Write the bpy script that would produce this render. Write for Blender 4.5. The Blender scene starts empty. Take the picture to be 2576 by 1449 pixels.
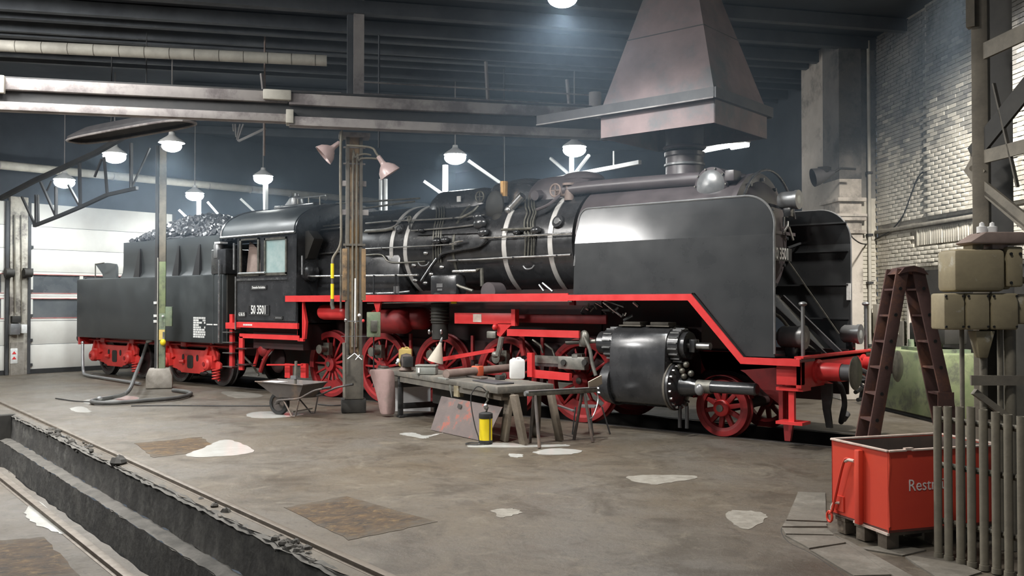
import bpy, bmesh, math, random
import numpy as np
from mathutils import Vector, Matrix
PI = math.pi
random.seed(7)
COL = bpy.context.scene.collection
SC = bpy.context.scene

# ------------------------------------------------------------------ camera
F_PX = 2344.74; YAW = math.radians(40.105); PIT = math.radians(0.9432)
CAM = np.array([6.6306, -13.5787, 1.9974])
cd = bpy.data.cameras.new('camera'); cam = bpy.data.objects.new('camera', cd); COL.objects.link(cam)
cd.sensor_fit = 'HORIZONTAL'; cd.sensor_width = 36.0; cd.lens = 36.0 * F_PX / 2576.0
cd.clip_start = 0.05; cd.clip_end = 300
cam.location = CAM; cam.rotation_euler = (PI / 2 + PIT, 0, YAW)
SC.camera = cam

# ------------------------------------------------------------------ world, lights, exposure
SC.view_settings.view_transform = 'Standard'
SC.view_settings.look = 'None'
SC.view_settings.gamma = 1.0
SC.view_settings.use_curve_mapping = False
SC.view_settings.exposure = 0.06
w = bpy.data.worlds.new('world'); SC.world = w; w.use_nodes = True
bg = w.node_tree.nodes['Background']
bg.inputs[0].default_value = (0.62, 0.72, 0.85, 1); bg.inputs[1].default_value = 0.16

def lamp_light(name, loc, power, size=0.5, col=(1.0, 0.96, 0.9), rot=(0, 0, 0), spread=PI):
    l = bpy.data.lights.new(name, 'AREA'); l.shape = 'DISK'; l.size = size; l.energy = power; l.color = col
    l.spread = spread
    o = bpy.data.objects.new(name, l); o.location = loc; o.rotation_euler = rot; COL.objects.link(o)
    return o
# unseen area lights added above and behind the frame; narrow spread keeps the roof dark
for i, (x, y, z, p, sp) in enumerate([(-0.6, -5.6, 7.1, 400, 150), (4.6, -8.6, 7.0, 130, 130), (2.2, -16.5, 6.9, 240, 150), (-14.5, -12.5, 6.9, 480, 150)]):
    lamp_light('overhead_fill_light', (x, y, z), p, 0.55, spread=math.radians(sp))
# unseen strip lights added over the pit track for a highlight along the boiler
for (x, y, e) in ((-5.6, -7.6, 430), (-9.2, -8.0, 420), (-12.8, -8.4, 420)):
    l = bpy.data.lights.new('boiler_highlight_fill', 'AREA'); l.shape = 'RECTANGLE'; l.size = 3.0; l.size_y = 0.4; l.energy = e; l.color = (1, 0.98, 0.95); l.spread = math.radians(150)
    o = bpy.data.objects.new('boiler_highlight_fill', l); o.location = (x, y, 7.3 if x > -12 else 7.5); o.rotation_euler = (0, 0, math.radians(-11.8)); COL.objects.link(o)
# unseen tilted area light added for the highlight on the smoke deflector
l = bpy.data.lights.new('deflector_highlight_fill', 'AREA'); l.shape = 'RECTANGLE'; l.size = 3.4; l.size_y = 0.9; l.energy = 620; l.color = (1, 0.99, 0.97)
o = bpy.data.objects.new('deflector_highlight_fill', l); o.location = (-9.9, -11.9, 7.0); o.rotation_euler = (math.radians(48), 0, math.radians(-6)); COL.objects.link(o)
# unseen area light added above the frame to brighten the brick wall
wl_ = lamp_light('wall_fill_light', (3.7, 0.5, 7.3), 270, 0.5, spread=math.radians(80)); wl_.rotation_mode = 'QUATERNION'; wl_.rotation_quaternion = Vector((-1.9, 3.2, -5.2)).to_track_quat('-Z', 'Y')
SC.cycles.use_adaptive_sampling = True; SC.cycles.adaptive_threshold = 0.1; SC.cycles.adaptive_min_samples = 16
SC.cycles.max_bounces = 4; SC.cycles.diffuse_bounces = 3; SC.cycles.glossy_bounces = 2; SC.cycles.transmission_bounces = 2; SC.cycles.volume_bounces = 0
SC.cycles.caustics_reflective = False; SC.cycles.caustics_refractive = False

# ------------------------------------------------------------------ pixel helpers (a pixel gives a ray; a plane gives the distance)
_fw0 = np.array([-math.sin(YAW), math.cos(YAW), 0]); RT = np.array([math.cos(YAW), math.sin(YAW), 0])
FW = _fw0 * math.cos(PIT) + np.array([0, 0, math.sin(PIT)]); UPV = np.cross(RT, FW)
def ray(u, v): return FW + RT * (u - 1288) / F_PX + UPV * (724.5 - v) / F_PX
def pX(u, v, x): d = ray(u, v); return CAM + d * (x - CAM[0]) / d[0]
def pY(u, v, y): d = ray(u, v); return CAM + d * (y - CAM[1]) / d[1]
def pZ(u, v, z=0.0): d = ray(u, v); return CAM + d * (z - CAM[2]) / d[2]
def pD(u, v, D): return CAM + ray(u, v) * D
def V(*a): return Vector(a)

# ------------------------------------------------------------------ materials
MATS = {}
def pm(name, c1, c2=None, scale=6.0, rough=0.5, rough2=None, metal=0.0, bump=0.0, bscale=40.0, thr=(0.35, 0.65), spec=0.5, emit=None, estr=0.0, coat=0.0, c3=None, s3=1.2, thr3=(0.5, 0.62)):
    m = bpy.data.materials.new(name); m.use_nodes = True
    nt = m.node_tree; N = nt.nodes; L = nt.links
    b = N['Principled BSDF']
    b.inputs['Roughness'].default_value = rough; b.inputs['Metallic'].default_value = metal
    b.inputs['Specular IOR Level'].default_value = spec
    if coat: b.inputs['Coat Weight'].default_value = coat; b.inputs['Coat Roughness'].default_value = 0.12
    b.inputs['Base Color'].default_value = (*c1, 1)
    tc = N.new('ShaderNodeTexCoord')
    if c2 is not None:
        n = N.new('ShaderNodeTexNoise'); n.inputs['Scale'].default_value = scale; n.inputs['Detail'].default_value = 8; n.inputs['Roughness'].default_value = 0.62
        L.new(tc.outputs['Object'], n.inputs['Vector'])
        r = N.new('ShaderNodeMapRange'); r.inputs[1].default_value = thr[0]; r.inputs[2].default_value = thr[1]
        L.new(n.outputs['Fac'], r.inputs[0])
        mx = N.new('ShaderNodeMix'); mx.data_type = 'RGBA'
        mx.inputs[6].default_value = (*c1, 1); mx.inputs[7].default_value = (*c2, 1)
        L.new(r.outputs[0], mx.inputs[0])
        out = mx.outputs[2]
        if c3 is not None:
            n3 = N.new('ShaderNodeTexNoise'); n3.inputs['Scale'].default_value = s3; n3.inputs['Detail'].default_value = 10; n3.inputs['Roughness'].default_value = 0.7
            L.new(tc.outputs['Object'], n3.inputs['Vector'])
            r3 = N.new('ShaderNodeMapRange'); r3.inputs[1].default_value = thr3[0]; r3.inputs[2].default_value = thr3[1]
            L.new(n3.outputs['Fac'], r3.inputs[0])
            m3 = N.new('ShaderNodeMix'); m3.data_type = 'RGBA'; m3.inputs[7].default_value = (*c3, 1)
            L.new(out, m3.inputs[6]); L.new(r3.outputs[0], m3.inputs[0]); out = m3.outputs[2]
        L.new(out, b.inputs['Base Color'])
        if rough2 is not None:
            rr = N.new('ShaderNodeMapRange'); rr.inputs[1].default_value = thr[0]; rr.inputs[2].default_value = thr[1]
            rr.inputs[3].default_value = rough; rr.inputs[4].default_value = rough2
            L.new(n.outputs['Fac'], rr.inputs[0]); L.new(rr.outputs[0], b.inputs['Roughness'])
    if bump:
        nb = N.new('ShaderNodeTexNoise'); nb.inputs['Scale'].default_value = bscale; nb.inputs['Detail'].default_value = 6
        L.new(tc.outputs['Object'], nb.inputs['Vector'])
        bp_ = N.new('ShaderNodeBump'); bp_.inputs['Strength'].default_value = bump; bp_.inputs['Distance'].default_value = 0.02
        L.new(nb.outputs['Fac'], bp_.inputs['Height']); L.new(bp_.outputs[0], b.inputs['Normal'])
    if emit is not None:
        b.inputs['Emission Color'].default_value = (*emit, 1); b.inputs['Emission Strength'].default_value = estr
    MATS[name] = m
    return m

pm('black_gloss', (0.026, 0.027, 0.029), (0.042, 0.043, 0.046), 3, 0.20, 0.30, bump=0.03, bscale=5, spec=0.9)
pm('smokebox_black', (0.065, 0.056, 0.059), (0.10, 0.083, 0.087), 2.2, 0.32, 0.45, bump=0.04, bscale=5, spec=0.7)
pm('deflector_paint', (0.033, 0.035, 0.037), (0.040, 0.042, 0.044), 2, 0.13, 0.17, bump=0.02, bscale=3, spec=0.7)
pm('black_satin', (0.034, 0.036, 0.038), (0.042, 0.044, 0.046), 2, 0.26, 0.32, bump=0.03, bscale=4, spec=0.6)
pm('tender_black', (0.032, 0.036, 0.038), (0.050, 0.056, 0.058), 1.4, 0.42, 0.55, bump=0.04, bscale=3, spec=0.5)
pm('red', (0.62, 0.035, 0.036), (0.70, 0.05, 0.05), 5, 0.34, 0.45, spec=0.5)
pm('bogie_red_lit', (0.78, 0.07, 0.06), (0.70, 0.055, 0.05), 5, 0.4, 0.5)  # red paint brightened: light on the bogies put into the colour
pm('wheel_red_shaded', (0.40, 0.028, 0.030), (0.30, 0.022, 0.025), 4, 0.38, 0.5)  # red paint darkened: shade under the running board put into the colour
pm('dark_red', (0.30, 0.018, 0.020), (0.20, 0.016, 0.018), 5, 0.45, 0.6)
pm('frame_dark', (0.022, 0.014, 0.014), (0.05, 0.014, 0.014), 3, 0.6, 0.7)
pm('steel', (0.42, 0.42, 0.42), (0.55, 0.55, 0.54), 8, 0.28, 0.4, metal=1.0)
pm('bright_steel', (0.72, 0.72, 0.72), (0.85, 0.85, 0.84), 10, 0.2, 0.3, metal=1.0)
pm('band_steel', (0.74, 0.72, 0.69), (0.6, 0.58, 0.55), 6, 0.38, 0.5, metal=0.35)
pm('tyre_steel', (0.09, 0.085, 0.085), (0.16, 0.15, 0.145), 10, 0.4, 0.5, metal=0.7)
pm('oily_steel', (0.12, 0.12, 0.105), (0.22, 0.21, 0.18), 9, 0.35, 0.5, metal=0.6)
pm('rod_steel', (0.20, 0.20, 0.18), (0.28, 0.27, 0.24), 9, 0.35, 0.5, metal=0.5)
pm('lamp_grey', (0.20, 0.205, 0.21), (0.27, 0.27, 0.27), 6, 0.3, 0.4, metal=0.4)
pm('glass_green', (0.28, 0.40, 0.40), (0.42, 0.52, 0.51), 3, 0.08, spec=0.8)
pm('glass_lamp', (0.42, 0.45, 0.44), None, 3, 0.08, spec=0.9)
pm('white_paint', (0.80, 0.80, 0.78), (0.62, 0.62, 0.60), 14, 0.5, 0.6)
pm('yellow', (0.86, 0.68, 0.02), (0.80, 0.60, 0.02), 8, 0.4, 0.5)
pm('coal', (0.032, 0.033, 0.036), (0.11, 0.11, 0.115), 9, 0.25, 0.5, spec=0.8)
pm('rust_column', (0.33, 0.215, 0.11), (0.20, 0.14, 0.085), 4, 0.7, 0.8, bump=0.15, c3=(0.055, 0.05, 0.045), s3=2.2)
pm('grime_steel', (0.16, 0.145, 0.12), (0.09, 0.083, 0.072), 3, 0.7, 0.8, bump=0.1)
pm('beam_grey', (0.36, 0.335, 0.32), (0.26, 0.24, 0.235), 2.0, 0.6, 0.7, bump=0.08, c3=(0.17, 0.15, 0.15), s3=1.0)
pm('dark_steel', (0.035, 0.036, 0.038), (0.055, 0.055, 0.055), 4, 0.6, 0.7)
pm('roof_dark', (0.052, 0.062, 0.078), (0.034, 0.041, 0.052), 0.8, 0.85, 0.9)
pm('purlin', (0.085, 0.093, 0.103), (0.056, 0.061, 0.07), 1.6, 0.75, 0.85)
pm('pipe_cream', (0.56, 0.54, 0.47), (0.42, 0.40, 0.35), 3, 0.6, 0.7)
pm('green_paint', (0.16, 0.22, 0.14), (0.24, 0.26, 0.17), 4, 0.55, 0.65, c3=(0.09, 0.10, 0.08), s3=3)
pm('green_machine', (0.185, 0.235, 0.115), (0.26, 0.29, 0.16), 2.5, 0.55, 0.65, bump=0.04, c3=(0.12, 0.13, 0.09), s3=1.8)
pm('concrete_block', (0.34, 0.31, 0.27), (0.24, 0.22, 0.19), 6, 0.8, 0.9, bump=0.3)
pm('door_white', (0.74, 0.73, 0.68), (0.64, 0.62, 0.57), 1.2, 0.5, 0.6)
pm('door_pane', (0.085, 0.095, 0.105), (0.14, 0.15, 0.155), 1.0, 0.25, 0.35, spec=0.6)
pm('red_frame', (0.42, 0.13, 0.12), (0.5, 0.28, 0.26), 5, 0.5)
pm('haze_dark_wall', (0.075, 0.088, 0.105), (0.05, 0.058, 0.07), 1.0, 0.9)  # dark wall paint with the blue-grey of the haze put into the colour
pm('pier_brick', (0.52, 0.49, 0.42), (0.36, 0.33, 0.28), 5, 0.8, 0.9, bump=0.3, bscale=14, c3=(0.14, 0.125, 0.11), s3=1.6)
pm('wood', (0.20, 0.165, 0.125), (0.14, 0.115, 0.09), 7, 0.7, 0.8, bump=0.2)
pm('bench_top', (0.17, 0.162, 0.14), (0.10, 0.095, 0.085), 6, 0.5, 0.65, bump=0.1, c3=(0.25, 0.22, 0.18), s3=3)
pm('cast_iron', (0.020, 0.021, 0.022), (0.035, 0.035, 0.035), 8, 0.5, 0.6)
pm('rust_pipe', (0.28, 0.21, 0.18), (0.20, 0.15, 0.13), 6, 0.6, 0.7)
pm('orange_red', (0.62, 0.12, 0.05), (0.5, 0.1, 0.05), 8, 0.5)
pm('canister_yellow', (0.72, 0.56, 0.20), (0.62, 0.45, 0.15), 6, 0.4)
pm('canister_white', (0.86, 0.86, 0.85), (0.80, 0.80, 0.79), 6, 0.35)
pm('metal_box', (0.33, 0.34, 0.31), (0.25, 0.26, 0.24), 6, 0.45, 0.55, metal=0.3)
pm('beige_cone', (0.62, 0.56, 0.46), (0.54, 0.48, 0.39), 6, 0.6)
pm('rusty_plate', (0.13, 0.105, 0.10), (0.17, 0.135, 0.125), 5, 0.6, 0.75, bump=0.08, c3=(0.36, 0.10, 0.07), s3=5, thr3=(0.55, 0.66))
pm('barrow', (0.075, 0.064, 0.06), (0.11, 0.095, 0.088), 5, 0.5, 0.65, c3=(0.17, 0.12, 0.09), s3=3)
pm('rubber', (0.018, 0.018, 0.018), (0.03, 0.03, 0.03), 8, 0.7)
pm('hose', (0.055, 0.056, 0.055), (0.09, 0.09, 0.085), 4, 0.5, 0.6)
pm('blur_pink', (0.34, 0.235, 0.22), (0.25, 0.17, 0.155), 3, 0.8, c3=(0.22, 0.17, 0.15), s3=2)
pm('bin_red', (0.66, 0.062, 0.030), (0.60, 0.05, 0.028), 2, 0.45, 0.55, bump=0.04, bscale=4)
pm('bin_inside', (0.13, 0.10, 0.085), (0.08, 0.065, 0.06), 4, 0.7)
pm('bare_edge', (0.66, 0.58, 0.52), (0.5, 0.36, 0.3), 10, 0.55)
pm('lettering', (0.78, 0.72, 0.70), None, rough=0.6)
pm('plate_black', (0.02, 0.02, 0.022), None, rough=0.4)
pm('ladder_brown', (0.115, 0.062, 0.055), (0.08, 0.045, 0.042), 5, 0.55, 0.7, bump=0.08, c3=(0.19, 0.09, 0.06), s3=2.5)
pm('conduit', (0.215, 0.195, 0.15), (0.155, 0.14, 0.11), 6, 0.6, 0.7, bump=0.1)
pm('box_olive', (0.33, 0.28, 0.175), (0.26, 0.22, 0.14), 6, 0.5, 0.65, bump=0.05, c3=(0.46, 0.44, 0.38), s3=5, thr3=(0.58, 0.68))
pm('lattice', (0.24, 0.215, 0.17), (0.16, 0.145, 0.12), 4, 0.65, 0.75, bump=0.08)
pm('dark_panel', (0.022, 0.021, 0.019), (0.04, 0.037, 0.032), 3, 0.7)
pm('enamel_pink', (0.55, 0.42, 0.40), (0.46, 0.34, 0.33), 5, 0.25, 0.35, spec=0.6)
pm('enamel_white', (0.8, 0.8, 0.78), None, rough=0.3)
pm('hood_skin', (0.29, 0.215, 0.212), (0.20, 0.155, 0.155), 1.6, 0.7, 0.8, bump=0.06, c3=(0.17, 0.165, 0.17), s3=0.9)
pm('hood_dark', (0.055, 0.055, 0.060), (0.085, 0.082, 0.085), 3, 0.6)
pm('brick_paint', (0.64, 0.61, 0.52), (0.53, 0.50, 0.43), 3.5, 0.75, 0.85, bump=0.25, bscale=30, c3=(0.22, 0.205, 0.175), s3=0.9, thr3=(0.50, 0.66))
pm('brick_soot_dim', (0.15, 0.145, 0.135), (0.23, 0.22, 0.20), 3.5, 0.85, bump=0.25, bscale=30, c3=(0.085, 0.085, 0.085), s3=0.9)  # soot plus the haze-dimmed upper wall put into one colour
pm('plaster_soot_dim', (0.15, 0.145, 0.14), (0.22, 0.21, 0.20), 2.2, 0.85, bump=0.15, c3=(0.08, 0.08, 0.08), s3=0.8)  # soot plus the dimness of the upper pilaster put into the colour
pm('brick_haze_grey', (0.34, 0.325, 0.285), (0.26, 0.25, 0.22), 3.5, 0.8, bump=0.25, bscale=30, c3=(0.16, 0.155, 0.145), s3=0.9)  # mid brick tone, dimming by haze put into the colour
pm('brick_joint', (0.40, 0.375, 0.32), (0.27, 0.25, 0.21), 9, 0.9)
pm('plaster', (0.62, 0.57, 0.51), (0.52, 0.475, 0.42), 3, 0.75, 0.85, bump=0.15, c3=(0.2, 0.18, 0.16), s3=1.1, thr3=(0.55, 0.7))
pm('post_lit_white', (0.80, 0.81, 0.80), (0.7, 0.7, 0.69), 4, 0.5)  # lamplight on truss members and posts put into a white colour
pm('puddle', (0.56, 0.56, 0.53), (0.44, 0.44, 0.41), 5, 0.08, 0.2, spec=0.8)  # bright reflection on the water put into the pale base colour
pm('rust_floor', (0.125, 0.072, 0.026), (0.055, 0.036, 0.02), 4.5, 0.6, 0.85, bump=0.7, bscale=11, c3=(0.24, 0.17, 0.085), s3=6, thr3=(0.52, 0.64))
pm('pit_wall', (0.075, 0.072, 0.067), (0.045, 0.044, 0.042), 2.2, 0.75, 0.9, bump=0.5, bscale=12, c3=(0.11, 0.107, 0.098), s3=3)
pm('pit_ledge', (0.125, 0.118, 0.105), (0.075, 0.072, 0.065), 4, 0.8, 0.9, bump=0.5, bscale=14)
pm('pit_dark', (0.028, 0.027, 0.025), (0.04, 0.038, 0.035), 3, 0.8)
pm('rail_steel', (0.19, 0.165, 0.135), (0.13, 0.11, 0.09), 6, 0.45, 0.6, metal=0.5)
pm('slab', (0.15, 0.136, 0.112), (0.11, 0.10, 0.083), 5, 0.7, 0.85, bump=0.3, bscale=20, c3=(0.19, 0.176, 0.15), s3=2)
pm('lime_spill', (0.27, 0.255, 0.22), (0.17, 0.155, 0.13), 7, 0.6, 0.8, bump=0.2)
pm('rubble', (0.10, 0.095, 0.085), (0.06, 0.056, 0.05), 9, 0.85, bump=0.3)
pm('bulb', (1, 1, 1), None, rough=0.4, emit=(0.95, 1.0, 1.0), estr=60.0)
pm('tube_glow', (1, 1, 1), None, rough=0.4, emit=(1.0, 1.0, 0.97), estr=14.0)
pm('amber', (0.55, 0.30, 0.10), (0.62, 0.38, 0.16), 12, 0.35, metal=0.5)
pm('cable', (0.012, 0.012, 0.012), None, rough=0.6)

def floor_material():
    m = bpy.data.materials.new('floor_concrete'); m.use_nodes = True
    nt = m.node_tree; N = nt.nodes; L = nt.links; b = N['Principled BSDF']
    tc = N.new('ShaderNodeTexCoord')
    def noise(sc, det=9, ro=0.65, dist=0.0):
        n = N.new('ShaderNodeTexNoise'); n.inputs['Scale'].default_value = sc; n.inputs['Detail'].default_value = det
        n.inputs['Roughness'].default_value = ro; n.inputs['Distortion'].default_value = dist
        L.new(tc.outputs['Object'], n.inputs['Vector']); return n.outputs['Fac']
    def rng(s, a, c, lo=0.0, hi=1.0):
        r = N.new('ShaderNodeMapRange'); r.inputs[1].default_value = a; r.inputs[2].default_value = c
        r.inputs[3].default_value = lo; r.inputs[4].default_value = hi
        L.new(s, r.inputs[0]); return r.outputs[0]
    def mix(fac, a, c):
        x = N.new('ShaderNodeMix'); x.data_type = 'RGBA'
        if isinstance(a, tuple): x.inputs[6].default_value = (*a, 1)
        else: L.new(a, x.inputs[6])
        x.inputs[7].default_value = (*c, 1); L.new(fac, x.inputs[0]); return x.outputs[2]
    base = mix(rng(noise(0.35, 6), 0.38, 0.62), (0.108, 0.087, 0.061), (0.116, 0.104, 0.088))
    base = mix(rng(noise(0.9, 10, 0.72, 0.8), 0.50, 0.62, 0, 0.85), base, (0.058, 0.046, 0.032))
    base = mix(rng(noise(2.1, 10, 0.75, 0.9), 0.54, 0.66, 0, 0.8), base, (0.165, 0.143, 0.108))
    base = mix(rng(noise(4.5, 10, 0.78, 0.8), 0.54, 0.64, 0, 0.6), base, (0.05, 0.042, 0.032))
    base = mix(rng(noise(19, 6, 0.75), 0.57, 0.66, 0, 0.65), base, (0.036, 0.031, 0.026))
    base = mix(rng(noise(26, 5, 0.8), 0.60, 0.68, 0, 0.6), base, (0.21, 0.19, 0.155))
    base = mix(rng(noise(5.0, 9, 0.8, 1.6), 0.675, 0.71, 0, 0.9), base, (0.40, 0.38, 0.32))
    L.new(base, b.inputs['Base Color'])
    L.new(rng(noise(0.8, 7), 0.35, 0.68, 0.36, 0.70), b.inputs['Roughness'])
    b.inputs['Specular IOR Level'].default_value = 0.45
    bp_ = N.new('ShaderNodeBump'); bp_.inputs['Strength'].default_value = 0.5; bp_.inputs['Distance'].default_value = 0.03
    L.new(noise(7, 12, 0.75), bp_.inputs['Height']); L.new(bp_.outputs[0], b.inputs['Normal'])
    MATS['floor'] = m
floor_material()

def rust_material():
    m = bpy.data.materials.new('rust_floor'); m.use_nodes = True; nt = m.node_tree; N = nt.nodes; L = nt.links; b = N['Principled BSDF']
    tc = N.new('ShaderNodeTexCoord'); sx = N.new('ShaderNodeSeparateXYZ'); L.new(tc.outputs['Generated'], sx.inputs[0])
    def math_(op, x, y=None):
        n = N.new('ShaderNodeMath'); n.operation = op
        for i, q in enumerate((x, y)):
            if q is None: continue
            if isinstance(q, (int, float)): n.inputs[i].default_value = q
            else: L.new(q, n.inputs[i])
        return n.outputs[0]
    def noise(sc, det=9, ro=0.7, dist=0.5, vec='Object'):
        n = N.new('ShaderNodeTexNoise'); n.inputs['Scale'].default_value = sc; n.inputs['Detail'].default_value = det; n.inputs['Roughness'].default_value = ro; n.inputs['Distortion'].default_value = dist
        mp = N.new('ShaderNodeMapping'); mp.inputs['Scale'].default_value = (0.75, 1.2, 1); L.new(tc.outputs[vec], mp.inputs[0]); L.new(mp.outputs[0], n.inputs['Vector']); return n.outputs['Fac']
    def rng(s, p, q, lo=0.0, hi=1.0):
        r = N.new('ShaderNodeMapRange'); r.inputs[1].default_value = p; r.inputs[2].default_value = q; r.inputs[3].default_value = lo; r.inputs[4].default_value = hi; L.new(s, r.inputs[0]); return r.outputs[0]
    def mix(f, p, q):
        x = N.new('ShaderNodeMix'); x.data_type = 'RGBA'
        for k, c in ((6, p), (7, q)):
            if isinstance(c, tuple): x.inputs[k].default_value = (*c, 1)
            else: L.new(c, x.inputs[k])
        L.new(f, x.inputs[0]); return x.outputs[2]
    ex = math_('MINIMUM', sx.outputs[0], math_('SUBTRACT', 1.0, sx.outputs[0])); ey = math_('MINIMUM', sx.outputs[1], math_('SUBTRACT', 1.0, sx.outputs[1]))
    e = math_('ADD', math_('MINIMUM', ex, ey), math_('MULTIPLY', math_('SUBTRACT', noise(4, 8, 0.75), 0.5), 0.75))
    col = mix(rng(noise(5, 10, 0.75), 0.40, 0.62), (0.022, 0.013, 0.006), (0.085, 0.045, 0.013))
    col = mix(rng(noise(8, 12, 0.82, 1.2), 0.50, 0.68), col, (0.20, 0.125, 0.045))
    col = mix(rng(e, -0.02, 0.16), (0.075, 0.060, 0.042), col)
    L.new(col, b.inputs['Base Color']); b.inputs['Roughness'].default_value = 0.7
    bp_ = N.new('ShaderNodeBump'); bp_.inputs['Strength'].default_value = 0.7; bp_.inputs['Distance'].default_value = 0.02; L.new(noise(9, 10, 0.8), bp_.inputs['Height']); L.new(bp_.outputs[0], b.inputs['Normal'])
    MATS['rust_floor'] = m
rust_material()

# ------------------------------------------------------------------ mesh builder
class MB:
    def __init__(s): s.v = []; s.f = []
    def add(s, vs, fs):
        b = len(s.v); s.v += [tuple(float(c) for c in p) for p in vs]; s.f += [tuple(b + i for i in q) for q in fs]; return s
    def box(s, x0, x1, y0, y1, z0, z1):
        return s.add([(x0, y0, z0), (x1, y0, z0), (x1, y1, z0), (x0, y1, z0), (x0, y0, z1), (x1, y0, z1), (x1, y1, z1), (x0, y1, z1)],
                     [(0, 3, 2, 1), (4, 5, 6, 7), (0, 1, 5, 4), (1, 2, 6, 5), (2, 3, 7, 6), (3, 0, 4, 7)])
    def bar(s, p0, p1, w, h, up=(0, 0, 1)):
        """rectangular bar from p0 to p1; w across, h along up"""
        p0 = Vector(p0); p1 = Vector(p1); d = (p1 - p0).normalized(); u = Vector(up)
        if abs(d.dot(u)) > 0.97: u = Vector((0, 1, 0))
        a = d.cross(u).normalized(); u = a.cross(d).normalized()
        vs = []
        for p in (p0, p1):
            for i, j in ((-1, -1), (1, -1), (1, 1), (-1, 1)):
                vs.append(p + a * (i * w / 2) + u * (j * h / 2))
        return s.add(vs, [(0, 3, 2, 1), (4, 5, 6, 7), (0, 1, 5, 4), (1, 2, 6, 5), (2, 3, 7, 6), (3, 0, 4, 7)])
    def cyl(s, p0, p1, r0, r1=None, n=14, caps=True):
        if r1 is None: r1 = r0
        p0 = Vector(p0); p1 = Vector(p1); d = (p1 - p0).normalized()
        u = Vector((0, 0, 1)) if abs(d.z) < 0.9 else Vector((1, 0, 0))
        a = d.cross(u).normalized(); c = a.cross(d).normalized()
        vs = []; fs = []
        for p, r in ((p0, r0), (p1, r1)):
            for k in range(n):
                t = 2 * PI * k / n; vs.append(p + a * (r * math.cos(t)) + c * (r * math.sin(t)))
        for k in range(n): fs.append((k, (k + 1) % n, n + (k + 1) % n, n + k))
        if caps: fs.append(tuple(reversed(range(n)))); fs.append(tuple(range(n, 2 * n)))
        return s.add(vs, fs)
    def lathe(s, prof, o=(0, 0, 0), axis=(0, 0, 1), n=24, close=False):
        """prof: list of (radius, height) along axis"""
        o = Vector(o); d = Vector(axis).normalized()
        u = Vector((0, 0, 1)) if abs(d.z) < 0.9 else Vector((1, 0, 0))
        a = d.cross(u).normalized(); c = a.cross(d).normalized()
        vs = []; fs = []; m = len(prof)
        for r, h in prof:
            for k in range(n):
                t = 2 * PI * k / n; vs.append(o + d * h + a * (r * math.cos(t)) + c * (r * math.sin(t)))
        for i in range(m - 1 if not close else m):
            j = (i + 1) % m
            for k in range(n): fs.append((i * n + k, i * n + (k + 1) % n, j * n + (k + 1) % n, j * n + k))
        if not close:
            if prof[0][0] > 1e-5: fs.append(tuple(reversed(range(n))))
            if prof[-1][0] > 1e-5: fs.append(tuple(range((m - 1) * n, m * n)))
        return s.add(vs, fs)
    def tube(s, path, r, n=8, closed=False):
        P = [Vector(p) for p in path]; m = len(P); vs = []; fs = []; prev = None
        for i in range(m):
            if closed: d = P[(i + 1) % m] - P[i - 1]
            else: d = P[min(i + 1, m - 1)] - P[max(i - 1, 0)]
            d.normalize()
            if prev is None:
                u = Vector((0, 0, 1)) if abs(d.z) < 0.9 else Vector((1, 0, 0)); a = d.cross(u).normalized()
            else:
                a = prev - d * prev.dot(d); a.normalize()
            prev = a; c = d.cross(a)
            rr = r[i] if isinstance(r, (list, tuple)) else r
            for k in range(n):
                t = 2 * PI * k / n; vs.append(P[i] + a * (rr * math.cos(t)) + c * (rr * math.sin(t)))
        for i in range(m if closed else m - 1):
            j = (i + 1) % m
            for k in range(n): fs.append((i * n + k, i * n + (k + 1) % n, j * n + (k + 1) % n, j * n + k))
        if not closed: fs.append(tuple(reversed(range(n)))); fs.append(tuple(range((m - 1) * n, m * n)))
        return s.add(vs, fs)
    def prism(s, poly, off):
        """poly: 3D polygon, extruded by vector off"""
        off = Vector(off); n = len(poly); P = [Vector(p) for p in poly]
        vs = P + [p + off for p in P]
        fs = [tuple(reversed(range(n))), tuple(range(n, 2 * n))] + [(k, (k + 1) % n, n + (k + 1) % n, n + k) for k in range(n)]
        return s.add(vs, fs)
    def pxz(s, poly, y0, y1): return s.prism([(x, y0, z) for x, z in poly], (0, y1 - y0, 0))
    def pyz(s, poly, x0, x1): return s.prism([(x0, y, z) for y, z in poly], (x1 - x0, 0, 0))
    def pxy(s, poly, z0, z1): return s.prism([(x, y, z0) for x, y in poly], (0, 0, z1 - z0))
    def ell(s, c, r, n=16, m=10):
        prof = [(math.sin(PI * i / m), -math.cos(PI * i / m)) for i in range(m + 1)]
        b = len(s.v); s.lathe([(max(p[0], 1e-4), p[1]) for p in prof], (0, 0, 0), (0, 0, 1), n)
        for i in range(b, len(s.v)):
            x, y, z = s.v[i]; s.v[i] = (c[0] + x * r[0], c[1] + y * r[1], c[2] + z * r[2])
        return s
    def mesh(s, name, mat, angle=35, bevel=0):
        me = bpy.data.meshes.new(name); me.from_pydata(s.v, [], s.f)
        bm = bmesh.new(); bm.from_mesh(me); bmesh.ops.recalc_face_normals(bm, faces=bm.faces)
        if bevel:
            es = [e for e in bm.edges if len(e.link_faces) == 2 and e.calc_face_angle(0) > 0.6]
            bmesh.ops.bevel(bm, geom=es, offset=bevel, segments=2, profile=0.5, affect='EDGES')
        bm.to_mesh(me); bm.free()
        me.polygons.foreach_set('use_smooth', [True] * len(me.polygons))
        me.set_sharp_from_angle(angle=math.radians(angle))
        me.materials.append(MATS[mat] if isinstance(mat, str) else mat)
        return me
    def build(s, name, mat, parent=None, loc=(0, 0, 0), rot=(0, 0, 0), angle=35, bevel=0):
        return link(name, s.mesh(name, mat, angle, bevel), parent, loc, rot)
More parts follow.
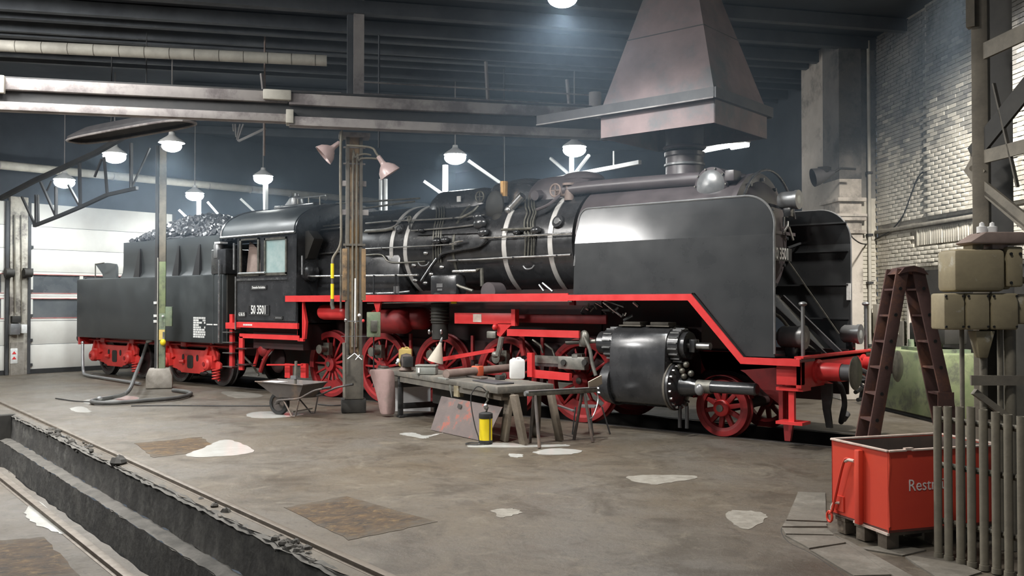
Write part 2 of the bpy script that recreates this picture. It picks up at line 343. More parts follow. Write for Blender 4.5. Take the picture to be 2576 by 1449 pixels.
def link(name, me, parent=None, loc=(0, 0, 0), rot=(0, 0, 0)):
    o = bpy.data.objects.new(name, me); COL.objects.link(o)
    if parent is not None: o.parent = parent
    o.location = loc; o.rotation_euler = rot
    return o
def thing(name, label, cat, loc=(0, 0, 0), rz=0.0, group=None):
    o = bpy.data.objects.new(name, None); COL.objects.link(o); o.empty_display_size = 0.2
    o.location = loc; o.rotation_euler = (0, 0, rz)
    o['label'] = label; o['category'] = cat
    if group: o['group'] = group
    return o
def tag(o, label, cat, group=None, kind=None):
    o['label'] = label; o['category'] = cat
    if group: o['group'] = group
    if kind: o['kind'] = kind
    return o
def struct(o, label=None, cat=None):
    o['kind'] = 'structure'
    if label: o['label'] = label
    if cat: o['category'] = cat
    return o
def kids(o): return [c for c in bpy.data.objects if c.parent == o]
def dup(root, loc, rz=None, label=None):
    def cp(o, par):
        c = o.copy(); COL.objects.link(c); c.parent = par
        for k in kids(o): cp(k, c)
        return c
    r = cp(root, None); r.location = loc
    if rz is not None: r.rotation_euler = (0, 0, rz)
    if label: r['label'] = label
    return r
def text_mesh(name, txt, size, depth, mat, parent, loc, rot, align='CENTER', sx=1.0, space=1.0, bold=0.0):
    cu = bpy.data.curves.new(name, 'FONT'); cu.body = txt; cu.size = size; cu.extrude = depth
    cu.offset = bold; cu.align_x = align; cu.align_y = 'CENTER'; cu.space_character = space; cu.resolution_u = 3
    t = bpy.data.objects.new(name, cu); COL.objects.link(t)
    bpy.context.view_layer.update()
    me = bpy.data.meshes.new_from_object(t.evaluated_get(bpy.context.evaluated_depsgraph_get()))
    bpy.data.objects.remove(t); bpy.data.curves.remove(cu)
    me.name = name; me.materials.clear(); me.materials.append(MATS[mat])
    o = link(name, me, parent, loc, rot); o.scale = (sx, 1, 1)
    return o
def rounded(x0, x1, z0, z1, r, n=5):
    """rounded rectangle polygon, counter-clockwise"""
    pts = []
    for cx, cz, a0 in ((x1 - r, z0 + r, -90), (x1 - r, z1 - r, 0), (x0 + r, z1 - r, 90), (x0 + r, z0 + r, 180)):
        for k in range(n + 1):
            a = math.radians(a0 + 90 * k / n); pts.append((cx + r * math.cos(a), cz + r * math.sin(a)))
    return pts
def arc(cx, cz, r, a0, a1, n=8):
    return [(cx + r * math.cos(math.radians(a0 + (a1 - a0) * k / n)), cz + r * math.sin(math.radians(a0 + (a1 - a0) * k / n))) for k in range(n + 1)]
def smooth_path(pts, n=6):
    """Catmull-Rom through points"""
    P = [Vector(p) for p in pts]; out = []
    for i in range(len(P) - 1):
        a = P[max(i - 1, 0)]; b = P[i]; c = P[i + 1]; d = P[min(i + 2, len(P) - 1)]
        for k in range(n):
            t = k / n
            out.append(0.5 * ((2 * b) + (c - a) * t + (2 * a - 5 * b + 4 * c - d) * t * t + (3 * b - a - 3 * c + d) * t ** 3))
    out.append(P[-1]); return out
# ================================================================== the building
class VPlane:
    """vertical plane through two plan points; at(u, v) gives the point of that plane seen at a pixel"""
    def __init__(s, p, q):
        s.p = np.array(p[:2], float); d = np.array(q[:2], float) - s.p; d /= np.linalg.norm(d); s.d = d; s.n = np.array([-d[1], d[0]])
    def at(s, u, v, off=0.0):
        r = ray(u, v); t = (s.n @ (s.p - CAM[:2]) + off) / (s.n @ r[:2]); return CAM + r * t

# ---- near pit, in (s, o): s along the right rail, o towards the photographer
PA = np.array([-13.42, -5.82]); PDIR = np.array([14.9, -3.12]); PDIR /= np.linalg.norm(PDIR); PN = np.array([PDIR[1], -PDIR[0]])
def pit(s, o, z): p = PA + PDIR * s + PN * o; return (p[0], p[1], z)
S0, S1 = 2.45, 19.0
FZ = -0.008
def floor_mesh():
    cu = bpy.data.curves.new('floor', 'CURVE'); cu.dimensions = '2D'; cu.fill_mode = 'BOTH'
    def ring(pts):
        sp = cu.splines.new('POLY'); sp.points.add(len(pts) - 1)
        for i, p in enumerate(pts): sp.points[i].co = (p[0], p[1], 0, 1)
        sp.use_cyclic_u = True
    ring([(-21.2, -24), (15, -24), (15, 17), (-21.2, 17)])
    ring([(-13.5, -0.66), (1.95, -0.66), (1.95, 0.66), (-13.5, 0.66)])
    # ragged edge of the near pit
    rnd = random.Random(3); edge = []
    k = S0
    while k < S1:
        o = 0.19 + rnd.uniform(-0.03, 0.035)
        if 4.9 < k < 7.6: o -= rnd.uniform(0.03, 0.11)
        if 13.7 < k < 14.3: o -= rnd.uniform(0.06, 0.12)
        edge.append(pit(k, o, 0)); k += rnd.uniform(0.1, 0.25)
    k = S1; back = []
    while k > S0:
        back.append(pit(k, 1.34 + rnd.uniform(-0.02, 0.03), 0)); k -= rnd.uniform(0.12, 0.3)
    ring(edge + back)
    t = bpy.data.objects.new('tmp', cu); COL.objects.link(t); bpy.context.view_layer.update()
    me = bpy.data.meshes.new_from_object(t.evaluated_get(bpy.context.evaluated_depsgraph_get()))
    bpy.data.objects.remove(t); me.materials.clear(); me.materials.append(MATS['floor'])
    for v_ in me.vertices: v_.co.z = FZ
    bm = bmesh.new(); bm.from_mesh(me); bmesh.ops.recalc_face_normals(bm, faces=bm.faces)
    if sum(f.normal.z * f.calc_area() for f in bm.faces) < 0: bmesh.ops.reverse_faces(bm, faces=bm.faces)
    bm.to_mesh(me); bm.free(); me.name = 'floor'
    return me
floor = struct(link('floor', floor_mesh()), 'worn brown-grey concrete floor of the engine shed', 'floor')

# pit shell: walls with a shelf, deep trough, end walls; a fine strip mesh with rough surface
def strip(rows, s0, s1, step, jit, seed):
    rnd = random.Random(seed); n = int((s1 - s0) / step) + 1; m = MB(); vs = []; fs = []
    for i in range(n):
        s = s0 + (s1 - s0) * i / (n - 1)
        for (o, z) in rows: vs.append(pit(s, o + rnd.uniform(-jit, jit), z + rnd.uniform(-jit, jit)))
    R = len(rows)
    for i in range(n - 1):
        for j in range(R - 1): fs.append((i * R + j, (i + 1) * R + j, (i + 1) * R + j + 1, i * R + j + 1))
    return m.add(vs, fs)
def pit_rows(top, bot, o0, o1, n): return [(o0 + (o1 - o0) * i / n, top + (bot - top) * i / n) for i in range(n + 1)]
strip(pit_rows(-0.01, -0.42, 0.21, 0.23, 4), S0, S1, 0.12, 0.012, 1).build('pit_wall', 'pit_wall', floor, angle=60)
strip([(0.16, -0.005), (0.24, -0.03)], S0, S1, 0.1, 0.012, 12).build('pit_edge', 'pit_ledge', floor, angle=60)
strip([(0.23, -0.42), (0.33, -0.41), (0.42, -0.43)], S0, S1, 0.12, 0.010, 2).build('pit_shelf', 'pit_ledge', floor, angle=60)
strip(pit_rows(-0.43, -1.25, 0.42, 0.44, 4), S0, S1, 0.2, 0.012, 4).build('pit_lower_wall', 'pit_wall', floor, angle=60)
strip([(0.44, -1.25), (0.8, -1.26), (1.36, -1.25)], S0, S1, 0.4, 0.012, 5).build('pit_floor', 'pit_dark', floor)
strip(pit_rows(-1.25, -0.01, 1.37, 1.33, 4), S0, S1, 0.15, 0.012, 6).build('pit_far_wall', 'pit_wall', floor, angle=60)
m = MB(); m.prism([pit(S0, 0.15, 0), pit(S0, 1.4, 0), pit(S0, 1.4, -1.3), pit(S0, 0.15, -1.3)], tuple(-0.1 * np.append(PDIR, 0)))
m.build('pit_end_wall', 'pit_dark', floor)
m = MB(); m.prism([pit(S0 + .02, 0.2, -0.005), pit(S0 + .02, 0.5, -0.005), pit(S0 + .02, 0.5, -0.42), pit(S0 + .02, 0.2, -0.42)], tuple(0.06 * np.append(PDIR, 0)))
m.build('pit_end_post', 'dark_panel', floor)
# loco pit below the engine
m = MB(); m.box(-13.5, 1.95, -0.70, -0.66, -1.0, FZ - 0.002); m.box(-13.5, 1.95, 0.66, 0.70, -1.0, FZ - 0.002); m.box(1.95, 2.0, -0.7, 0.7, -1.0, FZ - 0.002); m.box(-13.55, -13.5, -0.7, 0.7, -1, FZ - 0.002)
m.box(-13.5, 1.95, -0.7, 0.7, -1.05, -1.0)
m.build('engine_pit_lining', 'pit_dark', floor)
# rubble lumps lodged along the pit edge
rnd = random.Random(5)
def lump(c, r, seed, n=7):
    rr = random.Random(seed); m = MB(); m.ell((0, 0, 0), (1, 1, 1), n, 4)
    m.v = [(c[0] + x * r * rr.uniform(.7, 1.25), c[1] + y * r * rr.uniform(.7, 1.25), c[2] + z * r * rr.uniform(.5, 1.0)) for x, y, z in m.v]
    return m
m = MB()
for i in range(70):
    s = rnd.uniform(4.8, 7.8) if i < 40 else rnd.uniform(13.6, 14.5) if i < 58 else rnd.uniform(8, 18)
    l = lump(pit(s, rnd.uniform(0.06, 0.2), rnd.uniform(-0.07, 0.01)), rnd.uniform(0.02, 0.06), i); m.add(l.v, l.f)
o = m.build('rubble', 'rubble', floor, angle=20); o['kind'] = 'stuff'
lump(pit(9.0, 0.15, 0.015), 0.1, 77).build('loose_stone', 'dark_panel', floor, angle=20)
# rails
def rail(name, s0, s1, o, lab):
    m = MB(); m.prism([pit(s0, o - .035, 0.03), pit(s0, o + .035, 0.03), pit(s0, o + .035, -0.02), pit(s0, o - .035, -0.02)], tuple((s1 - s0) * np.append(PDIR, 0)))
    m.prism([pit(s0, o - .06, -0.004), pit(s0, o + .06, -0.004), pit(s0, o + .06, -0.02), pit(s0, o - .06, -0.02)], tuple((s1 - s0) * np.append(PDIR, 0)))
    return tag(m.build(name, 'rail_steel', bevel=0.004), lab, 'rail')
rail('rail', -3.2, 20, 0.0, 'brown steel rail beside the crumbling concrete ledge of the open inspection pit')
rail('rail', -3.2, 20, 1.49, 'brown steel rail on the wet ledge side of the open inspection pit')
for y, l in ((-0.755, 'dark steel rail under the engine on the workbench side'), (0.755, 'dark steel rail under the engine on the brick wall side')):
    m = MB(); m.box(-20.6, 4.6, y - .036, y + .036, -0.12, 0.0); tag(m.build('rail', 'tyre_steel'), l, 'rail')

# floor plates, patches, puddles, slabs
def flat_patch(name, mat, px, z0, z1, jit=0.0, sub=1, seed=1, parent=None, organic=False):
    rr = random.Random(seed); pts = [pZ(u, v, 0) for u, v in px]; out = []
    if organic:
        loop = [Vector(p) for p in pts]; n = len(loop)
        for i in range(n):
            a, b, c, d = loop[i - 1], loop[i], loop[(i + 1) % n], loop[(i + 2) % n]
            for k in range(7):
                t = k / 7; p = 0.5 * ((2 * b) + (c - a) * t + (2 * a - 5 * b + 4 * c - d) * t * t + (3 * b - a - 3 * c + d) * t ** 3)
                out.append((p.x + rr.uniform(-jit, jit), p.y + rr.uniform(-jit, jit)))
    else:
        for i in range(len(pts)):
            a, b = pts[i], pts[(i + 1) % len(pts)]
            for k in range(sub):
                t = k / sub; p = a + (b - a) * t
                out.append((p[0] + rr.uniform(-jit, jit), p[1] + rr.uniform(-jit, jit)))
    m = MB(); m.pxy(out, z0, z1); return m.build(name, mat, parent)
def floor_plate(px, seed):
    rr = random.Random(seed); P = [np.array(pZ(u, v, 0)[:2]) for u, v in px]; ex = (P[1] - P[0]) + (P[2] - P[3]); th = math.atan2(ex[1], ex[0]); c = sum(P) / 4
    R_ = np.array([[math.cos(th), math.sin(th)], [-math.sin(th), math.cos(th)]]); Q = [R_ @ (p - c) for p in P]; out = []
    for i in range(4):
        for k in range(9): q = Q[i] + (Q[(i + 1) % 4] - Q[i]) * k / 9; out.append((q[0] + rr.uniform(-.02, .02), q[1] + rr.uniform(-.02, .02)))
    MB().pxy(out, -0.03, -0.0045).build('rusty_floor_plate', 'rust_floor', floor, (c[0], c[1], 0), (0, 0, th))
floor_plate([(340, 1114), (505, 1098), (555, 1130), (386, 1150)], 1)
floor_plate([(712, 1276), (872, 1246), (1100, 1312), (880, 1358)], 2)
floor_plate([(-60, 1362), (110, 1350), (200, 1449), (-60, 1480)], 3)
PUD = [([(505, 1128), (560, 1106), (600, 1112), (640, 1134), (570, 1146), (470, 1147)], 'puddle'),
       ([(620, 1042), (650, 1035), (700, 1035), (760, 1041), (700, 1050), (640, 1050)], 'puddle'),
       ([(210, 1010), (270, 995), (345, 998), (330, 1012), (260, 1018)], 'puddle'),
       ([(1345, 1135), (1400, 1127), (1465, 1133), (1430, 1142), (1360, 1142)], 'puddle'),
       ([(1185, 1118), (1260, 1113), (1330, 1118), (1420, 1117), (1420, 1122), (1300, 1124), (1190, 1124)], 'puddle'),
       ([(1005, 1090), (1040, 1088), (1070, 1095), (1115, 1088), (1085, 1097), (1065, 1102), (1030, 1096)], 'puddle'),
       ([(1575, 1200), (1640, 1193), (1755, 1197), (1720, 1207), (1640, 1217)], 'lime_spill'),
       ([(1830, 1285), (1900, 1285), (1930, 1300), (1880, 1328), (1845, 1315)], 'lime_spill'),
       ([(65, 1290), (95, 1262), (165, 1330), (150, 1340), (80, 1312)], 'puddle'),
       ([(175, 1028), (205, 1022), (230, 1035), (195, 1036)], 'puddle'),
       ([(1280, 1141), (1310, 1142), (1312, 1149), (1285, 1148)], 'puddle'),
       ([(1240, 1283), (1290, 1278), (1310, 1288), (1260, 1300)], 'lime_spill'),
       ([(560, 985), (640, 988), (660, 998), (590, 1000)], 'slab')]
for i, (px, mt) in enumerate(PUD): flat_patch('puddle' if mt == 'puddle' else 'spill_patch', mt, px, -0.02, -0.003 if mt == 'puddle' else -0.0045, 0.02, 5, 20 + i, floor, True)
# kerb slabs in front of the skip
SL = [[(2008, 1238), (2075, 1240), (2080, 1312), (1978, 1308)], [(1976, 1312), (2079, 1316), (2080, 1325), (1968, 1325)],
      [(1966, 1328), (2080, 1330), (2098, 1346), (1978, 1343)], [(1975, 1347), (2100, 1349), (2128, 1366), (2034, 1380)],
      [(2038, 1384), (2130, 1369), (2262, 1446), (2150, 1449)], [(2105, 1350), (2135, 1362), (2350, 1480), (2290, 1480)],
      [(2150, 1378), (2262, 1372), (2330, 1384), (2270, 1398)], [(2278, 1402), (2345, 1388), (2470, 1440), (2380, 1470)],
      [(2155, 1452), (2265, 1450), (2330, 1520), (2220, 1520)]]
for i, px in enumerate(SL): flat_patch('kerb_slab', 'slab', px, -0.04, 0.004 + 0.002 * (i % 2), 0.004, 3, 60 + i, floor)
# cracks / slab joints as thin dark strips of recessed filler
for i, pl in enumerate([[(1985, 1306), (1965, 1330), (1985, 1362), (2050, 1395), (2140, 1460)], [(680, 1222), (760, 1210), (905, 1183), (960, 1200)], [(830, 1155), (700, 1172), (590, 1160), (540, 1145)]]):
    pts = [pZ(u, v, 0) for u, v in pl]; m = MB(); m.tube([(p[0], p[1], FZ - 0.004) for p in smooth_path(pts, 5)], 0.006 if i == 0 else 0.004, 6); m.build('floor_crack', 'pit_dark', floor)

# ---- door wall (X = -21) and the white sectional door behind the tender
XW = -21.0; DY0, DY1, DH = -2.15, 2.25, 4.86
m = MB(); m.box(XW - .4, XW, -24, -7.6, -0.05, 7.6); m.build('wall_left', 'haze_dark_wall')
wl = bpy.data.objects['wall_left']; struct(wl, 'dark blue-grey shed wall that holds the white engine doors', 'wall')
MB().box(XW - .4, XW, -7.6, DY1, DH, 7.6).build('wall_header', 'haze_dark_wall', wl)
MB().box(XW - .4, XW, DY1, 17, -0.05, 7.6).build('wall_panel', 'haze_dark_wall', wl)
MB().box(XW - .4, XW + .12, -2.70, DY0 - .06, -0.05, 5.0).build('brick_pier', 'pier_brick', wl, bevel=0.02)
MB().box(XW - .02, XW + .16, -2.68, -2.3, -0.05, 0.9).build('pier_base', 'concrete_block', wl, bevel=0.02)
def shed_door(idx, y0, y1, lab):
    d = thing('door_%d' % idx, lab, 'door', (XW, (y0 + y1) / 2, 0)); d['kind'] = 'structure'
    hw = (y1 - y0) / 2
    zs = [0.12, 0.82, 1.50, 2.21, 2.90, 3.55, 4.2, DH]
    for i in range(7):
        a, b = zs[i], zs[i + 1]
        if i in (2, 3):
            mid = [-hw + .05, -hw + .05 + (2 * hw - .1) / 3, -hw + .05 + 2 * (2 * hw - .1) / 3, hw - .05]
            fr = MB()
            fr.box(0.0, 0.06, -hw, hw, a + .005, a + .07); fr.box(0.0, 0.06, -hw, hw, b - .07, b - .005)
            for y in mid: fr.box(0.0, 0.06, y - .05, y + .05, a + .07, b - .07)
            fo = fr.build('window_frame', 'door_white', d)
            for k in range(3): MB().box(0.015, 0.03, mid[k] + .05, mid[k + 1] - .05, a + .07, b - .07).build('window_pane', 'door_pane', fo)
            for z in (a + .075, b - .075): MB().box(0.03, 0.068, -hw + .03, hw - .03, z - .012, z + .012).build('red_seal', 'red_frame', fo)
        else:
            MB().box(0.0, 0.05, -hw, hw, a + .005, b - .005).build('door_panel', 'door_white', d, bevel=0.006)
    MB().box(0.0, 0.07, -hw, hw, 0.0, 0.12).build('bottom_seal', 'rubber', d)
    for y in (-hw - .03, hw + .03): MB().box(0.0, 0.14, y - .04, y + .04, 0, DH).build('guide_rail', 'dark_steel', d)
    for z in (0.25, 0.95, 1.65, 2.35, 2.95, 3.6, 4.3): MB().box(0.05, 0.1, -hw, -hw + .09, z - .04, z + .04).build('hinge', 'dark_steel', d)
    return d
d1 = shed_door(1, DY0, DY1, 'white sectional shed door with a band of dark windows behind the tender')
fr = MB(); fr.box(0.06, 0.09, 0.1, 0.16, 0.15, 2.15); fr.box(0.06, 0.09, 0.95, 1.01, 0.15, 2.15); fr.box(0.06, 0.09, 0.1, 1.01, 2.1, 2.16); fr.build('wicket_frame', 'pipe_cream', d1)
shed_door(2, -7.5, -2.80, 'white sectional shed door beyond the brick pier, beside the open pit track')
# pier fittings
pi_ = VPlane((XW + .13, -3), (XW + .13, 3))
def on_pier(u, v): return pi_.at(u, v)
for u, w_ in ((35, .05), (52, .03)):
    a = on_pier(u, 945); b = on_pier(u, 540); m = MB(); m.cyl((XW + .17, a[1], float(on_pier(u, 788 if u == 35 else 812)[2])), (XW + .17, b[1], b[2]), w_ / 2, n=8)
    tag(m.build('conduit_pipe', 'conduit'), 'grey cable conduit running up the brick pier' + (' behind the switch boxes' if u == 35 else ', the thinner one'), 'pipe')
def pier_box(name, u0, v0, u1, v1, dep, mat, lab):
    a = on_pier(u0, v1); b = on_pier(u1, v0); m = MB(); m.box(XW + .12, XW + .12 + dep, a[1], b[1], a[2], b[2])
    return tag(m.build(name, mat, bevel=0.01), lab, 'box')
pier_box('junction_box', 26, 795, 48, 812, .14, 'dark_panel', 'small dark junction box on the brick pier above the grey switch box')
pier_box('switch_box', 20, 814, 44, 842, .2, 'lamp_grey', 'grey switch box on the brick pier beside the white door')
pier_box('socket_box', 46, 816, 60, 838, .24, 'white_paint', 'white socket box on the brick pier beside the grey switch box')
pier_box('warning_sign', 25, 876, 43, 915, .05, 'white_paint', 'white sign with two red triangles low on the brick pier')
for v in (888, 901):
    m = MB(); c = on_pier(34, v); m.prism([(XW + .172, c[1] - .06, c[2] - .03), (XW + .172, c[1] + .06, c[2] - .03), (XW + .172, c[1], c[2] + .05)], (.004, 0, 0)); m.build('red_triangle', 'red', bpy.data.objects['warning_sign'])
for u, v, l in ((16, 687, 'dark door drive motor at the pit side of the brick pier'), (62, 687, 'dark door drive motor at the engine side of the brick pier')):
    c = on_pier(u, v); m = MB(); m.cyl((XW + .3, c[1] - .1, c[2]), (XW + .3, c[1] + .12, c[2]), .12, n=14); m.box(XW + .12, XW + .3, c[1] - .05, c[1] + .05, c[2] - .14, c[2] + .14)
    tag(m.build('door_motor', 'dark_panel'), l, 'motor')
# heating pipe along the door wall
m = MB(); m.cyl((XW + .55, -9, 5.72), (XW + .55, 13.2, 5.95), .12, n=16); hp = tag(m.build('heating_pipe', 'pipe_cream'), 'cream lagged heating pipe running high along the door wall', 'pipe')
for y in np.arange(-8, 13, 1.6):
    MB().cyl((XW + .55, y, 5.72 + (y + 9) * .0092), (XW + .55, y + .03, 5.72 + (y + 9) * .0092), .126, n=16).build('pipe_clip', 'beam_grey', hp)

# ---- ceiling with purlins
ce = MB(); ce.box(-21.4, 15, -24, 17, 7.6, 7.7); ce = struct(ce.build('ceiling', 'roof_dark'), 'dark sooty boarded roof of the engine shed', 'ceiling')
BDIR = pZ(1500, 348, 5.15) - pZ(0, 285, 5.15); BDIR = BDIR[:2] / np.linalg.norm(BDIR[:2]); BRZ = math.atan2(BDIR[1], BDIR[0])
for (u, v, w_, z) in [(700, 68, .16, 7.45), (700, 118, .10, 7.42), (700, 150, .12, 7.4), (700, 190, .12, 7.45), (700, 20, .2, 7.45), (700, -40, .16, 7.45), (1200, 160, .18, 7.4), (1200, 205, .1, 7.4), (1200, 120, .16, 7.45), (700, 270, .14, 7.45), (900, 350, .14, 7.45), (1900, 300, .16, 7.45)]:
    c = pZ(u, v, z - .1); L0, L1 = (-16, 16)
    a = c[:2] + BDIR * L0; b = c[:2] + BDIR * L1
    MB().bar((a[0], a[1], z), (b[0], b[1], z), w_, .24).build('purlin', 'purlin', ce)

# ---- right brick wall: backing, 300 bricks as parts and the rest as brickwork
W0 = np.array([0.28, 5.92]); WD = np.array([0.70, -0.714]); WD /= np.linalg.norm(WD); WN = np.array([WD[1], -WD[0]])
def wp(s, n_, z): p = W0 + WD * s + WN * n_; return (p[0], p[1], z)
def wbox(s0, s1, n0, n1, z0, z1, m=None):
    m = m or MB(); return m.prism([wp(s0, n0, z0), wp(s1, n0, z0), wp(s1, n1, z0), wp(s0, n1, z0)], (0, 0, z1 - z0))
wr = struct(wbox(-0.5, 10.5, -0.3, 0.0, -0.05, 7.6).build('wall_right', 'brick_joint'), 'white-painted worn brick wall behind the ladder and skip', 'wall')
m0 = MB(); m0.box(0, .238, 0, .03, 0, .066); brick_me = m0.mesh('brick', 'brick_paint', bevel=0.004)
m0 = MB(); m0.box(0, .066, 0, .035, 0, .30); soldier_me = m0.mesh('brick', 'brick_paint', bevel=0.004)
WRZ = math.atan2(WD[1], WD[0])
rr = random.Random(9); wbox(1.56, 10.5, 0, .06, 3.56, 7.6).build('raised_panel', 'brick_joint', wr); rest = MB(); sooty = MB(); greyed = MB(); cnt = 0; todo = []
OPEN = (0.9, 4.6, 0.0, 2.62)        # dark niche with the green machine in front
SOL = (1.15, 3.25, 3.10, 3.42)      # soldier course under the ledge
z = 0.0; row = 0
while z < 7.5:
    s = -0.47 - (0.125 if row % 2 else 0)
    while s < 10.2:
        s1 = s + .238
        inopen = s1 > OPEN[0] and s < OPEN[1] and z < OPEN[3]
        insol = s1 > SOL[0] - .02 and s < SOL[1] and z + .066 > SOL[2] and z < SOL[3]
        inledge = z + .066 > 3.43 and z < 3.56
        if not (inopen or insol or inledge) and s > -0.6: todo.append((s, z))
        s += .25
    z += .077; row += 1
vis = [t for t in todo if 0.0 < t[0] < 2.85 and 2.62 <= t[1] < 4.9]
vis.sort(key=lambda t: abs(t[1] - 3.75) + 0.15 * abs(t[0] - 1.8)); vis = set(vis[:230])
for (s, z) in todo:
    pr = rr.uniform(-.006, .006); base_n = .06 if (s > 1.5 and z > 3.55) else 0.0
    if (s, z) in vis:
        p = wp(s, .03 + pr + base_n, z); o = link('brick', brick_me, wr, (p[0], p[1], p[2]), (0, 0, WRZ)); continue
    wbox(s, s + .238, base_n, .03 + pr + base_n, z, z + .066, (lambda q: sooty if q > 5.9 else greyed if q > 5.0 else rest)(z + .4 * math.sin(s * 2.1) + rr.uniform(-.6, .6)))  # darker brick colours higher up carry soot and the dimming by haze
s = SOL[0]
while s < SOL[1] - .05:
    p = wp(s, .035 + rr.uniform(-.004, .006), SOL[2]); link('brick', soldier_me, wr, p, (0, 0, WRZ)); s += .0775
o = rest.build('brickwork', 'brick_paint', wr); o['kind'] = 'stuff'; o = greyed.build('haze_grey_brickwork', 'brick_haze_grey', wr); o['kind'] = 'stuff'; o = sooty.build('soot_dim_brickwork', 'brick_soot_dim', wr); o['kind'] = 'stuff'
wbox(-0.5, 10.5, 0, .075, 3.45, 3.52).build('ledge', 'brick_joint', wr, bevel=0.008)
wbox(OPEN[0], OPEN[1], 0, .002, 0, OPEN[3]).build('niche_back', 'dark_panel', wr)
# a strip of brick between niche and pilaster is left open to the ground: stones at its foot
for i in range(12):
    s_ = rr.uniform(0.1, 0.85); q = wp(s_, rr.uniform(.05, .3), rr.uniform(.02, .5))
wbox(0.93, 1.0, 0.0, .12, 0, 2.62).build('niche_jamb', 'plaster', wr)
# pilaster at the inner end of the wall
def nbox(n0, n1, s0, s1, z0, z1, m=None): return wbox(s0, s1, n0, n1, z0, z1, m)
nbox(0.0, .36, -1.3, -.55, 0, 4.2).build('pilaster_return', 'brick_paint', wr); nbox(0.0, .36, -1.3, -.55, 4.2, 7.6).build('pilaster_return', 'brick_soot_dim', wr)
nbox(.36, .86, -1.3, -.42, 0, 3.45).build('pilaster', 'plaster', wr, bevel=0.01)
nbox(.36, .84, -1.3, -.47, 3.45, 4.6).build('pilaster', 'plaster', wr, bevel=0.01); nbox(.36, .84, -1.3, -.47, 4.6, 7.6).build('pilaster', 'plaster_soot_dim', wr)
for z0, z1, e in ((3.45, 3.52, .05), (3.72, 3.80, .05), (3.80, 3.86, .08), (4.12, 4.20, .05)):
    nbox(.30, .86 + e, -1.35, -.42 + e, z0, z1).build('cornice', 'plaster', wr, bevel=0.01)
for k in range(40):
    z = .1 + k * .085
    nbox(.05, .33, -.56, -.53 + rr.uniform(-.005, .008), z, z + .073).build('brick', 'brick_paint', wr)
wbox(-2.6, -1.31, .4, .8, 3.5, 7.6).build('window_reveal', 'plaster', wr)
m = MB(); m.cyl(wp(-.46, .2, 0), wp(-.46, .2, 7.5), .035, n=12); dp = tag(m.build('down_pipe', 'pipe_cream'), 'cream vertical pipe in the corner of the brick wall and pilaster', 'pipe')
for z in (1.1, 2.4, 3.4, 4.7): MB().box(-.055, .055, -.055, .055, 0, .05).build('pipe_clamp', 'dark_steel', dp, wp(-.46, .2, z), (0, 0, WRZ))
# dark back walls beyond the engine
p0 = wp(-1.3, .2, 0); p1 = wp(-13, .2, 0)
wb = struct(MB().prism([(p0[0], p0[1], -.05), (p1[0], p1[1], -.05), (p1[0], p1[1], 7.6), (p0[0], p0[1], 7.6)], (.3, .3, 0)).build('wall_back', 'haze_dark_wall'), 'dark blue-grey far wall of the shed beyond the engine', 'wall')
MB().prism([(p1[0], p1[1], -.05), (-21.2, p1[1] + .4, -.05), (-21.2, p1[1] + .4, 7.6), (p1[0], p1[1], 7.6)], (0, .3, 0)).build('wall_panel', 'haze_dark_wall', wb)

# ---- main steel girder
GA = pZ(-120, 280, 5.15); GB = pZ(1640, 354, 5.15); GL = float(np.linalg.norm((GB - GA)[:2]))
g = thing('steel_girder', 'long pale steel girder with two flanges resting on the rusty column', 'girder', (GA[0], GA[1], 0), BRZ)
LS = float(np.dot(pZ(724, 315, 5.15)[:2] - GA[:2], BDIR))
MB().box(0, LS, -.12, .12, 5.19, 5.33).build('lower_flange', 'beam_grey', g, bevel=0.01)
MB().box(LS + .02, GL, -.16, .12, 5.13, 5.29).build('lower_flange', 'beam_grey', g, bevel=0.01)
MB().box(0, LS, -.12, .12, 5.53, 5.72).build('upper_flange', 'beam_grey', g, bevel=0.01)
MB().box(LS + .02, GL, -.14, .12, 5.50, 5.70).build('upper_flange', 'beam_grey', g, bevel=0.01)
MB().box(0, GL, -.02, .02, 5.2, 5.6).build('web', 'dark_steel', g)
MB().box(0, GL, -.10, .06, 5.715, 5.75).build('crane_rail', 'dark_steel', g)
m = MB(); m.box(LS - .42, LS + .06, -.2, .13, 5.56, 5.74); m.build('splice_plate', 'pipe_cream', g, bevel=0.02)
m = MB(); m.box(LS - .03, LS + .10, -.2, .13, 5.16, 5.40); m.build('splice_bracket', 'pipe_cream', g, bevel=0.01)
for u in (40,):
    c = pZ(u, 235, 5.68); tt = float(np.dot(c[:2] - GA[:2], BDIR)); MB().box(tt - .2, tt + .12, -.22, -.12, 5.45, 5.74).build('end_box', 'pipe_cream', g, bevel=0.01)
def run_pipe(name, px, z, r, mat, lab, cat='pipe', n=12):
    (u0, v0), (u1, v1) = px; a = pZ(u0, v0, z); b = pZ(u1, v1, z); m = MB(); m.cyl(a, b, r, n=n); return tag(m.build(name, mat), lab, cat), a, b
o, a, b = run_pipe('ventilation_duct', [(-60, 112), (822, 153)], 6.75, .11, 'pipe_cream', 'cream lagged duct ending in mid air above the pale girder')
for k in range(14):
    p = a + (b - a) * (k + .5) / 14; q = a + (b - a) * ((k + .5) / 14 + .0015); MB().cyl(p, q, .113, n=12).build('joint_ring', 'grime_steel', o)
run_pipe('roof_pipe', [(-40, 203), (858, 238)], 5.95, .045, 'beam_grey', 'grey pipe running just above the girder to the column')
run_pipe('roof_pipe', [(915, 238), (1490, 268)], 5.95, .035, 'beam_grey', 'thin grey pipe behind the girder between column and smoke hood')
run_pipe('roof_pipe', [(912, 206), (1500, 240)], 6.2, .016, 'beam_grey', 'thin wire-like rod above the girder beside the smoke hood')
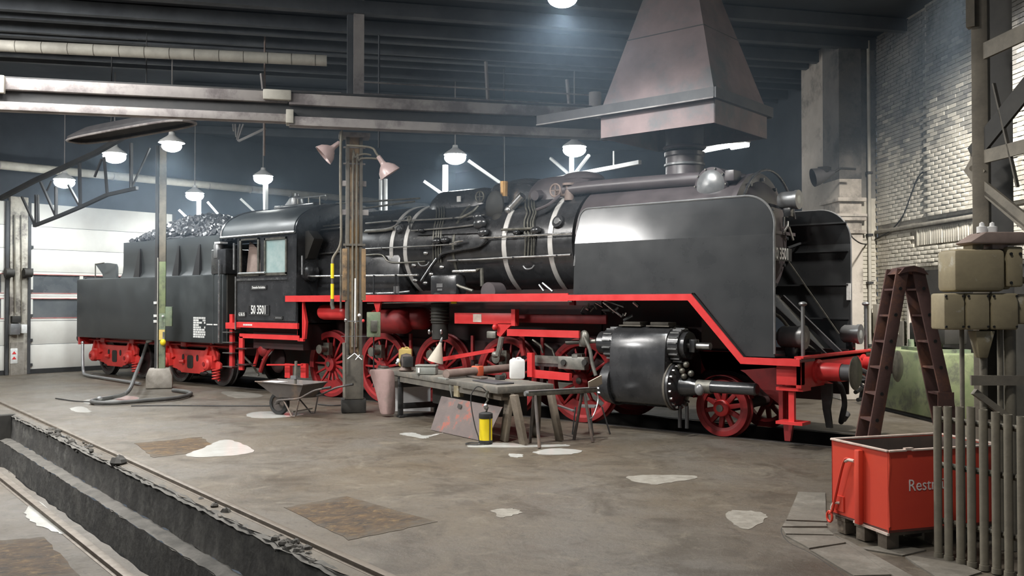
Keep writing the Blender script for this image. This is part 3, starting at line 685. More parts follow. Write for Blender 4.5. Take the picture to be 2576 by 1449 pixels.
for (u, v0, v1, z, l) in ((1228, 155, 268, 5.95, 'slim grey hanger bar above the girder with bolt holes'), (1432, 200, 268, 5.95, 'slim grey hanger bar above the girder near the smoke hood'), (664, 185, 238, 5.9, 'thin grey hanger rod in front of the cream duct')):
    c = pZ(u, v1, z); D = float((c - CAM) @ FW); t = pD(u - 6, v0, D); tag(MB().bar(c, t, .05, .05).build('hanger_bar', 'beam_grey'), l, 'hanger')
c = pZ(1497, 262, 5.8); m = MB(); m.cyl((c[0], c[1], 5.74), (c[0], c[1], 6.02), .12, n=16); tag(m.build('junction_drum', 'beam_grey'), 'grey drum standing on the girder beside the smoke hood', 'drum')

# ---- rusty main column
c1 = pZ(889, 1036, 0)
col1 = thing('steel_column', 'rusty brown built-up steel column carrying the pale girder', 'column', (c1[0], c1[1], 0), BRZ)
MB().box(-.15, -.09, -.13, .13, 0, 5.05).build('channel', 'grime_steel', col1, bevel=0.006)
MB().box(.09, .15, -.13, .13, 0, 5.05).build('channel', 'grime_steel', col1, bevel=0.006)
MB().box(-.09, .09, -.09, -.05, 0, 5.05).build('web', 'rust_column', col1)
MB().box(.0, .075, -.125, -.09, 1.2, 4.55).build('cable_cover', 'rust_column', col1, bevel=0.01)
MB().box(-.085, -.012, -.115, -.09, 0, 4.5).build('cable_cover', 'rust_column', col1, bevel=0.01)
for z, w_ in ((3.62, .26), (4.15, .22), (4.55, .2), (4.85, .2)): MB().box(-w_, w_, -.10, -.03, z, z + .10 if z < 4.3 else z + .03).build('batten', 'beam_grey', col1, bevel=0.004)
MB().box(-.2, .2, -.16, -.1, 3.05, 3.09).build('batten', 'grime_steel', col1)
for x in (-.21, .13): MB().box(x, x + .08, -.145, .1, 2.05, 3.0).build('side_plate', 'rust_column', col1, bevel=0.004)
MB().box(-.28, .28, -.2, .2, 5.05, 5.13).build('cap_plate', 'beam_grey', col1, bevel=0.005)
MB().box(-.22, .22, -.16, .16, 0, .25).build('base', 'dark_panel', col1, bevel=0.01)
MB().box(-.17, .17, -.17, -.13, .25, 1.05).build('guard_plate', 'grime_steel', col1, bevel=0.006)
MB().box(-.13, .13, -.06, .1, 5.75, 7.6).build('upper_post', 'purlin', col1)
MB().box(-.02, .17, -.13, -.06, 5.75, 7.6).build('upper_post_face', 'beam_grey', col1)
for x, zt in ((-.03, 4.72), (.04, 4.66)):
    pts = [(x, -.15, 1.2), (x, -.15, zt - .2), (x + .04, -.15, zt - .05), (x + .12, -.16, zt)] + ([(.42, -.2, zt - .01), (.47, -.22, zt - .09)] if x > 0 else [(.2, -.17, zt + .02), (.3, -.17, zt)])
    MB().tube(smooth_path(pts, 5), .018, 8).build('conduit_pipe', 'conduit', col1)
MB().cyl((-.24, -.1, 1.9), (-.24, -.1, 5.0), .018, n=8).build('conduit_pipe', 'oily_steel', col1)
# floodlights
def floodlight(u, v, D, aim, lab):
    c = pD(u, v, D); o = thing('floodlight', lab, 'floodlight', tuple(c)); ax = Vector(aim).normalized()
    m = MB(); prof = [(.045, -.17), (.06, -.13), (.10, -.10), (.17, -.02), (.20, .07), (.205, .085), (.195, .085), (.16, -.01), (.09, -.08), (.0001, -.1)]
    m.lathe(prof, (0, 0, 0), ax, 24); m.build('shade', 'enamel_pink', o)
    MB().cyl(ax * -.30, ax * -.15, .04, .05, 12).build('socket', 'enamel_pink', o)
    MB().ell(ax * -.02, (.05, .05, .06), 12, 8).build('bulb', 'glass_lamp', o)
    return o, c, ax
bd = Vector((BDIR[0], BDIR[1], 0))
f1, c, ax = floodlight(822, 384, 16.85, (Vector(-bd) * .75 + V(0, 0, -.65)), 'pink enamel floodlight hanging from a thin pipe on the tender side of the rusty column')
MB().tube([ax * -.28, ax * -.36, ax * -.36 + V(0, 0, .25), bd * .42 + ax * -.36 + V(0, .02, .25)], .02, 8).build('bracket', 'conduit', f1)
f2, c, ax = floodlight(975, 428, 16.75, (bd * .55 + V(0, 0, -.8)), 'pink enamel floodlight on a bent pipe at the chimney side of the rusty column')
MB().tube(smooth_path([ax * -.28, ax * -.36, ax * -.36 + V(0, 0, .1) - bd * .1, ax * -.36 + V(0, 0, .12) - bd * .52], 4), .02, 8).build('bracket', 'conduit', f2)
# things hung on the rusty column
D1 = 16.75
def hang(u, v, D=D1): return pD(u, v, D)
m = MB(); a = hang(940, 848); bx = thing('switch_box', 'grey-green switch box fixed to the rusty column above the workbench', 'box', tuple(a), BRZ)
MB().box(-.12, .12, -.05, .08, 0, .45).build('case', 'green_paint', bx, bevel=0.015); MB().box(-.06, .06, -.09, -.05, .1, .3).build('cover', 'oily_steel', bx, bevel=0.01)
MB().cyl((0, .0, 0), (0, 0, -.9), .012, n=8).build('cable', 'cable', bx)
hs = thing('air_hose', 'black hanging air hose with yellow taped end beside the rusty column', 'hose', tuple(hang(858, 330)))
def rel(o, p): return Vector(p) - Vector(o.location)
MB().tube(smooth_path([rel(hs, hang(u, v)) for u, v in ((858, 330), (856, 440), (858, 560), (856, 615), (838, 648), (836, 665))], 5), .022, 8).build('hose', 'conduit', hs)
MB().tube([rel(hs, hang(836, v)) for v in (663, 700)], .03, 10).build('tape', 'yellow', hs)
MB().tube([rel(hs, hang(836, v)) for v in (699, 715)], .024, 10).build('sleeve', 'grime_steel', hs)
MB().tube([rel(hs, hang(836, v)) for v in (714, 752)], .03, 10).build('tape', 'yellow', hs)
MB().tube([rel(hs, hang(u, v)) for u, v in ((836, 752), (835, 765), (838, 778))], .034, 10).build('nozzle', 'oily_steel', hs)
tl = thing('cross_gauge', 'long bright metal cross gauge with forked foot hanging on the rusty column', 'tool', tuple(hang(893, 890, 16.6)))
def t_(u, v): return rel(tl, hang(u, v, 16.6))
MB().bar(t_(894, 700), t_(893, 812), .03, .012).build('rule', 'white_paint', tl)
MB().bar(t_(893, 812), t_(892, 888), .025, .02).build('rod', 'steel', tl)
MB().bar(t_(868, 808), t_(914, 808), .02, .02).build('crossbar', 'steel', tl)
MB().ell(t_(870, 806), (.03, .03, .04)).build('knob', 'steel', tl); MB().ell(t_(914, 807), (.025, .025, .03)).build('knob', 'red', tl); MB().ell(t_(904, 793), (.03, .03, .03)).build('knob', 'white_paint', tl)
MB().bar(t_(858, 846), t_(922, 846), .012, .012).build('crossbar', 'steel', tl)
MB().tube([t_(875, 903), t_(892, 889), t_(910, 905)], .012, 6).build('fork', 'steel', tl); MB().tube([t_(895, 905), t_(905, 893)], .012, 6).build('fork', 'steel', tl)
a = hang(867, 1000, 16.9); b = hang(866, 862, 16.9); tag(MB().bar(a, b, .07, .03).build('plank', 'grime_steel'), 'narrow grey plank standing against the rusty column behind the barrow handles', 'plank')

# ---- second column on a concrete block
c2 = pZ(401, 975, 0)
col2 = thing('steel_column', 'slim green and yellow steel column standing on a concrete block by the tender', 'column', (c2[0], c2[1], 0), BRZ)
m = MB(); m.v = []; m.lathe([(.42, 0), (.41, .30), (.33, .46)], (0, 0, 0), (0, 0, 1), 4); m.v = [(x * math.cos(PI / 4 + .1) - y * math.sin(PI / 4 + .1), x * math.sin(PI / 4 + .1) + y * math.cos(PI / 4 + .1), z) for x, y, z in m.v]
m.build('concrete_block', 'concrete_block', col2, bevel=0.03)
def colz(v, D=20.6): return float(pD(400, v, D)[2])
MB().box(-.02, .13, -.05, .05, .4, colz(790)).build('shaft', 'green_paint', col2, bevel=0.006)
MB().box(-.02, .13, -.05, .05, colz(790), colz(650)).build('shaft', 'green_machine', col2, bevel=0.006)
MB().box(-.02, .13, -.05, .05, colz(650), 5.75).build('shaft', 'lattice', col2, bevel=0.006)
MB().box(-.11, -.04, -.06, .08, .4, 5.75).build('back_channel', 'dark_steel', col2, bevel=0.006)
MB().box(-.05, -.035, -.09, -.05, .42, colz(640)).build('edge_strip', 'pipe_cream', col2)
for v in (765, 800, 815): MB().box(-.13, -.06, -.09, -.05, colz(v), colz(v) + .06).build('clip', 'white_paint', col2)
MB().box(.10, .28, -.04, .1, colz(825), colz(772)).build('switch_box', 'green_paint', col2, bevel=0.01)
MB().box(-.01, .12, -.065, -.05, colz(862), colz(834)).build('yellow_band', 'canister_yellow', col2)
MB().ell((.08, -.1, colz(798)), (.03, .03, .03), 10, 6).build('button', 'white_paint', col2)
MB().ell((.09, -.12, colz(868)), (.07, .07, .08), 12, 8).build('valve_ball', 'yellow', col2); MB().box(.08, .12, -.12, -.08, colz(860), colz(840)).build('valve_stem', 'bright_steel', col2)

# ---- lamps
def pendant(u, v, z, lab, power=130, s=1.0, D=None):
    c = pZ(u, v, z) if D is None else pD(u, v, D)
    o = thing('pendant_lamp', lab, 'lamp', tuple(c), 0, 'lit high-bay lamps')
    MB().lathe([(.06, .26), (.07, .2), (.1, .17), (.26, .06), (.28, .02), (.27, .02), (.24, .06), (.08, .15), (.0001, .16)], (0, 0, 0), (0, 0, 1), 24).build('shade', 'enamel_white', o)
    b = MB().ell((0, 0, -.05), (.265 * s, .265 * s, .16 * s), 20, 10).build('bulb', 'bulb', o)
    MB().cyl((0, 0, .25), (0, 0, 7.6 - c[2]), .015, n=8).build('stem', 'beam_grey', o)
    l = bpy.data.lights.new('lamp_light', 'SPOT'); l.energy = power * 8; l.spot_size = math.radians(165); l.spot_blend = .5; l.shadow_soft_size = .2; l.color = (.93, .98, 1)
    lo = bpy.data.objects.new('lamp_light', l); COL.objects.link(lo); lo.parent = o; lo.location = (0, 0, -.24)
    return o
pendant(288, 389, 5.6, 'lit lamp above the lattice truss by the white door, larger of the pair', 60)
pendant(162, 454, 5.55, 'lit lamp behind the lattice truss before the white door', 60, 1.0, 25.3)
pendant(432, 362, 5.5, 'lit lamp right beside the top of the slim green column', 45, .8)
pendant(490, 488, 5.6, 'lit lamp low over the coal heap of the tender', 60, 1.0, 28.6)
pendant(662, 445, 5.6, 'lit lamp above the cab roof of the engine', 60)
pendant(1145, 392, 5.6, 'lit lamp behind the boiler domes beside the white-lit braced post', 60)
pendant(1445, 372, 5.6, 'lit lamp above the white-lit truss joint behind the safety valve', 60)
for (u0, v0, u1, v1, lab) in ((1768, 379, 1835, 366, 'lit fluorescent batten in the haze behind the chimney, longer one'), (1840, 371, 1882, 364, 'lit fluorescent batten in the haze behind the chimney, shorter one')):
    a = pZ(u0, v0, 5.7); b = pZ(u1, v1, 5.7); o = thing('tube_lamp', lab, 'lamp', tuple(a))
    MB().bar((0, 0, .08), rel(o, b) + V(0, 0, .08), .18, .06).build('housing', 'enamel_white', o); MB().cyl((0, 0, 0), rel(o, b), .055, n=10).build('tube', 'tube_glow', o)
    MB().bar((0, 0, .08), (0, 0, 7.6 - a[2]), .02, .02).build('hanger', 'beam_grey', o)
# lamp just above the frame in front of the engine
pendant(1415, -14, 6.35, 'lit lamp high above the engine domes in front of the girder', 60, .8)

# ---- roof trusses, members traced in a vertical plane
def truss(lab, p, q, members, mat, name='roof_truss'):
    pl = VPlane(p, q); base = pl.at(*members[0][1][0]); o = thing(name, lab, 'truss', tuple(base))
    for nm, pts, w_ in members:
        for k in range(len(pts) - 1): MB().bar(rel(o, pl.at(*pts[k])), rel(o, pl.at(*pts[k + 1])), w_, w_).build(nm, mat, o)
    return o
truss('dark lattice truss hanging before the white door beside the slim column', pD(86, 568, 22.6), pD(350, 475, 20.9),
      [('bottom_chord', [(86, 568), (145, 545), (205, 520), (270, 490), (345, 473)], .075), ('top_chord', [(0, 500), (86, 455), (240, 385), (390, 300)], .10),
       ('post', [(90, 566), (90, 490)], .05), ('post', [(97, 564), (96, 490)], .04), ('post', [(141, 545), (141, 470)], .06), ('post', [(202, 520), (200, 410)], .06), ('post', [(270, 490), (262, 395)], .05), ('post', [(330, 475), (330, 360)], .06),
       ('diagonal', [(88, 566), (55, 495)], .045), ('diagonal', [(141, 545), (102, 458)], .05), ('diagonal', [(118, 480), (130, 455)], .03), ('diagonal', [(202, 520), (172, 465)], .05), ('diagonal', [(238, 445), (256, 400)], .04), ('diagonal', [(330, 475), (377, 372)], .035)], 'dark_steel')
ta = pZ(1380, 455, 5.1); tb = pZ(1590, 415, 5.1)
truss('white-lit roof truss seen behind the boiler domes and safety valve', ta, tb,
      [('bottom_chord', [(1330, 465), (1438, 441), (1545, 421), (1610, 408)], .09), ('post', [(1438, 441), (1438, 395)], .09), ('diagonal', [(1430, 437), (1385, 398)], .06), ('diagonal', [(1446, 437), (1482, 390)], .06), ('post', [(1544, 420), (1544, 380)], .03)], 'post_lit_white')
def braced(lab, u, v0, v1, D, diags, w_=.1):
    a = pD(u, v1, D); pl = VPlane(a, a + np.append(BDIR, 0)); o = thing('braced_post', lab, 'post', (a[0], a[1], 0))
    t = pl.at(u, v0); MB().bar((0, 0, 0), (0, 0, a[2]), .12, .12).build('lower_shaft', 'dark_steel', o)
    MB().bar((0, 0, a[2]), (0, 0, t[2]), w_, w_).build('shaft', 'post_lit_white', o)
    for d_ in diags: MB().bar(rel(o, pl.at(*d_[0])), rel(o, pl.at(*d_[1])), .07, .07).build('brace', 'post_lit_white', o)
    return o
braced('white-lit post with two braces behind the first boiler dome', 1120, 415, 484, 23.3, [((1112, 488), (1066, 456)), ((1178, 404), (1258, 460))])
braced('white-lit post behind the cab roof below a lamp', 668, 462, 545, 26.5, [((700, 545), (732, 500))])
braced('white-lit post with two short braces behind the coal heap', 500, 503, 560, 29.2, [((468, 545), (450, 528)), ((522, 508), (548, 538)), ((605, 500), (648, 540))])
o = braced('pair of white-lit posts behind the boiler beside the rusty column', 958, 450, 530, 23.5, [], .07)
a = pD(970, 530, 23.5); a0 = rel(o, a); MB().bar((a0.x, a0.y, a0.z), (a0.x, a0.y, float(pD(970, 450, 23.5)[2])), .07, .07).build('shaft', 'post_lit_white', o)
# hanging things seen through the roof
for u, v0, v1, D, mat, lab in ((665, 72, 392, 19, 'rust_pipe', 'thin rust-brown hanging rod below the girder splice'), (1268, 139, 470, 21, 'dark_steel', 'thin dark hanging rod above the boiler domes'), (953, 54, 372, 18.5, 'purlin', 'thin grey rod below the girder beside the floodlight')):
    q0 = pD(u, v1, D); tag(MB().bar(q0, (q0[0], q0[1], 7.6), .028, .028).build('hanging_rod', mat), lab, 'rod')
truss('small grey roof bracing below the girder above the cab', pD(580, 320, 24), pD(700, 330, 23.5), [('diagonal', [(600, 355), (668, 323)], .05), ('post', [(586, 312), (588, 330)], .03), ('diagonal', [(598, 355), (612, 312)], .03), ('diagonal', [(596, 352), (604, 312)], .03), ('post', [(592, 312), (594, 345)], .03)], 'beam_grey', 'roof_bracing')

# ---- smoke hood above the engine chimney
hd = thing('smoke_hood', 'tall tapering pinkish-grey smoke hood with skirt above the engine chimney', 'smoke hood', (-1.15, 0, 4.7))
def hv(pts): return [(x + 1.15, y, z - 4.7) for x, y, z in pts]
X0, X1, HY = -2.12, -0.06, 0.9
m = MB(); bt = [(X0, -HY, 5.2), (X1, -HY, 5.2), (X1, HY, 5.2), (X0, HY, 5.2)]; tp = [(-1.62, -.4, 7.05), (-.62, -.4, 7.05), (-.62, .4, 7.05), (-1.62, .4, 7.05)]
m.add(hv(bt + tp), [(0, 1, 5, 4), (1, 2, 6, 5), (2, 3, 7, 6), (3, 0, 4, 7)]); m.build('cone', 'hood_skin', hd)
m = MB()
for p in (((-1.62, -.4, 7.05), (-1.45, -.3, 7.6), 0),): m.add(hv(tp + [(-1.45, -.28, 7.6), (-.8, -.28, 7.6), (-.8, .28, 7.6), (-1.45, .28, 7.6)]), [(0, 1, 5, 4), (1, 2, 6, 5), (2, 3, 7, 6), (3, 0, 4, 7)])
m.build('flue', 'hood_dark', hd)
m = MB()
for k, (fa) in enumerate((.62,)):
    q = [tuple(np.array(b_) + (np.array(t2) - np.array(b_)) * fa) for b_, t2 in zip(bt, tp)]; q = [(x + (.008 if x > -1.15 else -.008), y * 1.012, z) for x, y, z in q]
    m.tube(hv(q), .008, 6, closed=True)
m.build('seam', 'hood_dark', hd)
m = MB()
for a, b in (((X0, -HY), (X1, -HY)), ((X1, -HY), (X1, HY)), ((X1, HY), (X0, HY)), ((X0, HY), (X0, -HY))): m.bar(hv([(a[0], a[1], 4.97)])[0], hv([(b[0], b[1], 4.97)])[0], .02, .5)
m.build('skirt', 'hood_skin', hd)
m = MB()
for y in (-HY - .06, HY + .06):
    m.bar(hv([(-3.4, y, 5.16)])[0], hv([(X1 + .05, y, 5.16)])[0], .1, .16)
m.bar(hv([(X1 + .03, -HY - .1, 5.16)])[0], hv([(X1 + .03, HY + .1, 5.16)])[0], .1, .16); m.bar(hv([(X0, -HY - .1, 5.16)])[0], hv([(X0, HY + .1, 5.16)])[0], .1, .14)
m.build('frame', 'hood_dark', hd)
for y in (-HY - .115, HY + .115): MB().bar(hv([(-3.4, y, 5.08)])[0], hv([(X1 + .05, y, 5.08)])[0], .02, .02).build('frame_edge', 'beam_grey', hd)
MB().cyl(hv([(-1.08, 0, 4.52)])[0], hv([(-1.08, 0, 5.1)])[0], .30, .33, 24).build('inlet_pipe', 'hood_dark', hd)
MB().lathe([(.33, 0), (.36, .03), (.33, .06)], hv([(-1.08, 0, 4.53)])[0], (0, 0, 1), 24).build('inlet_ring', 'smokebox_black', hd)
# oblong hood over the pit track: a shallow skirt hung from the roof
a = pZ(185, 358, 5.45); b = pZ(478, 306, 5.45); L_ = float(np.linalg.norm((b - a)[:2])); hz = math.atan2(b[1] - a[1], b[0] - a[0])
h2 = thing('smoke_hood', 'long dark oblong smoke hood hanging behind the girder near the slim column', 'smoke hood', tuple((a + b) / 2), hz)
oval = []
for k in range(28):
    t = 2 * PI * k / 28; oval.append((math.copysign(abs(math.cos(t)) ** .55, math.cos(t)) * L_ / 2, math.copysign(abs(math.sin(t)) ** .55, math.sin(t)) * .34))
m = MB(); n = 28; vs = [(x, y, 0) for x, y in oval] + [(x, y, .08) for x, y in oval] + [(x * .75, y * .6, .22) for x, y in oval]
m.add(vs, [(k, (k + 1) % n, n + (k + 1) % n, n + k) for k in range(n)] + [(n + k, n + (k + 1) % n, 2 * n + (k + 1) % n, 2 * n + k) for k in range(n)] + [tuple(range(2 * n, 3 * n))]); m.build('skirt', 'hood_dark', h2)
MB().tube([(x, y, 0) for x, y in oval], .025, 8, closed=True).build('rim', 'beam_grey', h2)
for x in (-.6, .6): MB().cyl((x, 0, .2), (x, 0, 7.6 - 5.45), .012, n=6).build('hanger', 'dark_steel', h2)

# ---- smoke haze hanging below the roof
hm = bpy.data.materials.new('haze'); hm.use_nodes = True; nt = hm.node_tree; nt.nodes.clear()
vo = nt.nodes.new('ShaderNodeVolumeScatter'); vo.inputs['Color'].default_value = (.62, .80, 1, 1); vo.inputs['Density'].default_value = .0125; vo.inputs['Anisotropy'].default_value = .25
ou = nt.nodes.new('ShaderNodeOutputMaterial'); nt.links.new(vo.outputs[0], ou.inputs['Volume']); MATS['haze'] = hm
tag(MB().box(-20.9, 3.0, -4.5, 16, 3.3, 7.58).build('smoke_haze', 'haze'), 'thin blue smoke haze hanging below the shed roof', 'haze', None, 'stuff')
# ================================================================== steam locomotive (axis X, front towards +X, rail top z = 0)
loco = thing('steam_locomotive', 'large black steam locomotive with red wheels and tall smoke deflectors', 'locomotive', (0, 0, 0))
BZ, BR, SR = 3.05, 0.94, 0.955
def bpt(x, a, r=BR): a = math.radians(a); return (x, -r * math.sin(a), BZ + r * math.cos(a))   # a: degrees from the crown towards the workbench side
def chit(u, v, r=BR):
    """point of the boiler barrel seen at a pixel"""
    d = ray(u, v); o = CAM - np.array([0, 0, BZ]); A = d[1] ** 2 + d[2] ** 2; B = 2 * (o[1] * d[1] + o[2] * d[2]); C_ = o[1] ** 2 + o[2] ** 2 - r * r
    disc = B * B - 4 * A * C_
    t = (-B - math.sqrt(max(disc, 0))) / (2 * A); return CAM + d * t
def pbox(name, mat, u0, v0, u1, v1, y, dy, parent=None, bevel=0.0):
    a = pY(u0, v1, y); b = pY(u1, v0, y); m = MB(); m.box(a[0], b[0], y, y + dy, a[2], b[2]); return m.build(name, mat, parent or loco, bevel=bevel)
def ptube(name, mat, px, y, r, parent=None, n=8, sm=0):
    pts = [pY(u, v, y) for u, v in px]; pts = smooth_path(pts, sm) if sm else pts
    return MB().tube(pts, r, n).build(name, mat, parent or loco)
def ctube(name, mat, px, off, r, parent, n=8, sm=4):
    pts = [chit(u, v, BR + off) for u, v in px]; return MB().tube(smooth_path(pts, sm), r, n).build(name, mat, parent)

# ---- boiler and smokebox
bo = MB().lathe([(BR, 0), (BR, 6.9)], (-9.6, 0, BZ), (1, 0, 0), 64).build('boiler', 'black_gloss', loco)
MB().lathe([(SR, 0), (SR, 2.78)], (-2.62, 0, BZ), (1, 0, 0), 64).build('smokebox', 'smokebox_black', loco)
sd = MB().lathe([(SR, 0), (SR + .02, .02), (SR + .02, .1), (.86, .12), (.84, .12), (.80, .17), (.6, .25), (.3, .30), (.0001, .32)], (.15, 0, BZ), (1, 0, 0), 48).build('smokebox_door', 'smokebox_black', loco)
MB().bar((.45, -.8, BZ + .05), (.45, .8, BZ + .05), .05, .05).build('door_bar', 'smokebox_black', sd)
for a in range(0, 360, 30):
    y = .87 * math.sin(math.radians(a)); z = BZ + .87 * math.cos(math.radians(a)); MB().cyl((.25, y, z), (.32, y, z), .03, n=6).build('clamp', 'black_gloss', sd)
for i, (px, w_) in enumerate([((985, 640), .05), ((1020, 640), .05), ((1141, 640), .03), ((1268, 610), .05), ((1384, 610), .05)]):
    x = float(chit(*px)[0]); MB().lathe([(BR + .001, -w_), (BR + .012, -w_), (BR + .012, w_), (BR + .001, w_)], (x, 0, BZ), (1, 0, 0), 64).build('boiler_band', 'band_steel' if w_ > .04 else 'oily_steel', bo)
# firebox flank below the boiler
m = MB(); m.pyz([(-.93, 3.0), (-.98, 2.5), (-.95, 2.15), (.95, 2.15), (.98, 2.5), (.93, 3.0)], -9.6, -6.9); m.build('firebox', 'black_gloss', loco, bevel=0.05)
# washout plugs
for u, v, s_ in ((1009, 577, 1.0), (1406, 559, 1.1), (1205, 566, .8)):
    p = chit(u, v, BR); nrm = Vector((0, p[1], p[2] - BZ)).normalized(); q = Vector(p)
    o = MB().cyl(q - nrm * .02, q + nrm * .05, .115 * s_, .10 * s_, 20).build('washout_plug', 'black_gloss', bo)
    if s_ >= 1: MB().cyl(q + nrm * .04, q + nrm * .065, .055 * s_, n=14).build('plug_face', 'bright_steel', bo)
# ---- domes
def saddle(name, x0, x1, hw, top, mat, rr_=.18):
    m = MB(); n = 14; secs = 9; vs = []; fs = []
    L_ = x1 - x0
    for i in range(secs):
        t = i / (secs - 1); x = x0 + L_ * t
        e = min(t, 1 - t) * L_; k = 1.0 if e >= rr_ else math.sqrt(max(0, 1 - (1 - e / rr_) ** 2))
        h = 3.75 + (top - 3.75) * (0.80 + .20 * k); w2 = hw * (0.88 + .12 * k)
        for j in range(n + 1):
            a = PI * j / n; cs = math.cos(a); sn = math.sin(a)
            y = math.copysign(abs(cs) ** .6, cs) * w2; z = 3.45 + (h - 3.45) * (abs(sn) ** .5)
            vs.append((x, -y, z))
    for i in range(secs - 1):
        for j in range(n): fs.append((i * (n + 1) + j, (i + 1) * (n + 1) + j, (i + 1) * (n + 1) + j + 1, i * (n + 1) + j + 1))
    fs.append(tuple(range(n + 1))); fs.append(tuple((secs - 1) * (n + 1) + j for j in range(n + 1)))
    return m.add(vs, fs).build(name, mat, loco, angle=50)
xs = lambda u, v, y=-.3: float(pY(u, v, y)[0])
d1 = saddle('sand_dome', xs(1090, 500), xs(1228, 500), .50, 4.24, 'black_gloss')
d2 = saddle('steam_dome', xs(1232, 500), xs(1335, 500), .46, 4.30, 'black_gloss')
d3 = saddle('sand_dome', xs(1338, 500), xs(1478, 500), .50, 4.30, 'smokebox_black', .3)
MB().ell((xs(1300, 480), 0, 4.22), (.5, .36, .12), 20, 8).build('dome_lid', 'black_gloss', d2)
MB().ell((xs(1440, 480), 0, 4.20), (.42, .40, .16), 20, 8).build('dome_lid', 'smokebox_black', d3)
pbox('dome_plate', 'white_paint', 1149, 493, 1158, 508, -.53, .02, d1)
# sand pipes
for u, (vt, vb) in zip((1100, 1107, 1113, 1119), ((520, 600),) * 4):
    ctube('sand_pipe', 'oily_steel', [(u - 2, 520), (u - 2, 545), (u - 8, 575), (u - 10, 600), (u - 10, 660)], .03, .014, d1)
for u in (1322, 1330, 1338, 1344):
    ctube('sand_pipe', 'oily_steel', [(u, 495), (u, 520), (u + 4, 535), (u - 3, 560), (u, 600), (u - 2, 650)], .035, .016, d3)
p = pY(1345, 492, -.62); MB().cyl(p, Vector(p) + V(0, .2, .03), .09, n=14).build('sander_head', 'smokebox_black', d3)
# pipes and rods along the barrel
for nm, px, off, r, mt in [
    ('handrail', [(1208, 598), (1300, 594), (1438, 587)], .10, .020, 'bright_steel'),
    ('handrail', [(920, 626), (1000, 622), (1100, 617), (1150, 614)], .10, .014, 'steel'),
    ('pipe', [(920, 562), (985, 556), (1060, 553), (1130, 549), (1220, 541)], .08, .018, 'steel'),
    ('pipe', [(920, 580), (975, 575), (1000, 564), (1026, 545), (1031, 575)], .06, .020, 'steel'),
    ('pipe', [(1035, 580), (1130, 573), (1200, 565)], .07, .018, 'steel'),
    ('pipe', [(918, 583), (965, 580), (990, 575)], .05, .028, 'oily_steel'),
    ('pipe', [(1126, 656), (1200, 653), (1290, 648), (1380, 644), (1436, 641)], .06, .022, 'steel'),
    ('pipe', [(920, 642), (960, 641), (984, 660), (1070, 658)], .06, .018, 'oily_steel'),
    ('pipe', [(1105, 650), (1115, 638), (1160, 628), (1205, 619), (1225, 600)], .06, .030, 'black_gloss'),
    ('pipe', [(775, 583), (820, 577), (862, 572)], .08, .018, 'steel'), ('pipe', [(800, 571), (862, 564)], .08, .018, 'oily_steel'), ('pipe', [(790, 640), (862, 633)], .06, .018, 'steel'),
    ('pipe', [(1262, 578), (1310, 576), (1350, 574)], .08, .024, 'oily_steel'),
    ('pipe', [(1160, 548), (1185, 535), (1203, 518)], .12, .026, 'oily_steel'),
    ('regulator_rod', [(1350, 528), (1380, 515), (1408, 492)], .16, .03, 'smokebox_black'),
    ('pipe', [(1132, 614), (1150, 608), (1166, 606)], .10, .02, 'bright_steel')]:
    ctube(nm, mt, px, off, r, bo)
for u, v in ((1026, 545), (985, 556), (1140, 548), (1240, 596), (1360, 591), (960, 624), (1095, 617), (1150, 655), (1290, 648), (1400, 643)):
    p = Vector(chit(u, v, BR)); q = Vector(chit(u, v, BR + .11)); MB().cyl(p, q, .016, n=6).build('rail_stanchion', 'black_gloss', bo)
# bright clothing panel between the domes and the feed-check valves
pts = []
def cpatch(name, mat, us, vs_, off):
    m = MB(); n1, n2 = 10, 5; v_ = []; f_ = []
    for i in range(n1 + 1):
        for j in range(n2 + 1):
            u = us[0] + (us[1] - us[0]) * i / n1; v = vs_[0] + (vs_[1] - vs_[0]) * j / n2 - (u - us[0]) * .035; v_.append(chit(u, v, BR + off))
    for i in range(n1):
        for j in range(n2): f_.append((i * (n2 + 1) + j, (i + 1) * (n2 + 1) + j, (i + 1) * (n2 + 1) + j + 1, i * (n2 + 1) + j + 1))
    return m.add(v_, f_).build(name, mat, bo)
cpatch('clothing_panel', 'black_gloss', (1045, 1212), (566, 592), .035)
for (u, v, rad) in ((1207, 562, .16), (1216, 585, .12), (1100, 607, .10), (1120, 604, .09), (1348, 580, .10), (1062, 580, .07), (1300, 585, .07), (1203, 546, .12)):
    p = Vector(chit(u, v, BR + .06)); MB().ell(p, (rad, .09, rad * .75), 12, 8).build('valve_body', 'black_gloss', bo)
# safety valves and wheels near the dome
def wheel_ring(u, v, y, r, mat, par):
    c = Vector(pY(u, v, y)); m = MB(); ring = [(c.x + r * math.cos(t), c.y, c.z + r * math.sin(t)) for t in [2 * PI * k / 20 for k in range(20)]]; m.tube(ring, .018, 6, closed=True)
    m.bar(c - V(r, 0, 0), c + V(r, 0, 0), .015, .015); m.bar(c - V(0, 0, r), c + V(0, 0, r), .015, .015); return m.build('hand_wheel', mat, par)
wheel_ring(1207, 495, -.6, .10, 'oily_steel', bo); wheel_ring(1397, 479, -.72, .11, 'rust_pipe', bo); wheel_ring(1030, 551, -.85, .05, 'oily_steel', bo)
p = Vector(pY(1432, 490, -.55)); m = MB(); m.cyl(p - V(0, 0, .1), p + V(0, 0, .18), .09, .07, 14); m.cyl(p + V(0, 0, .16), p + V(0, 0, .2), .12, n=14); m.cyl(p - V(.28, 0, -.06), p, .05, n=10); m.build('check_valve', 'rust_pipe', bo)
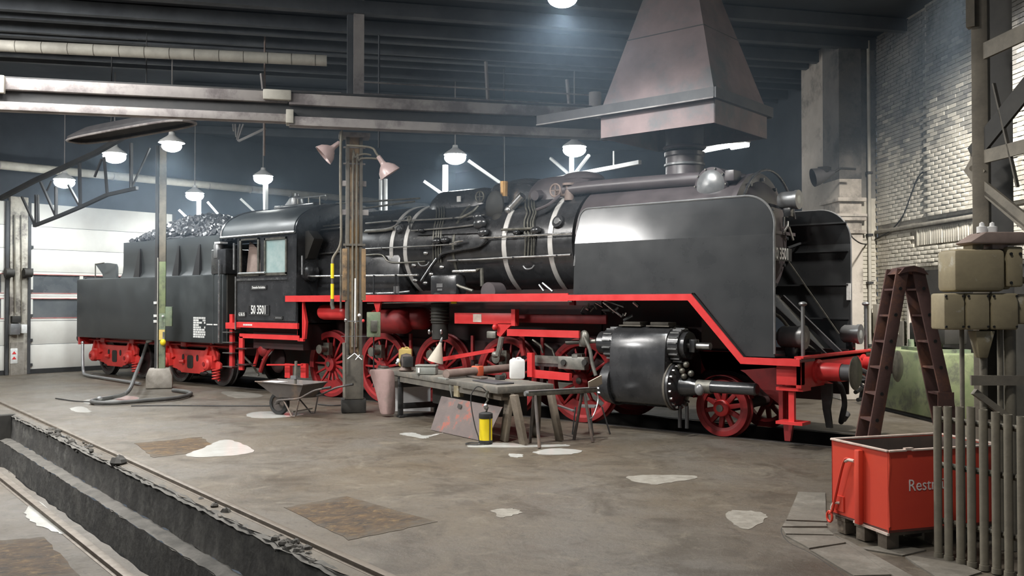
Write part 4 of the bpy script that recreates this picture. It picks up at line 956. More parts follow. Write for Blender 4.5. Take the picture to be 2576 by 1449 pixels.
p = Vector(pY(1268, 492, -.55)); MB().cyl(p - V(0, 0, .02), p + V(0, 0, .26), .065, .075, 14).build('lit_hanger_end', 'amber', bo); MB().cyl(p - V(0, 0, .14), p - V(0, 0, .02), .09, n=14).build('hanger_end_base', 'black_gloss', bo)  # golden lit end of a hanger, its light put into the amber colour
p = Vector(pY(1300, 510, -.72)); m = MB(); m.cyl(p + V(-.12, 0, -.08), p + V(.14, 0, .12), .075, n=12); m.ell(p + V(-.18, 0, -.12), (.09, .08, .09), 12, 8); m.build('injector_valve', 'steel', bo)
m = MB(); p = Vector(pY(1245, 520, -.7)); m.ell(p, (.22, .1, .3), 14, 8); m.ell(p + V(.1, -.02, -.28), (.17, .1, .17), 12, 8); m.build('valve_cluster', 'dark_panel', bo)
# smokebox top pipe, preheater drum, chimney
MB().tube(smooth_path([(-3.15, -.52, 3.98), (-2.4, -.5, 3.99), (-1.2, -.5, 3.97), (-.5, -.5, 3.95)], 4), .11, 16).build('exhaust_pipe', 'smokebox_black', loco)
MB().box(-2.15, -1.85, -.25, .1, 3.95, 4.13).build('relief_valve', 'smokebox_black', loco, bevel=0.03)
c = pY(1787, 466, -.66); ph = MB().lathe([(.24, 0), (.285, .03), (.285, 1.32), (.24, 1.36)], (c[0], -.66, c[2]), (0, 1, 0), 36).build('feedwater_heater', 'smokebox_black', loco, angle=30)
MB().lathe([(.0001, -.075), (.10, -.065), (.2, -.03), (.25, .01), (.27, .03)], (c[0], -.66, c[2]), (0, 1, 0), 32).build('heater_cover', 'lamp_grey', ph)
for a in range(0, 360, 36): MB().cyl((c[0] + .262 * math.cos(math.radians(a)), -.68, c[2] + .262 * math.sin(math.radians(a))), (c[0] + .262 * math.cos(math.radians(a)), -.64, c[2] + .262 * math.sin(math.radians(a))), .014, n=6).build('bolt', 'oily_steel', ph)
ch = MB().lathe([(.40, -.1), (.34, .0), (.31, .1), (.305, .42), (.33, .44), (.33, .5), (.29, .5), (.28, .1)], (-1.08, 0, 3.98), (0, 0, 1), 36).build('chimney', 'smokebox_black', loco)
MB().lathe([(.315, .27), (.335, .28), (.335, .31), (.315, .32)], (-1.08, 0, 3.98), (0, 0, 1), 36).build('chimney_band', 'lamp_grey', ch)
m = MB(); m.box(.0, .16, -.7, -.45, 3.85, 4.02); m.cyl((.1, -.6, 3.9), (.1, -.6, 4.02), .06, n=10); m.build('bracket_block', 'smokebox_black', loco, bevel=0.02)
wr_ = [(.36, .80 * math.cos(t) - 0, 3.05 + .98 * math.sin(t)) for t in [PI * k / 16 for k in range(17)]]
MB().tube([(.40, 1.0 * math.cos(t), 3.06 + 1.0 * math.sin(t)) for t in [PI * (.1 + .8 * k / 18) for k in range(19)]], .022, 8).build('front_handrail', 'black_gloss', loco)

# ---- running board and red edge
rb = MB(); rb.box(-9.83, -.12, -1.5, -.75, 2.10, 2.15); rb.box(-9.83, -.12, .75, 1.5, 2.10, 2.15)
rb = rb.build('running_board', 'black_satin', loco)
for sy in (-1, 1):
    y0 = sy * 1.5; t = .025 * sy
    m = MB(); m.box(-9.83, -2.35, min(y0, y0 + t), max(y0, y0 + t), 2.03, 2.16); m.build('edge_strip', 'red', rb)
    m = MB(); m.pxz([(-2.35, 2.04), (-.17, 2.04), (.66, 1.15), (1.52, 1.15), (1.52, 1.245), (.70, 1.245), (-.12, 2.135), (-2.35, 2.135)], min(y0, y0 + t), max(y0, y0 + t)); m.build('edge_strip', 'red', rb)
    ya, yb = (-1.5, -1.0) if sy < 0 else (1.0, 1.5)
    m = MB(); m.pxz([(-.14, 2.10), (.68, 1.20), (1.52, 1.20), (1.52, 1.235), (.70, 1.235), (-.12, 2.13)], ya, yb); m.build('sloping_board', 'black_satin', rb)
m = MB(); m.box(.7, 1.5, -1.45, 1.45, 1.20, 1.235); m.build('front_platform', 'black_satin', loco)
# brackets hanging below the running board
pbox('bracket', 'red', 748, 756, 760, 850, -1.47, .05); 
m = MB(); m.pxz([(-9.47, 2.03), (-9.32, 2.03), (-9.2, 1.6), (-9.25, 1.25), (-9.47, 1.25)], -1.46, -1.40); m.build('bracket', 'red', loco)
a = pY(950, 760, -1.45); m = MB(); m.pxz([(a[0] - .12, 2.05), (a[0] + .1, 2.05), (a[0] + .05, 1.85), (a[0], 1.80), (a[0] - .04, 1.85)], -1.46, -1.42); m.build('bracket', 'red', loco)
pbox('bracket', 'dark_red', 992, 752, 1003, 764, -1.4, .06); pbox('bracket', 'dark_red', 1432, 749, 1444, 768, -1.4, .06)
pbox('marker_tag', 'yellow', 1134, 752, 1147, 764, -1.44, .02)
ptube('reversing_rod', 'steel', [(925, 762), (1140, 758), (1440, 757)], -1.40, .022)

# ---- smoke deflectors
def deflector(sy):
    y = -1.44 * sy; t = .018 * sy
    low = [(-2.30, 2.15), (-.10, 2.15), (.70, 1.255), (1.13, 1.255), (1.13, 2.96), (-2.27, 2.96)]
    up = [(-2.27, 2.96), (1.13, 2.96)] + arc(.66, 3.05, .47, 0, 90, 10) + arc(-2.06, 3.35, .17, 90, 172, 5)
    m = MB(); m.prism([(x, y, z) for x, z in low], (0, t, 0)); 
    f = lambda z: y + sy * max(0, z - 2.96) * .15
    m2 = MB(); m2.prism([(x, f(z), z) for x, z in up], (0, t, 0))
    d = m.build('smoke_deflector', 'black_satin', loco); m2.build('deflector_top', 'deflector_paint', d)
    edge = [(1.13, 1.3), (1.13, 2.96)] + arc(.66, 3.05, .47, 0, 90, 12) + arc(-2.06, 3.35, .17, 90, 172, 5) + [(-2.28, 2.6)]
    MB().tube([(x, f(z), z) for x, z in edge], .016, 6).build('deflector_rim', 'lamp_grey', d)
    for z in (1.75, 2.3, 2.85, 3.3): MB().bar((-2.1, f(z) + .03 * sy, z) if z > 2.2 else (.45, f(z) + .03 * sy, z), (1.1, f(z) + .03 * sy, z), .04, .025).build('stiffener', 'black_satin', d)
    for x, z, x2, z2 in ((.1, 2.7, .95, 1.5),): MB().bar((x, f(z) + .05 * sy, z), (x2, f(z2) + .05 * sy, z2), .02, .02).build('brace', 'oily_steel', d)
    for x in (-1.6, -.4, .3): MB().bar((x, f(3.0) + .02 * sy, 3.0), (x, -.9 * sy, 2.9), .03, .03).build('stay', 'black_satin', d)
    return d
deflector(1); df = deflector(-1)
MB().box(1.07, 1.135, 1.40, 1.42, 2.05, 2.32).build('clearance_plate', 'white_paint', df)

# ---- cab
cb = MB()
SX0, SX1 = -11.62, -9.45
for sy in (-1, 1):
    y0, y1 = (-1.52, -1.49) if sy < 0 else (1.49, 1.52)
    cb.pxz([(SX0, 1.62), (SX1 - .02, 1.62), (SX1, 2.64), (SX0, 2.64)], y0, y1)
    cb.box(SX0, SX1, y0, y1, 3.42, 3.56); cb.box(SX0, SX0 + .13, y0, y1, 2.64, 3.42); cb.box(-10.74, -10.54, y0, y1, 2.64, 3.42); cb.box(-9.80, SX1, y0, y1, 2.64, 3.42)
cb.box(SX1 - .03, SX1, -1.5, -.85, 1.62, 3.55); cb.box(SX1 - .03, SX1, .85, 1.5, 1.62, 3.55); cb.box(SX1 - .03, SX1, -.9, .9, 3.5, 3.9)
cb.box(SX0, SX1, -1.49, 1.49, 1.58, 1.62)
cab = cb.build('cab', 'black_gloss', loco)
MB().box(-9.75, -9.62, -1.2, 1.2, 1.62, 3.6).build('backhead', 'dark_panel', cab)
prof = [(1.56 * math.cos(t), 3.50 + .72 * math.sin(t) ** .85) for t in [PI * k / 24 for k in range(25)]]
m = MB(); n = len(prof); vs = [(x, -y, z) for x in (-12.2, -9.5) for y, z in prof] + [(x, -y * .985, z - .03) for x in (-12.2, -9.5) for y, z in prof]
fs = []
for k in range(n - 1): fs += [(k, k + 1, n + k + 1, n + k), (2 * n + k, 3 * n + k, 3 * n + k + 1, 2 * n + k + 1), (k, 2 * n + k, 2 * n + k + 1, k + 1), (n + k, n + k + 1, 3 * n + k + 1, 3 * n + k)]
fs += [(0, n, 3 * n, 2 * n), (n - 1, 3 * n - 1, 4 * n - 1, 2 * n - 1)]
rf = m.add(vs, fs).build('cab_roof', 'tender_black', loco, angle=40)
m = MB(); pr2 = prof; vs = [(x, -y * .99, z - .01) for x in (-9.52, -9.46) for y, z in pr2]; m.add(vs, [tuple(range(n)), tuple(range(n, 2 * n))] + [(k, k + 1, n + k + 1, n + k) for k in range(n - 1)]); m.build('roof_front', 'black_gloss', rf)
for sy in (-1, 1): MB().cyl((-12.2, 1.57 * sy, 3.5), (-9.45, 1.57 * sy, 3.5), .028, n=8).build('rain_gutter', 'steel', rf)
MB().tube([(-12.2, -y, z) for y, z in prof], .03, 6).build('roof_edge', 'black_gloss', rf)
m = MB(); m.box(-11.7, -10.2, -.5, .5, 4.18, 4.27); m.build('roof_vent', 'black_gloss', rf, bevel=0.03)
m = MB(); m.lathe([(.17, 0), (.19, .05), (.15, .22), (.06, .27), (.05, .33), (.0001, .35)], (-11.15, -.25, 4.22), (0, 0, 1), 20); m.build('whistle_dome', 'lamp_grey', rf)
for x in (-10.9, -10.5, -10.1): MB().cyl((x, -.4, 4.2), (x, -.4, 4.42), .015, n=6).build('rail_post', 'oily_steel', rf)
MB().cyl((-10.95, -.4, 4.41), (-9.9, -.4, 4.40), .018, n=8).build('roof_rail', 'steel', rf)
MB().cyl((-9.6, -.35, 4.20), (-6.9, -.4, 4.12), .02, n=8).build('top_rail', 'oily_steel', bo); MB().cyl((-8.8, -.42, 4.02), (-7.0, -.45, 4.06), .02, n=8).build('top_rail', 'oily_steel', bo)
# windows
w1 = MB(); w1.box(-11.50, -11.44, -1.545, -1.515, 2.62, 3.44); w1.box(-10.82, -10.76, -1.545, -1.515, 2.62, 3.44); w1.box(-11.5, -10.76, -1.545, -1.515, 2.60, 2.66); w1.box(-11.5, -10.76, -1.545, -1.515, 3.40, 3.44); w1.build('window_frame', 'oily_steel', cab)
w2 = MB(); w2.box(-10.58, -10.53, -1.54, -1.515, 2.62, 3.42); w2.box(-9.82, -9.77, -1.54, -1.515, 2.62, 3.42); w2.box(-10.58, -9.77, -1.54, -1.515, 2.60, 2.66); w2.box(-10.58, -9.77, -1.54, -1.515, 3.37, 3.42); wf = w2.build('window_frame', 'oily_steel', cab)
MB().box(-10.54, -9.81, -1.512, -1.505, 2.65, 3.38).build('window_pane', 'glass_green', wf)
m = MB(); m.prism([(-11.44, -1.40, 2.66), (-10.9, -1.35, 2.66), (-11.2, -1.3, 3.25), (-11.44, -1.32, 3.4)], (0, .02, 0)); m.build('cab_curtain', 'rust_pipe', cab)
MB().cyl((-11.5, -1.56, 2.66), (-10.5, -1.56, 2.66), .03, n=8).build('arm_rest', 'steel', cab)
MB().box(-11.62, -9.75, -1.545, -1.515, 2.50, 2.55).build('beading', 'bright_steel', cab)
for x, z0, z1 in ((-11.62, 2.75, 3.35),): MB().cyl((x, -1.60, z0), (x, -1.60, z1), .025, n=8).build('grab_rail', 'steel', cab)
MB().cyl((-9.35, -1.45, 2.60), (-9.35, -1.45, 3.0), .02, n=8).build('grab_rail', 'steel', cab)
MB().cyl((-11.63, -1.55, 1.4), (-11.63, -1.55, 2.6), .018, n=8).build('grab_rail', 'steel', cab)
for k in range(16):
    x = -11.5 + k * .115; MB().cyl((x, -1.535, 3.49), (x, -1.515, 3.49), .012, n=6).build('rivet', 'oily_steel', cab)
def plate(x0, x1, z0, z1, txt, size, sx=1.0, rim=True, bold=0.0):
    p = MB().box(x0, x1, -1.535, -1.52, z0, z1).build('name_plate', 'plate_black', cab)
    if rim:
        m = MB(); m.box(x0, x1, -1.54, -1.534, z1 - .012, z1); m.box(x0, x1, -1.54, -1.534, z0, z0 + .012); m.box(x0, x0 + .012, -1.54, -1.534, z0, z1); m.box(x1 - .012, x1, -1.54, -1.534, z0, z1); m.build('plate_rim', 'steel', p)
    if txt: text_mesh('plate_lettering', txt, size, .004, 'white_paint', p, ((x0 + x1) / 2, -1.538, (z0 + z1) / 2), (PI / 2, 0, 0), sx=sx, bold=bold)
    return p
plate(-11.15, -10.38, 1.74, 1.955, '50 3501', .265, .66, True, .005)
plate(-11.06, -10.48, 2.30, 2.39, 'Deutsche Reichsbahn', .075, .76, True, .001)
plate(-11.55, -11.26, 1.70, 1.80, 'G 56.15', .10, .72, True, .002)
pp = plate(-10.2, -9.9, 1.655, 1.72, None, .05); MB().box(-10.16, -9.94, -1.539, -1.535, 1.675, 1.70).build('plate_lettering', 'lamp_grey', pp)
# cab underframe and steps
MB().box(-11.62, -9.40, -1.53, -1.48, 1.46, 1.58).build('sill', 'red', loco)
for k in range(7): MB().box(-11.35 + k * .05, -11.315 + k * .05, -1.535, -1.53, 1.50, 1.54).build('sill_lettering', 'white_paint', loco)
MB().box(-11.58, -9.40, -1.48, -1.42, 1.22, 1.32).build('lower_sill', 'red', loco)
MB().box(-11.6, -11.45, -1.48, -1.43, .50, 1.25).build('step_post', 'red', loco)
MB().box(-9.47, -9.28, -1.47, -1.42, 1.2, 2.03).build('step_post', 'red', loco)
for z in (.62, .98): MB().box(-11.6, -11.2, -1.55, -1.3, z, z + .02).build('cab_step', 'frame_dark', loco)
MB().box(-11.3, -9.5, -1.3, 1.3, 1.0, 1.55).build('ash_pan', 'frame_dark', loco)
# injector with pipes below the cab
for px, r, mt in (([(655, 935), (668, 900), (690, 870), (700, 850)], .05, 'dark_red'), ([(640, 920), (650, 880), (645, 855)], .04, 'red'), ([(672, 918), (760, 918)], .02, 'red'), ([(612, 895), (640, 925), (650, 945)], .025, 'oily_steel'), ([(660, 905), (680, 890), (690, 870)], .018, 'lamp_grey'), ([(690, 845), (720, 850), (745, 860)], .06, 'dark_red')):
    ptube('injector_pipe', mt, px, -1.2, r, sm=4)
p = Vector(pY(665, 880, -1.2)); MB().ell(p, (.18, .12, .16), 14, 8).build('injector', 'dark_red', loco)
for u in (722, 762): pbox('brake_hanger', 'red', u - 6, 915, u + 7, 950, -1.05, .08)
p = pY(700, 905, -.9); MB().ell(Vector(p), (.28, .1, .3), 14, 8).build('brake_gear', 'frame_dark', loco)

# ---- frame
m = MB()
for y in (-.55, .50): m.box(-11.2, 1.42, y, y + .05, .62, 1.30)
fm = m.build('frame', 'frame_dark', loco)
MB().box(-9.4, -2.4, -.5, .5, 1.1, 2.25).build('ash_pan', 'frame_dark', loco)
MB().box(-2.3, -.45, -.6, .6, .9, 2.2).build('saddle', 'frame_dark', loco)
m = MB(); m.pxz([(-.45, 1.25), (.75, 1.25), (1.42, 1.2), (1.42, .85), (1.05, .75), (.75, .95), (.45, 1.0), (-.35, 1.0), (-.45, .9)], -.62, -.56); m.build('front_frame', 'dark_red', fm)
MB().box(-.45, 1.42, -.5, .5, 1.15, 1.21).build('frame_stay', 'frame_dark', fm)
# ---- wheels
def wheel_mesh(r, hub, rim, th):
    m = MB(); m.lathe([(r - .075, -th / 2), (r - .075, th / 2), (r - .075 - rim, th / 2 - .01), (r - .075 - rim, -th / 2 + .01)], (0, 0, 0), (0, 1, 0), 48, close=True)
    m.lathe([(hub, -th / 2 - .03), (hub, th / 2), (.05, th / 2), (.05, -th / 2 - .05), (hub * .6, -th / 2 - .05)], (0, 0, 0), (0, 1, 0), 24, close=True); return m
def tyre_mesh(r, th):
    return MB().lathe([(r, -th / 2), (r, th / 2 - .03), (r + .028, th / 2 - .02), (r + .028, th / 2), (r - .075, th / 2), (r - .075, -th / 2), (r - .02, -th / 2 - .002)], (0, 0, 0), (0, 1, 0), 56, close=True)
def spoke_mesh(r, hub, rim, w0_, w1_, nm, mat):
    m = MB(); a, b = hub * .9, r - .075 - rim * .7; P = [(a, w0_), (b, w1_)]; vs = []
    for z, w_ in P:
        for sx, sy in ((-1, -1), (1, -1), (1, 1), (-1, 1)): vs.append((sx * w_, sy * w_ * .9, z))
    m.add(vs, [(0, 3, 2, 1), (4, 5, 6, 7), (0, 1, 5, 4), (1, 2, 6, 5), (2, 3, 7, 6), (3, 0, 4, 7)]); return m.mesh(nm, mat, bevel=0.006)
DW = wheel_mesh(.70, .15, .045, .13).mesh('driving_wheel', 'wheel_red_shaded'); DT = tyre_mesh(.70, .135).mesh('tyre', 'dark_red'); DS = spoke_mesh(.70, .15, .045, .028, .018, 'spoke', 'wheel_red_shaded')
m = MB(); a0, a1 = 230, 310; ar = [(.585 * math.cos(math.radians(a)), .585 * math.sin(math.radians(a))) for a in range(a0, a1 + 1, 8)]; ar += [(.36 * math.cos(math.radians(a)), .36 * math.sin(math.radians(a))) for a in (300, 285, 270, 255, 240)]
CW = m.pxz(ar, -.045, .045).mesh('counterweight', 'dark_red')
m = MB(); m.cyl((0, -.07, 0), (0, -.36, 0), .07, n=18); m.cyl((0, -.36, 0), (0, -.39, 0), .095, n=18); m.box(-.09, .09, -.2, -.1, -.13, .13); PIN = m.mesh('crank_pin', 'oily_steel')
HUBC = MB().cyl((0, -.11, 0), (0, -.135, 0), .055, n=16).mesh('axle_end', 'oily_steel')
for i, x in enumerate((-2.6, -4.25, -5.9, -7.55, -9.2)):
    for sy in (-1, 1):
        o = link('driving_wheel', DW, loco, (x, .755 * sy, .70), (0, 0, 0 if sy < 0 else PI))
        ty = link('tyre', DT, o)
        if sy < 0:
            for k in range(15): link('spoke', DS, o, (0, 0, 0), (0, 2 * PI * (k + .3) / 15, 0))
            link('counterweight', CW, o); link('axle_end', HUBC, o)
            an = math.radians(85); link('crank_pin', PIN, o, (.33 * math.cos(an), 0, .33 * math.sin(an)))
        else: link('counterweight', CW, o)
    MB().cyl((x, -.7, .7), (x, .7, .7), .1, n=14).build('axle', 'frame_dark', loco)
LW = wheel_mesh(.425, .12, .05, .12).mesh('leading_wheel', 'dark_red'); LT = tyre_mesh(.425, .135).mesh('tyre', 'dark_red'); LS_ = spoke_mesh(.425, .12, .05, .038, .032, 'spoke', 'dark_red')
for sy in (-1, 1):
    o = link('leading_wheel', LW, loco, (0, .755 * sy, .425), (0, 0, 0 if sy < 0 else PI)); link('tyre', LT, o); link('axle_end', HUBC, o)
    MB().lathe([(.0001, -.12), (.09, -.115), (.125, -.09), (.125, -.02)], (0, 0, 0), (0, 1, 0), 24).build('hub_cap', 'red', o)
    for k in range(10): link('spoke', LS_, o, (0, 0, 0), (0, 2 * PI * (k + .2) / 10, 0))
MB().cyl((0, -.7, .425), (0, .7, .425), .08, n=14).build('axle', 'frame_dark', loco)
# wheel guard arc and pony truck frame
m = MB(); ga = arc(0, .425, .50, 20, 165, 12); m.pxz(ga + list(reversed(arc(0, .425, .485, 20, 165, 12))), -.83, -.70); m.build('wheel_guard', 'dark_red', loco)
m = MB(); m.pxz([(-.3, 1.28), (.25, 1.28), (.2, 1.1), (.45, .98), (.75, .72), (1.02, .52), (1.1, .75), (1.3, .82), (1.3, 1.12), (.9, 1.15), (.5, 1.12), (.28, 1.2), (.2, 1.0), (-.2, 1.0), (-.25, 1.1)], -.95, -.90); m.build('pony_frame', 'dark_red', loco)
# brake blocks between drivers
for x in (-3.42, -5.07, -6.72, -8.37):
    m = MB(); m.pxz([(x - .09, .45), (x - .02, .45), (x + .02, .95), (x - .06, .95)], -.80, -.70); m.build('brake_block', 'frame_dark', loco); MB().bar((x, -.82, .95), (x, -.82, 1.4), .06, .04).build('brake_hanger', 'dark_red', loco)

# ---- cylinder block (workbench side and far side)
for sy in (1, -1):
    pr = [(-.7, 1.66), (-1.08, 1.655), (-1.25, 1.61), (-1.36, 1.50), (-1.41, 1.30), (-1.43, .95), (-1.40, .62), (-1.30, .46), (-1.1, .40), (-.7, .38)]
    cy = MB().pyz([(y * sy, z) for y, z in pr], -1.62, -.62).build('cylinder', 'black_gloss', loco, bevel=0.02)
    if sy < 0: continue
    for x0, x1, r in ((-.62, -.44, .25), (-.44, -.36, .21), (-1.80, -1.62, .25), (-1.95, -1.80, .19)): MB().cyl((x0, -1.12, 1.36), (x1, -1.12, 1.36), r, n=28).build('valve_cover', 'black_gloss', cy)
    for a in range(0, 360, 20):
        y = -1.12 + .255 * math.sin(math.radians(a)); z = 1.36 + .255 * math.cos(math.radians(a))
        MB().bar((-.60, y, z), (-.45, y, z), .025, .02).build('cooling_rib', 'steel', cy)
    for k in range(14):
        a = math.radians(k * 360 / 14); MB().bar((-1.79, -1.12 + .255 * math.sin(a), 1.36 + .255 * math.cos(a)), (-1.64, -1.12 + .255 * math.sin(a), 1.36 + .255 * math.cos(a)), .03, .02).build('cooling_rib', 'steel', cy)
    MB().cyl((-.36, -1.12, 1.36), (-.02, -1.12, 1.36), .055, n=14).build('valve_spindle', 'steel', cy); MB().box(-.34, -.24, -1.2, -1.05, 1.26, 1.46).build('spindle_guide', 'black_gloss', cy, bevel=0.02)
    for x in (-1.35, -.85): MB().box(x - .16, x + .16, -1.2, -.95, 1.66, 1.71).build('chest_flange', 'grime_steel', cy, bevel=0.01); MB().box(x - .2, x + .2, -1.25, -.9, 1.64, 1.66).build('chest_flange', 'grime_steel', cy)
    m = MB(); m.lathe([(.30, 0), (.36, .01), (.36, .08), (.30, .10), (.15, .14), (.13, .3), (.10, .42)], (-.63, -1.12, .74), (1, 0, 0), 32); cc = m.build('cylinder_cover', 'black_gloss', cy)
    MB().lathe([(.335, .0), (.37, .0), (.37, .035), (.335, .035)], (-.63, -1.12, .74), (1, 0, 0), 36, close=True).build('cover_ring', 'grime_steel', cy)
    for a in range(0, 360, 20): MB().cyl((-.54, -1.12 + .325 * math.sin(math.radians(a)), .74 + .325 * math.cos(math.radians(a))), (-.50, -1.12 + .325 * math.sin(math.radians(a)), .74 + .325 * math.cos(math.radians(a))), .02, n=6).build('bolt', 'steel', cy)
    MB().cyl((-.22, -1.14, .76), (.02, -1.14, .76), .10, n=16).build('gland', 'oily_steel', cy); m = MB(); m.ell((-.15, -1.22, .72), (.08, .05, .09), 12, 8); m.build('relief_valve', 'lamp_grey', cy)
    MB().lathe([(.085, 0), (.09, .02), (.09, .70), (.075, .72), (.0001, .725)], (.02, -1.16, .77), (1, 0, 0), 24).build('tail_rod_tube', 'black_gloss', cy)
    for x, z in ((-.45, .98), (-.38, 1.08), (-.30, .95), (-.5, 1.05), (-.42, .90)): MB().ell((x, -1.2, z), (.05, .05, .05), 10, 6).build('drain_valve', 'oily_steel', cy)
    for x in (-.52, -.40): MB().cyl((x, -1.15, .12), (x, -1.15, .45), .03, n=8).build('drain_pipe', 'black_gloss', cy)
    MB().cyl((-1.95, -1.12, .76), (-1.62, -1.12, .76), .09, n=16).build('piston_gland', 'steel', cy); MB().cyl((-1.8, -1.12, .74), (-1.62, -1.12, .74), .33, .36, 28).build('rear_cover', 'black_gloss', cy)
    for z in (.62, .55): MB().cyl((-2.05, -1.12, z), (-1.75, -1.12, z), .04, n=10).build('rear_pipe', 'black_gloss', cy)
# motion bits left in place
pbox('slide_bar', 'rod_steel', 1340, 897, 1412, 912, -1.12, .08); pbox('slide_bar_edge', 'tyre_steel', 1340, 913, 1412, 920, -1.11, .08)
ch_ = pbox('crosshead', 'rod_steel', 1403, 899, 1470, 928, -1.2, .14, bevel=0.015)
for u in (1417, 1470): a = pY(u, 912, -1.22); MB().cyl((a[0], -1.23, a[2]), (a[0], -1.19, a[2]), .05, n=14).build('crosshead_pin', 'dark_panel', ch_)
pbox('crosshead_top', 'rod_steel', 1438, 892, 1452, 900, -1.2, .1)
ptube('combination_lever', 'rod_steel', [(1470, 848), (1484, 880), (1490, 915), (1499, 945)], -1.24, .03, sm=3)
ptube('valve_rod', 'rod_steel', [(1425, 862), (1500, 858)], -1.15, .035); p = pY(1470, 852, -1.2); MB().ell(Vector(p), (.1, .06, .14), 12, 8).build('valve_link', 'rod_steel', loco)
pbox('lever_block', 'rod_steel', 1456, 838, 1474, 872, -1.2, .08, bevel=0.01)
ptube('expansion_link', 'rod_steel', [(1262, 848), (1258, 870), (1252, 895)], -1.3, .05); p = pY(1246, 892, -1.3); MB().ell(Vector(p), (.08, .05, .06), 10, 6).build('link_foot', 'rod_steel', loco)
pbox('motion_bracket', 'red', 1143, 788, 1290, 814, -1.25, .06, bevel=0.006); pbox('bracket_plate', 'bare_edge', 1190, 790, 1211, 810, -1.256, .01)
a = pY(1290, 778, -1.25); b = pY(1293, 820, -1.25); MB().box(a[0] - .03, b[0] + .03, -1.26, -1.15, b[2], a[2]).build('bracket_end', 'red', loco)
pts = [pY(u, v, -1.25) for u, v in ((1252, 814), (1290, 814), (1275, 828), (1258, 848), (1250, 843))]; MB().prism([tuple(p) for p in pts], (0, .06, 0)).build('gusset', 'red', loco)
p = pY(1236, 843, -1.2); MB().box(p[0] - .12, p[0] + .1, -1.2, -1.1, p[2] - .06, p[2] + .07).build('link_bearing', 'rod_steel', loco, bevel=0.02)
p = pY(1245, 823, -1.3); MB().ell(Vector(p), (.05, .05, .06), 10, 6).build('oil_cup', 'red', loco)
pbox('carrier_beam', 'dark_red', 1300, 792, 1525, 812, -1.0, .06, bevel=0.02)
pbox('guide_bar', 'red', 1275, 832, 1456, 845, -1.3, .04)
pts = [pY(u, v, -1.15) for u, v in ((1085, 903), (1243, 876), (1243, 885), (1085, 914))]; MB().prism([tuple(p) for p in pts], (0, .05, 0)).build('eccentric_rod', 'red', loco)
pbox('stand_post', 'red', 1326, 888, 1338, 948, -1.3, .08)
pts = [pY(u, v, -1.25) for u, v in ((1338, 930), (1432, 940), (1432, 958), (1338, 950))]; MB().prism([tuple(p) for p in pts], (0, .08, 0)).build('lower_guide', 'red', loco)
ptube('guide_rod', 'dark_red', [(1312, 840), (1314, 870), (1318, 895)], -1.1, .05)
for u, v, r in ((1360, 870, .02), (1390, 880, .02)): ptube('lubricator_pipe', 'oily_steel', [(u - 20, v - 15), (u, v), (u + 6, v + 18)], -1.0, r)
for i in range(16):
    rx = random.Random(i); u = rx.uniform(1445, 1600); v = rx.uniform(760, 795); p = Vector(pY(u, v, -.9)); MB().cyl(p, p + V(rx.uniform(-.2, .2), 0, rx.uniform(-.1, .1)), rx.uniform(.012, .03), n=8).build('linkage', ('bright_steel', 'oily_steel', 'lamp_grey')[i % 3], loco)
ptube('reach_rod', 'bright_steel', [(1518, 760), (1565, 797)], -1.1, .02); ptube('reach_rod', 'steel', [(1520, 755), (1570, 772)], -1.05, .016)
# ---- air tanks, feed pump, small fittings
def tank(u0, u1, v, y, r, mat='red'):
    a = pY(u0, v, y); b = pY(u1, v, y); L_ = b[0] - a[0]
    return MB().lathe([(.0001, 0), (r * .6, .03), (r * .92, .09), (r, .16), (r, L_ - .16), (r * .92, L_ - .09), (r * .6, L_ - .03), (.0001, L_)], (a[0], y, a[2]), (1, 0, 0), 28).build('air_tank', mat, loco, angle=60)
tank(805, 880, 785, -1.1, .16); tank(940, 1032, 806, -1.05, .25, 'dark_red'); tank(1000, 1080, 800, -.85, .22, 'dark_red')
fp = thing_part = MB().lathe([(.10, -.3), (.15, -.28), (.15, .0), (.17, .02), (.17, .5), (.13, .55), (.08, .6)], tuple(pY(1107, 815, -1.15)), (0, 0, 1), 24).build('feed_pump', 'dark_panel', loco)
c = pY(1107, 815, -1.15)
for k in range(7): MB().lathe([(.17, 0), (.195, .008), (.17, .016)], (c[0], c[1], c[2] + .06 + k * .06), (0, 0, 1), 24).build('cooling_fin', 'oily_steel', fp)
for u in (1080, 1090, 1110): p = Vector(pY(u, 835, -1.25)); MB().ell(p, (.03, .03, .05), 8, 6).build('pump_tap', 'bright_steel', fp)
m = MB(); a = pY(1085, 735, -1.2); b = pY(1152, 690, -1.2); m.box(a[0], b[0], -1.25, -.95, 2.15, b[2]); m.build('compressor', 'black_gloss', loco, bevel=0.06)
pbox('compressor_plate', 'lamp_grey', 1098, 713, 1113, 723, -1.26, .01); pbox('compressor_plate', 'lamp_grey', 1100, 726, 1112, 731, -1.26, .01)
MB().cyl(tuple(pY(1140, 683, -1.1)), tuple(pY(1200, 681, -1.1)), .035, n=10).build('steam_pipe', 'bright_steel', loco)
ptube('steam_pipe', 'oily_steel', [(1200, 680), (1212, 676), (1213, 720)], -1.1, .035); ptube('steam_pipe', 'black_gloss', [(1060, 708), (1085, 670), (1100, 650)], -1.15, .03); ptube('steam_pipe', 'oily_steel', [(1140, 712), (1160, 722), (1190, 732)], -1.2, .03)
for u, v in ((1045, 706), (1085, 690), (1070, 712), (1112, 672), (1042, 668), (1072, 637), (1140, 710)): p = Vector(pY(u, v, -1.12)); MB().ell(p, (.06, .05, .045), 10, 6).build('valve', 'steel', loco)
MB().cyl((float(pY(1237, 735, -1.2)[0]), -1.3, 2.20), (float(pY(1237, 735, -1.2)[0]), -1.0, 2.20), .17, n=24).build('lubricator_drum', 'smokebox_black', loco)
for u in (995, 940): a = pY(u, 735, -1.35); MB().cyl((a[0], -1.35, 2.15), (a[0], -1.35, 2.55), .018, n=8).build('rail_post', 'black_gloss', loco)
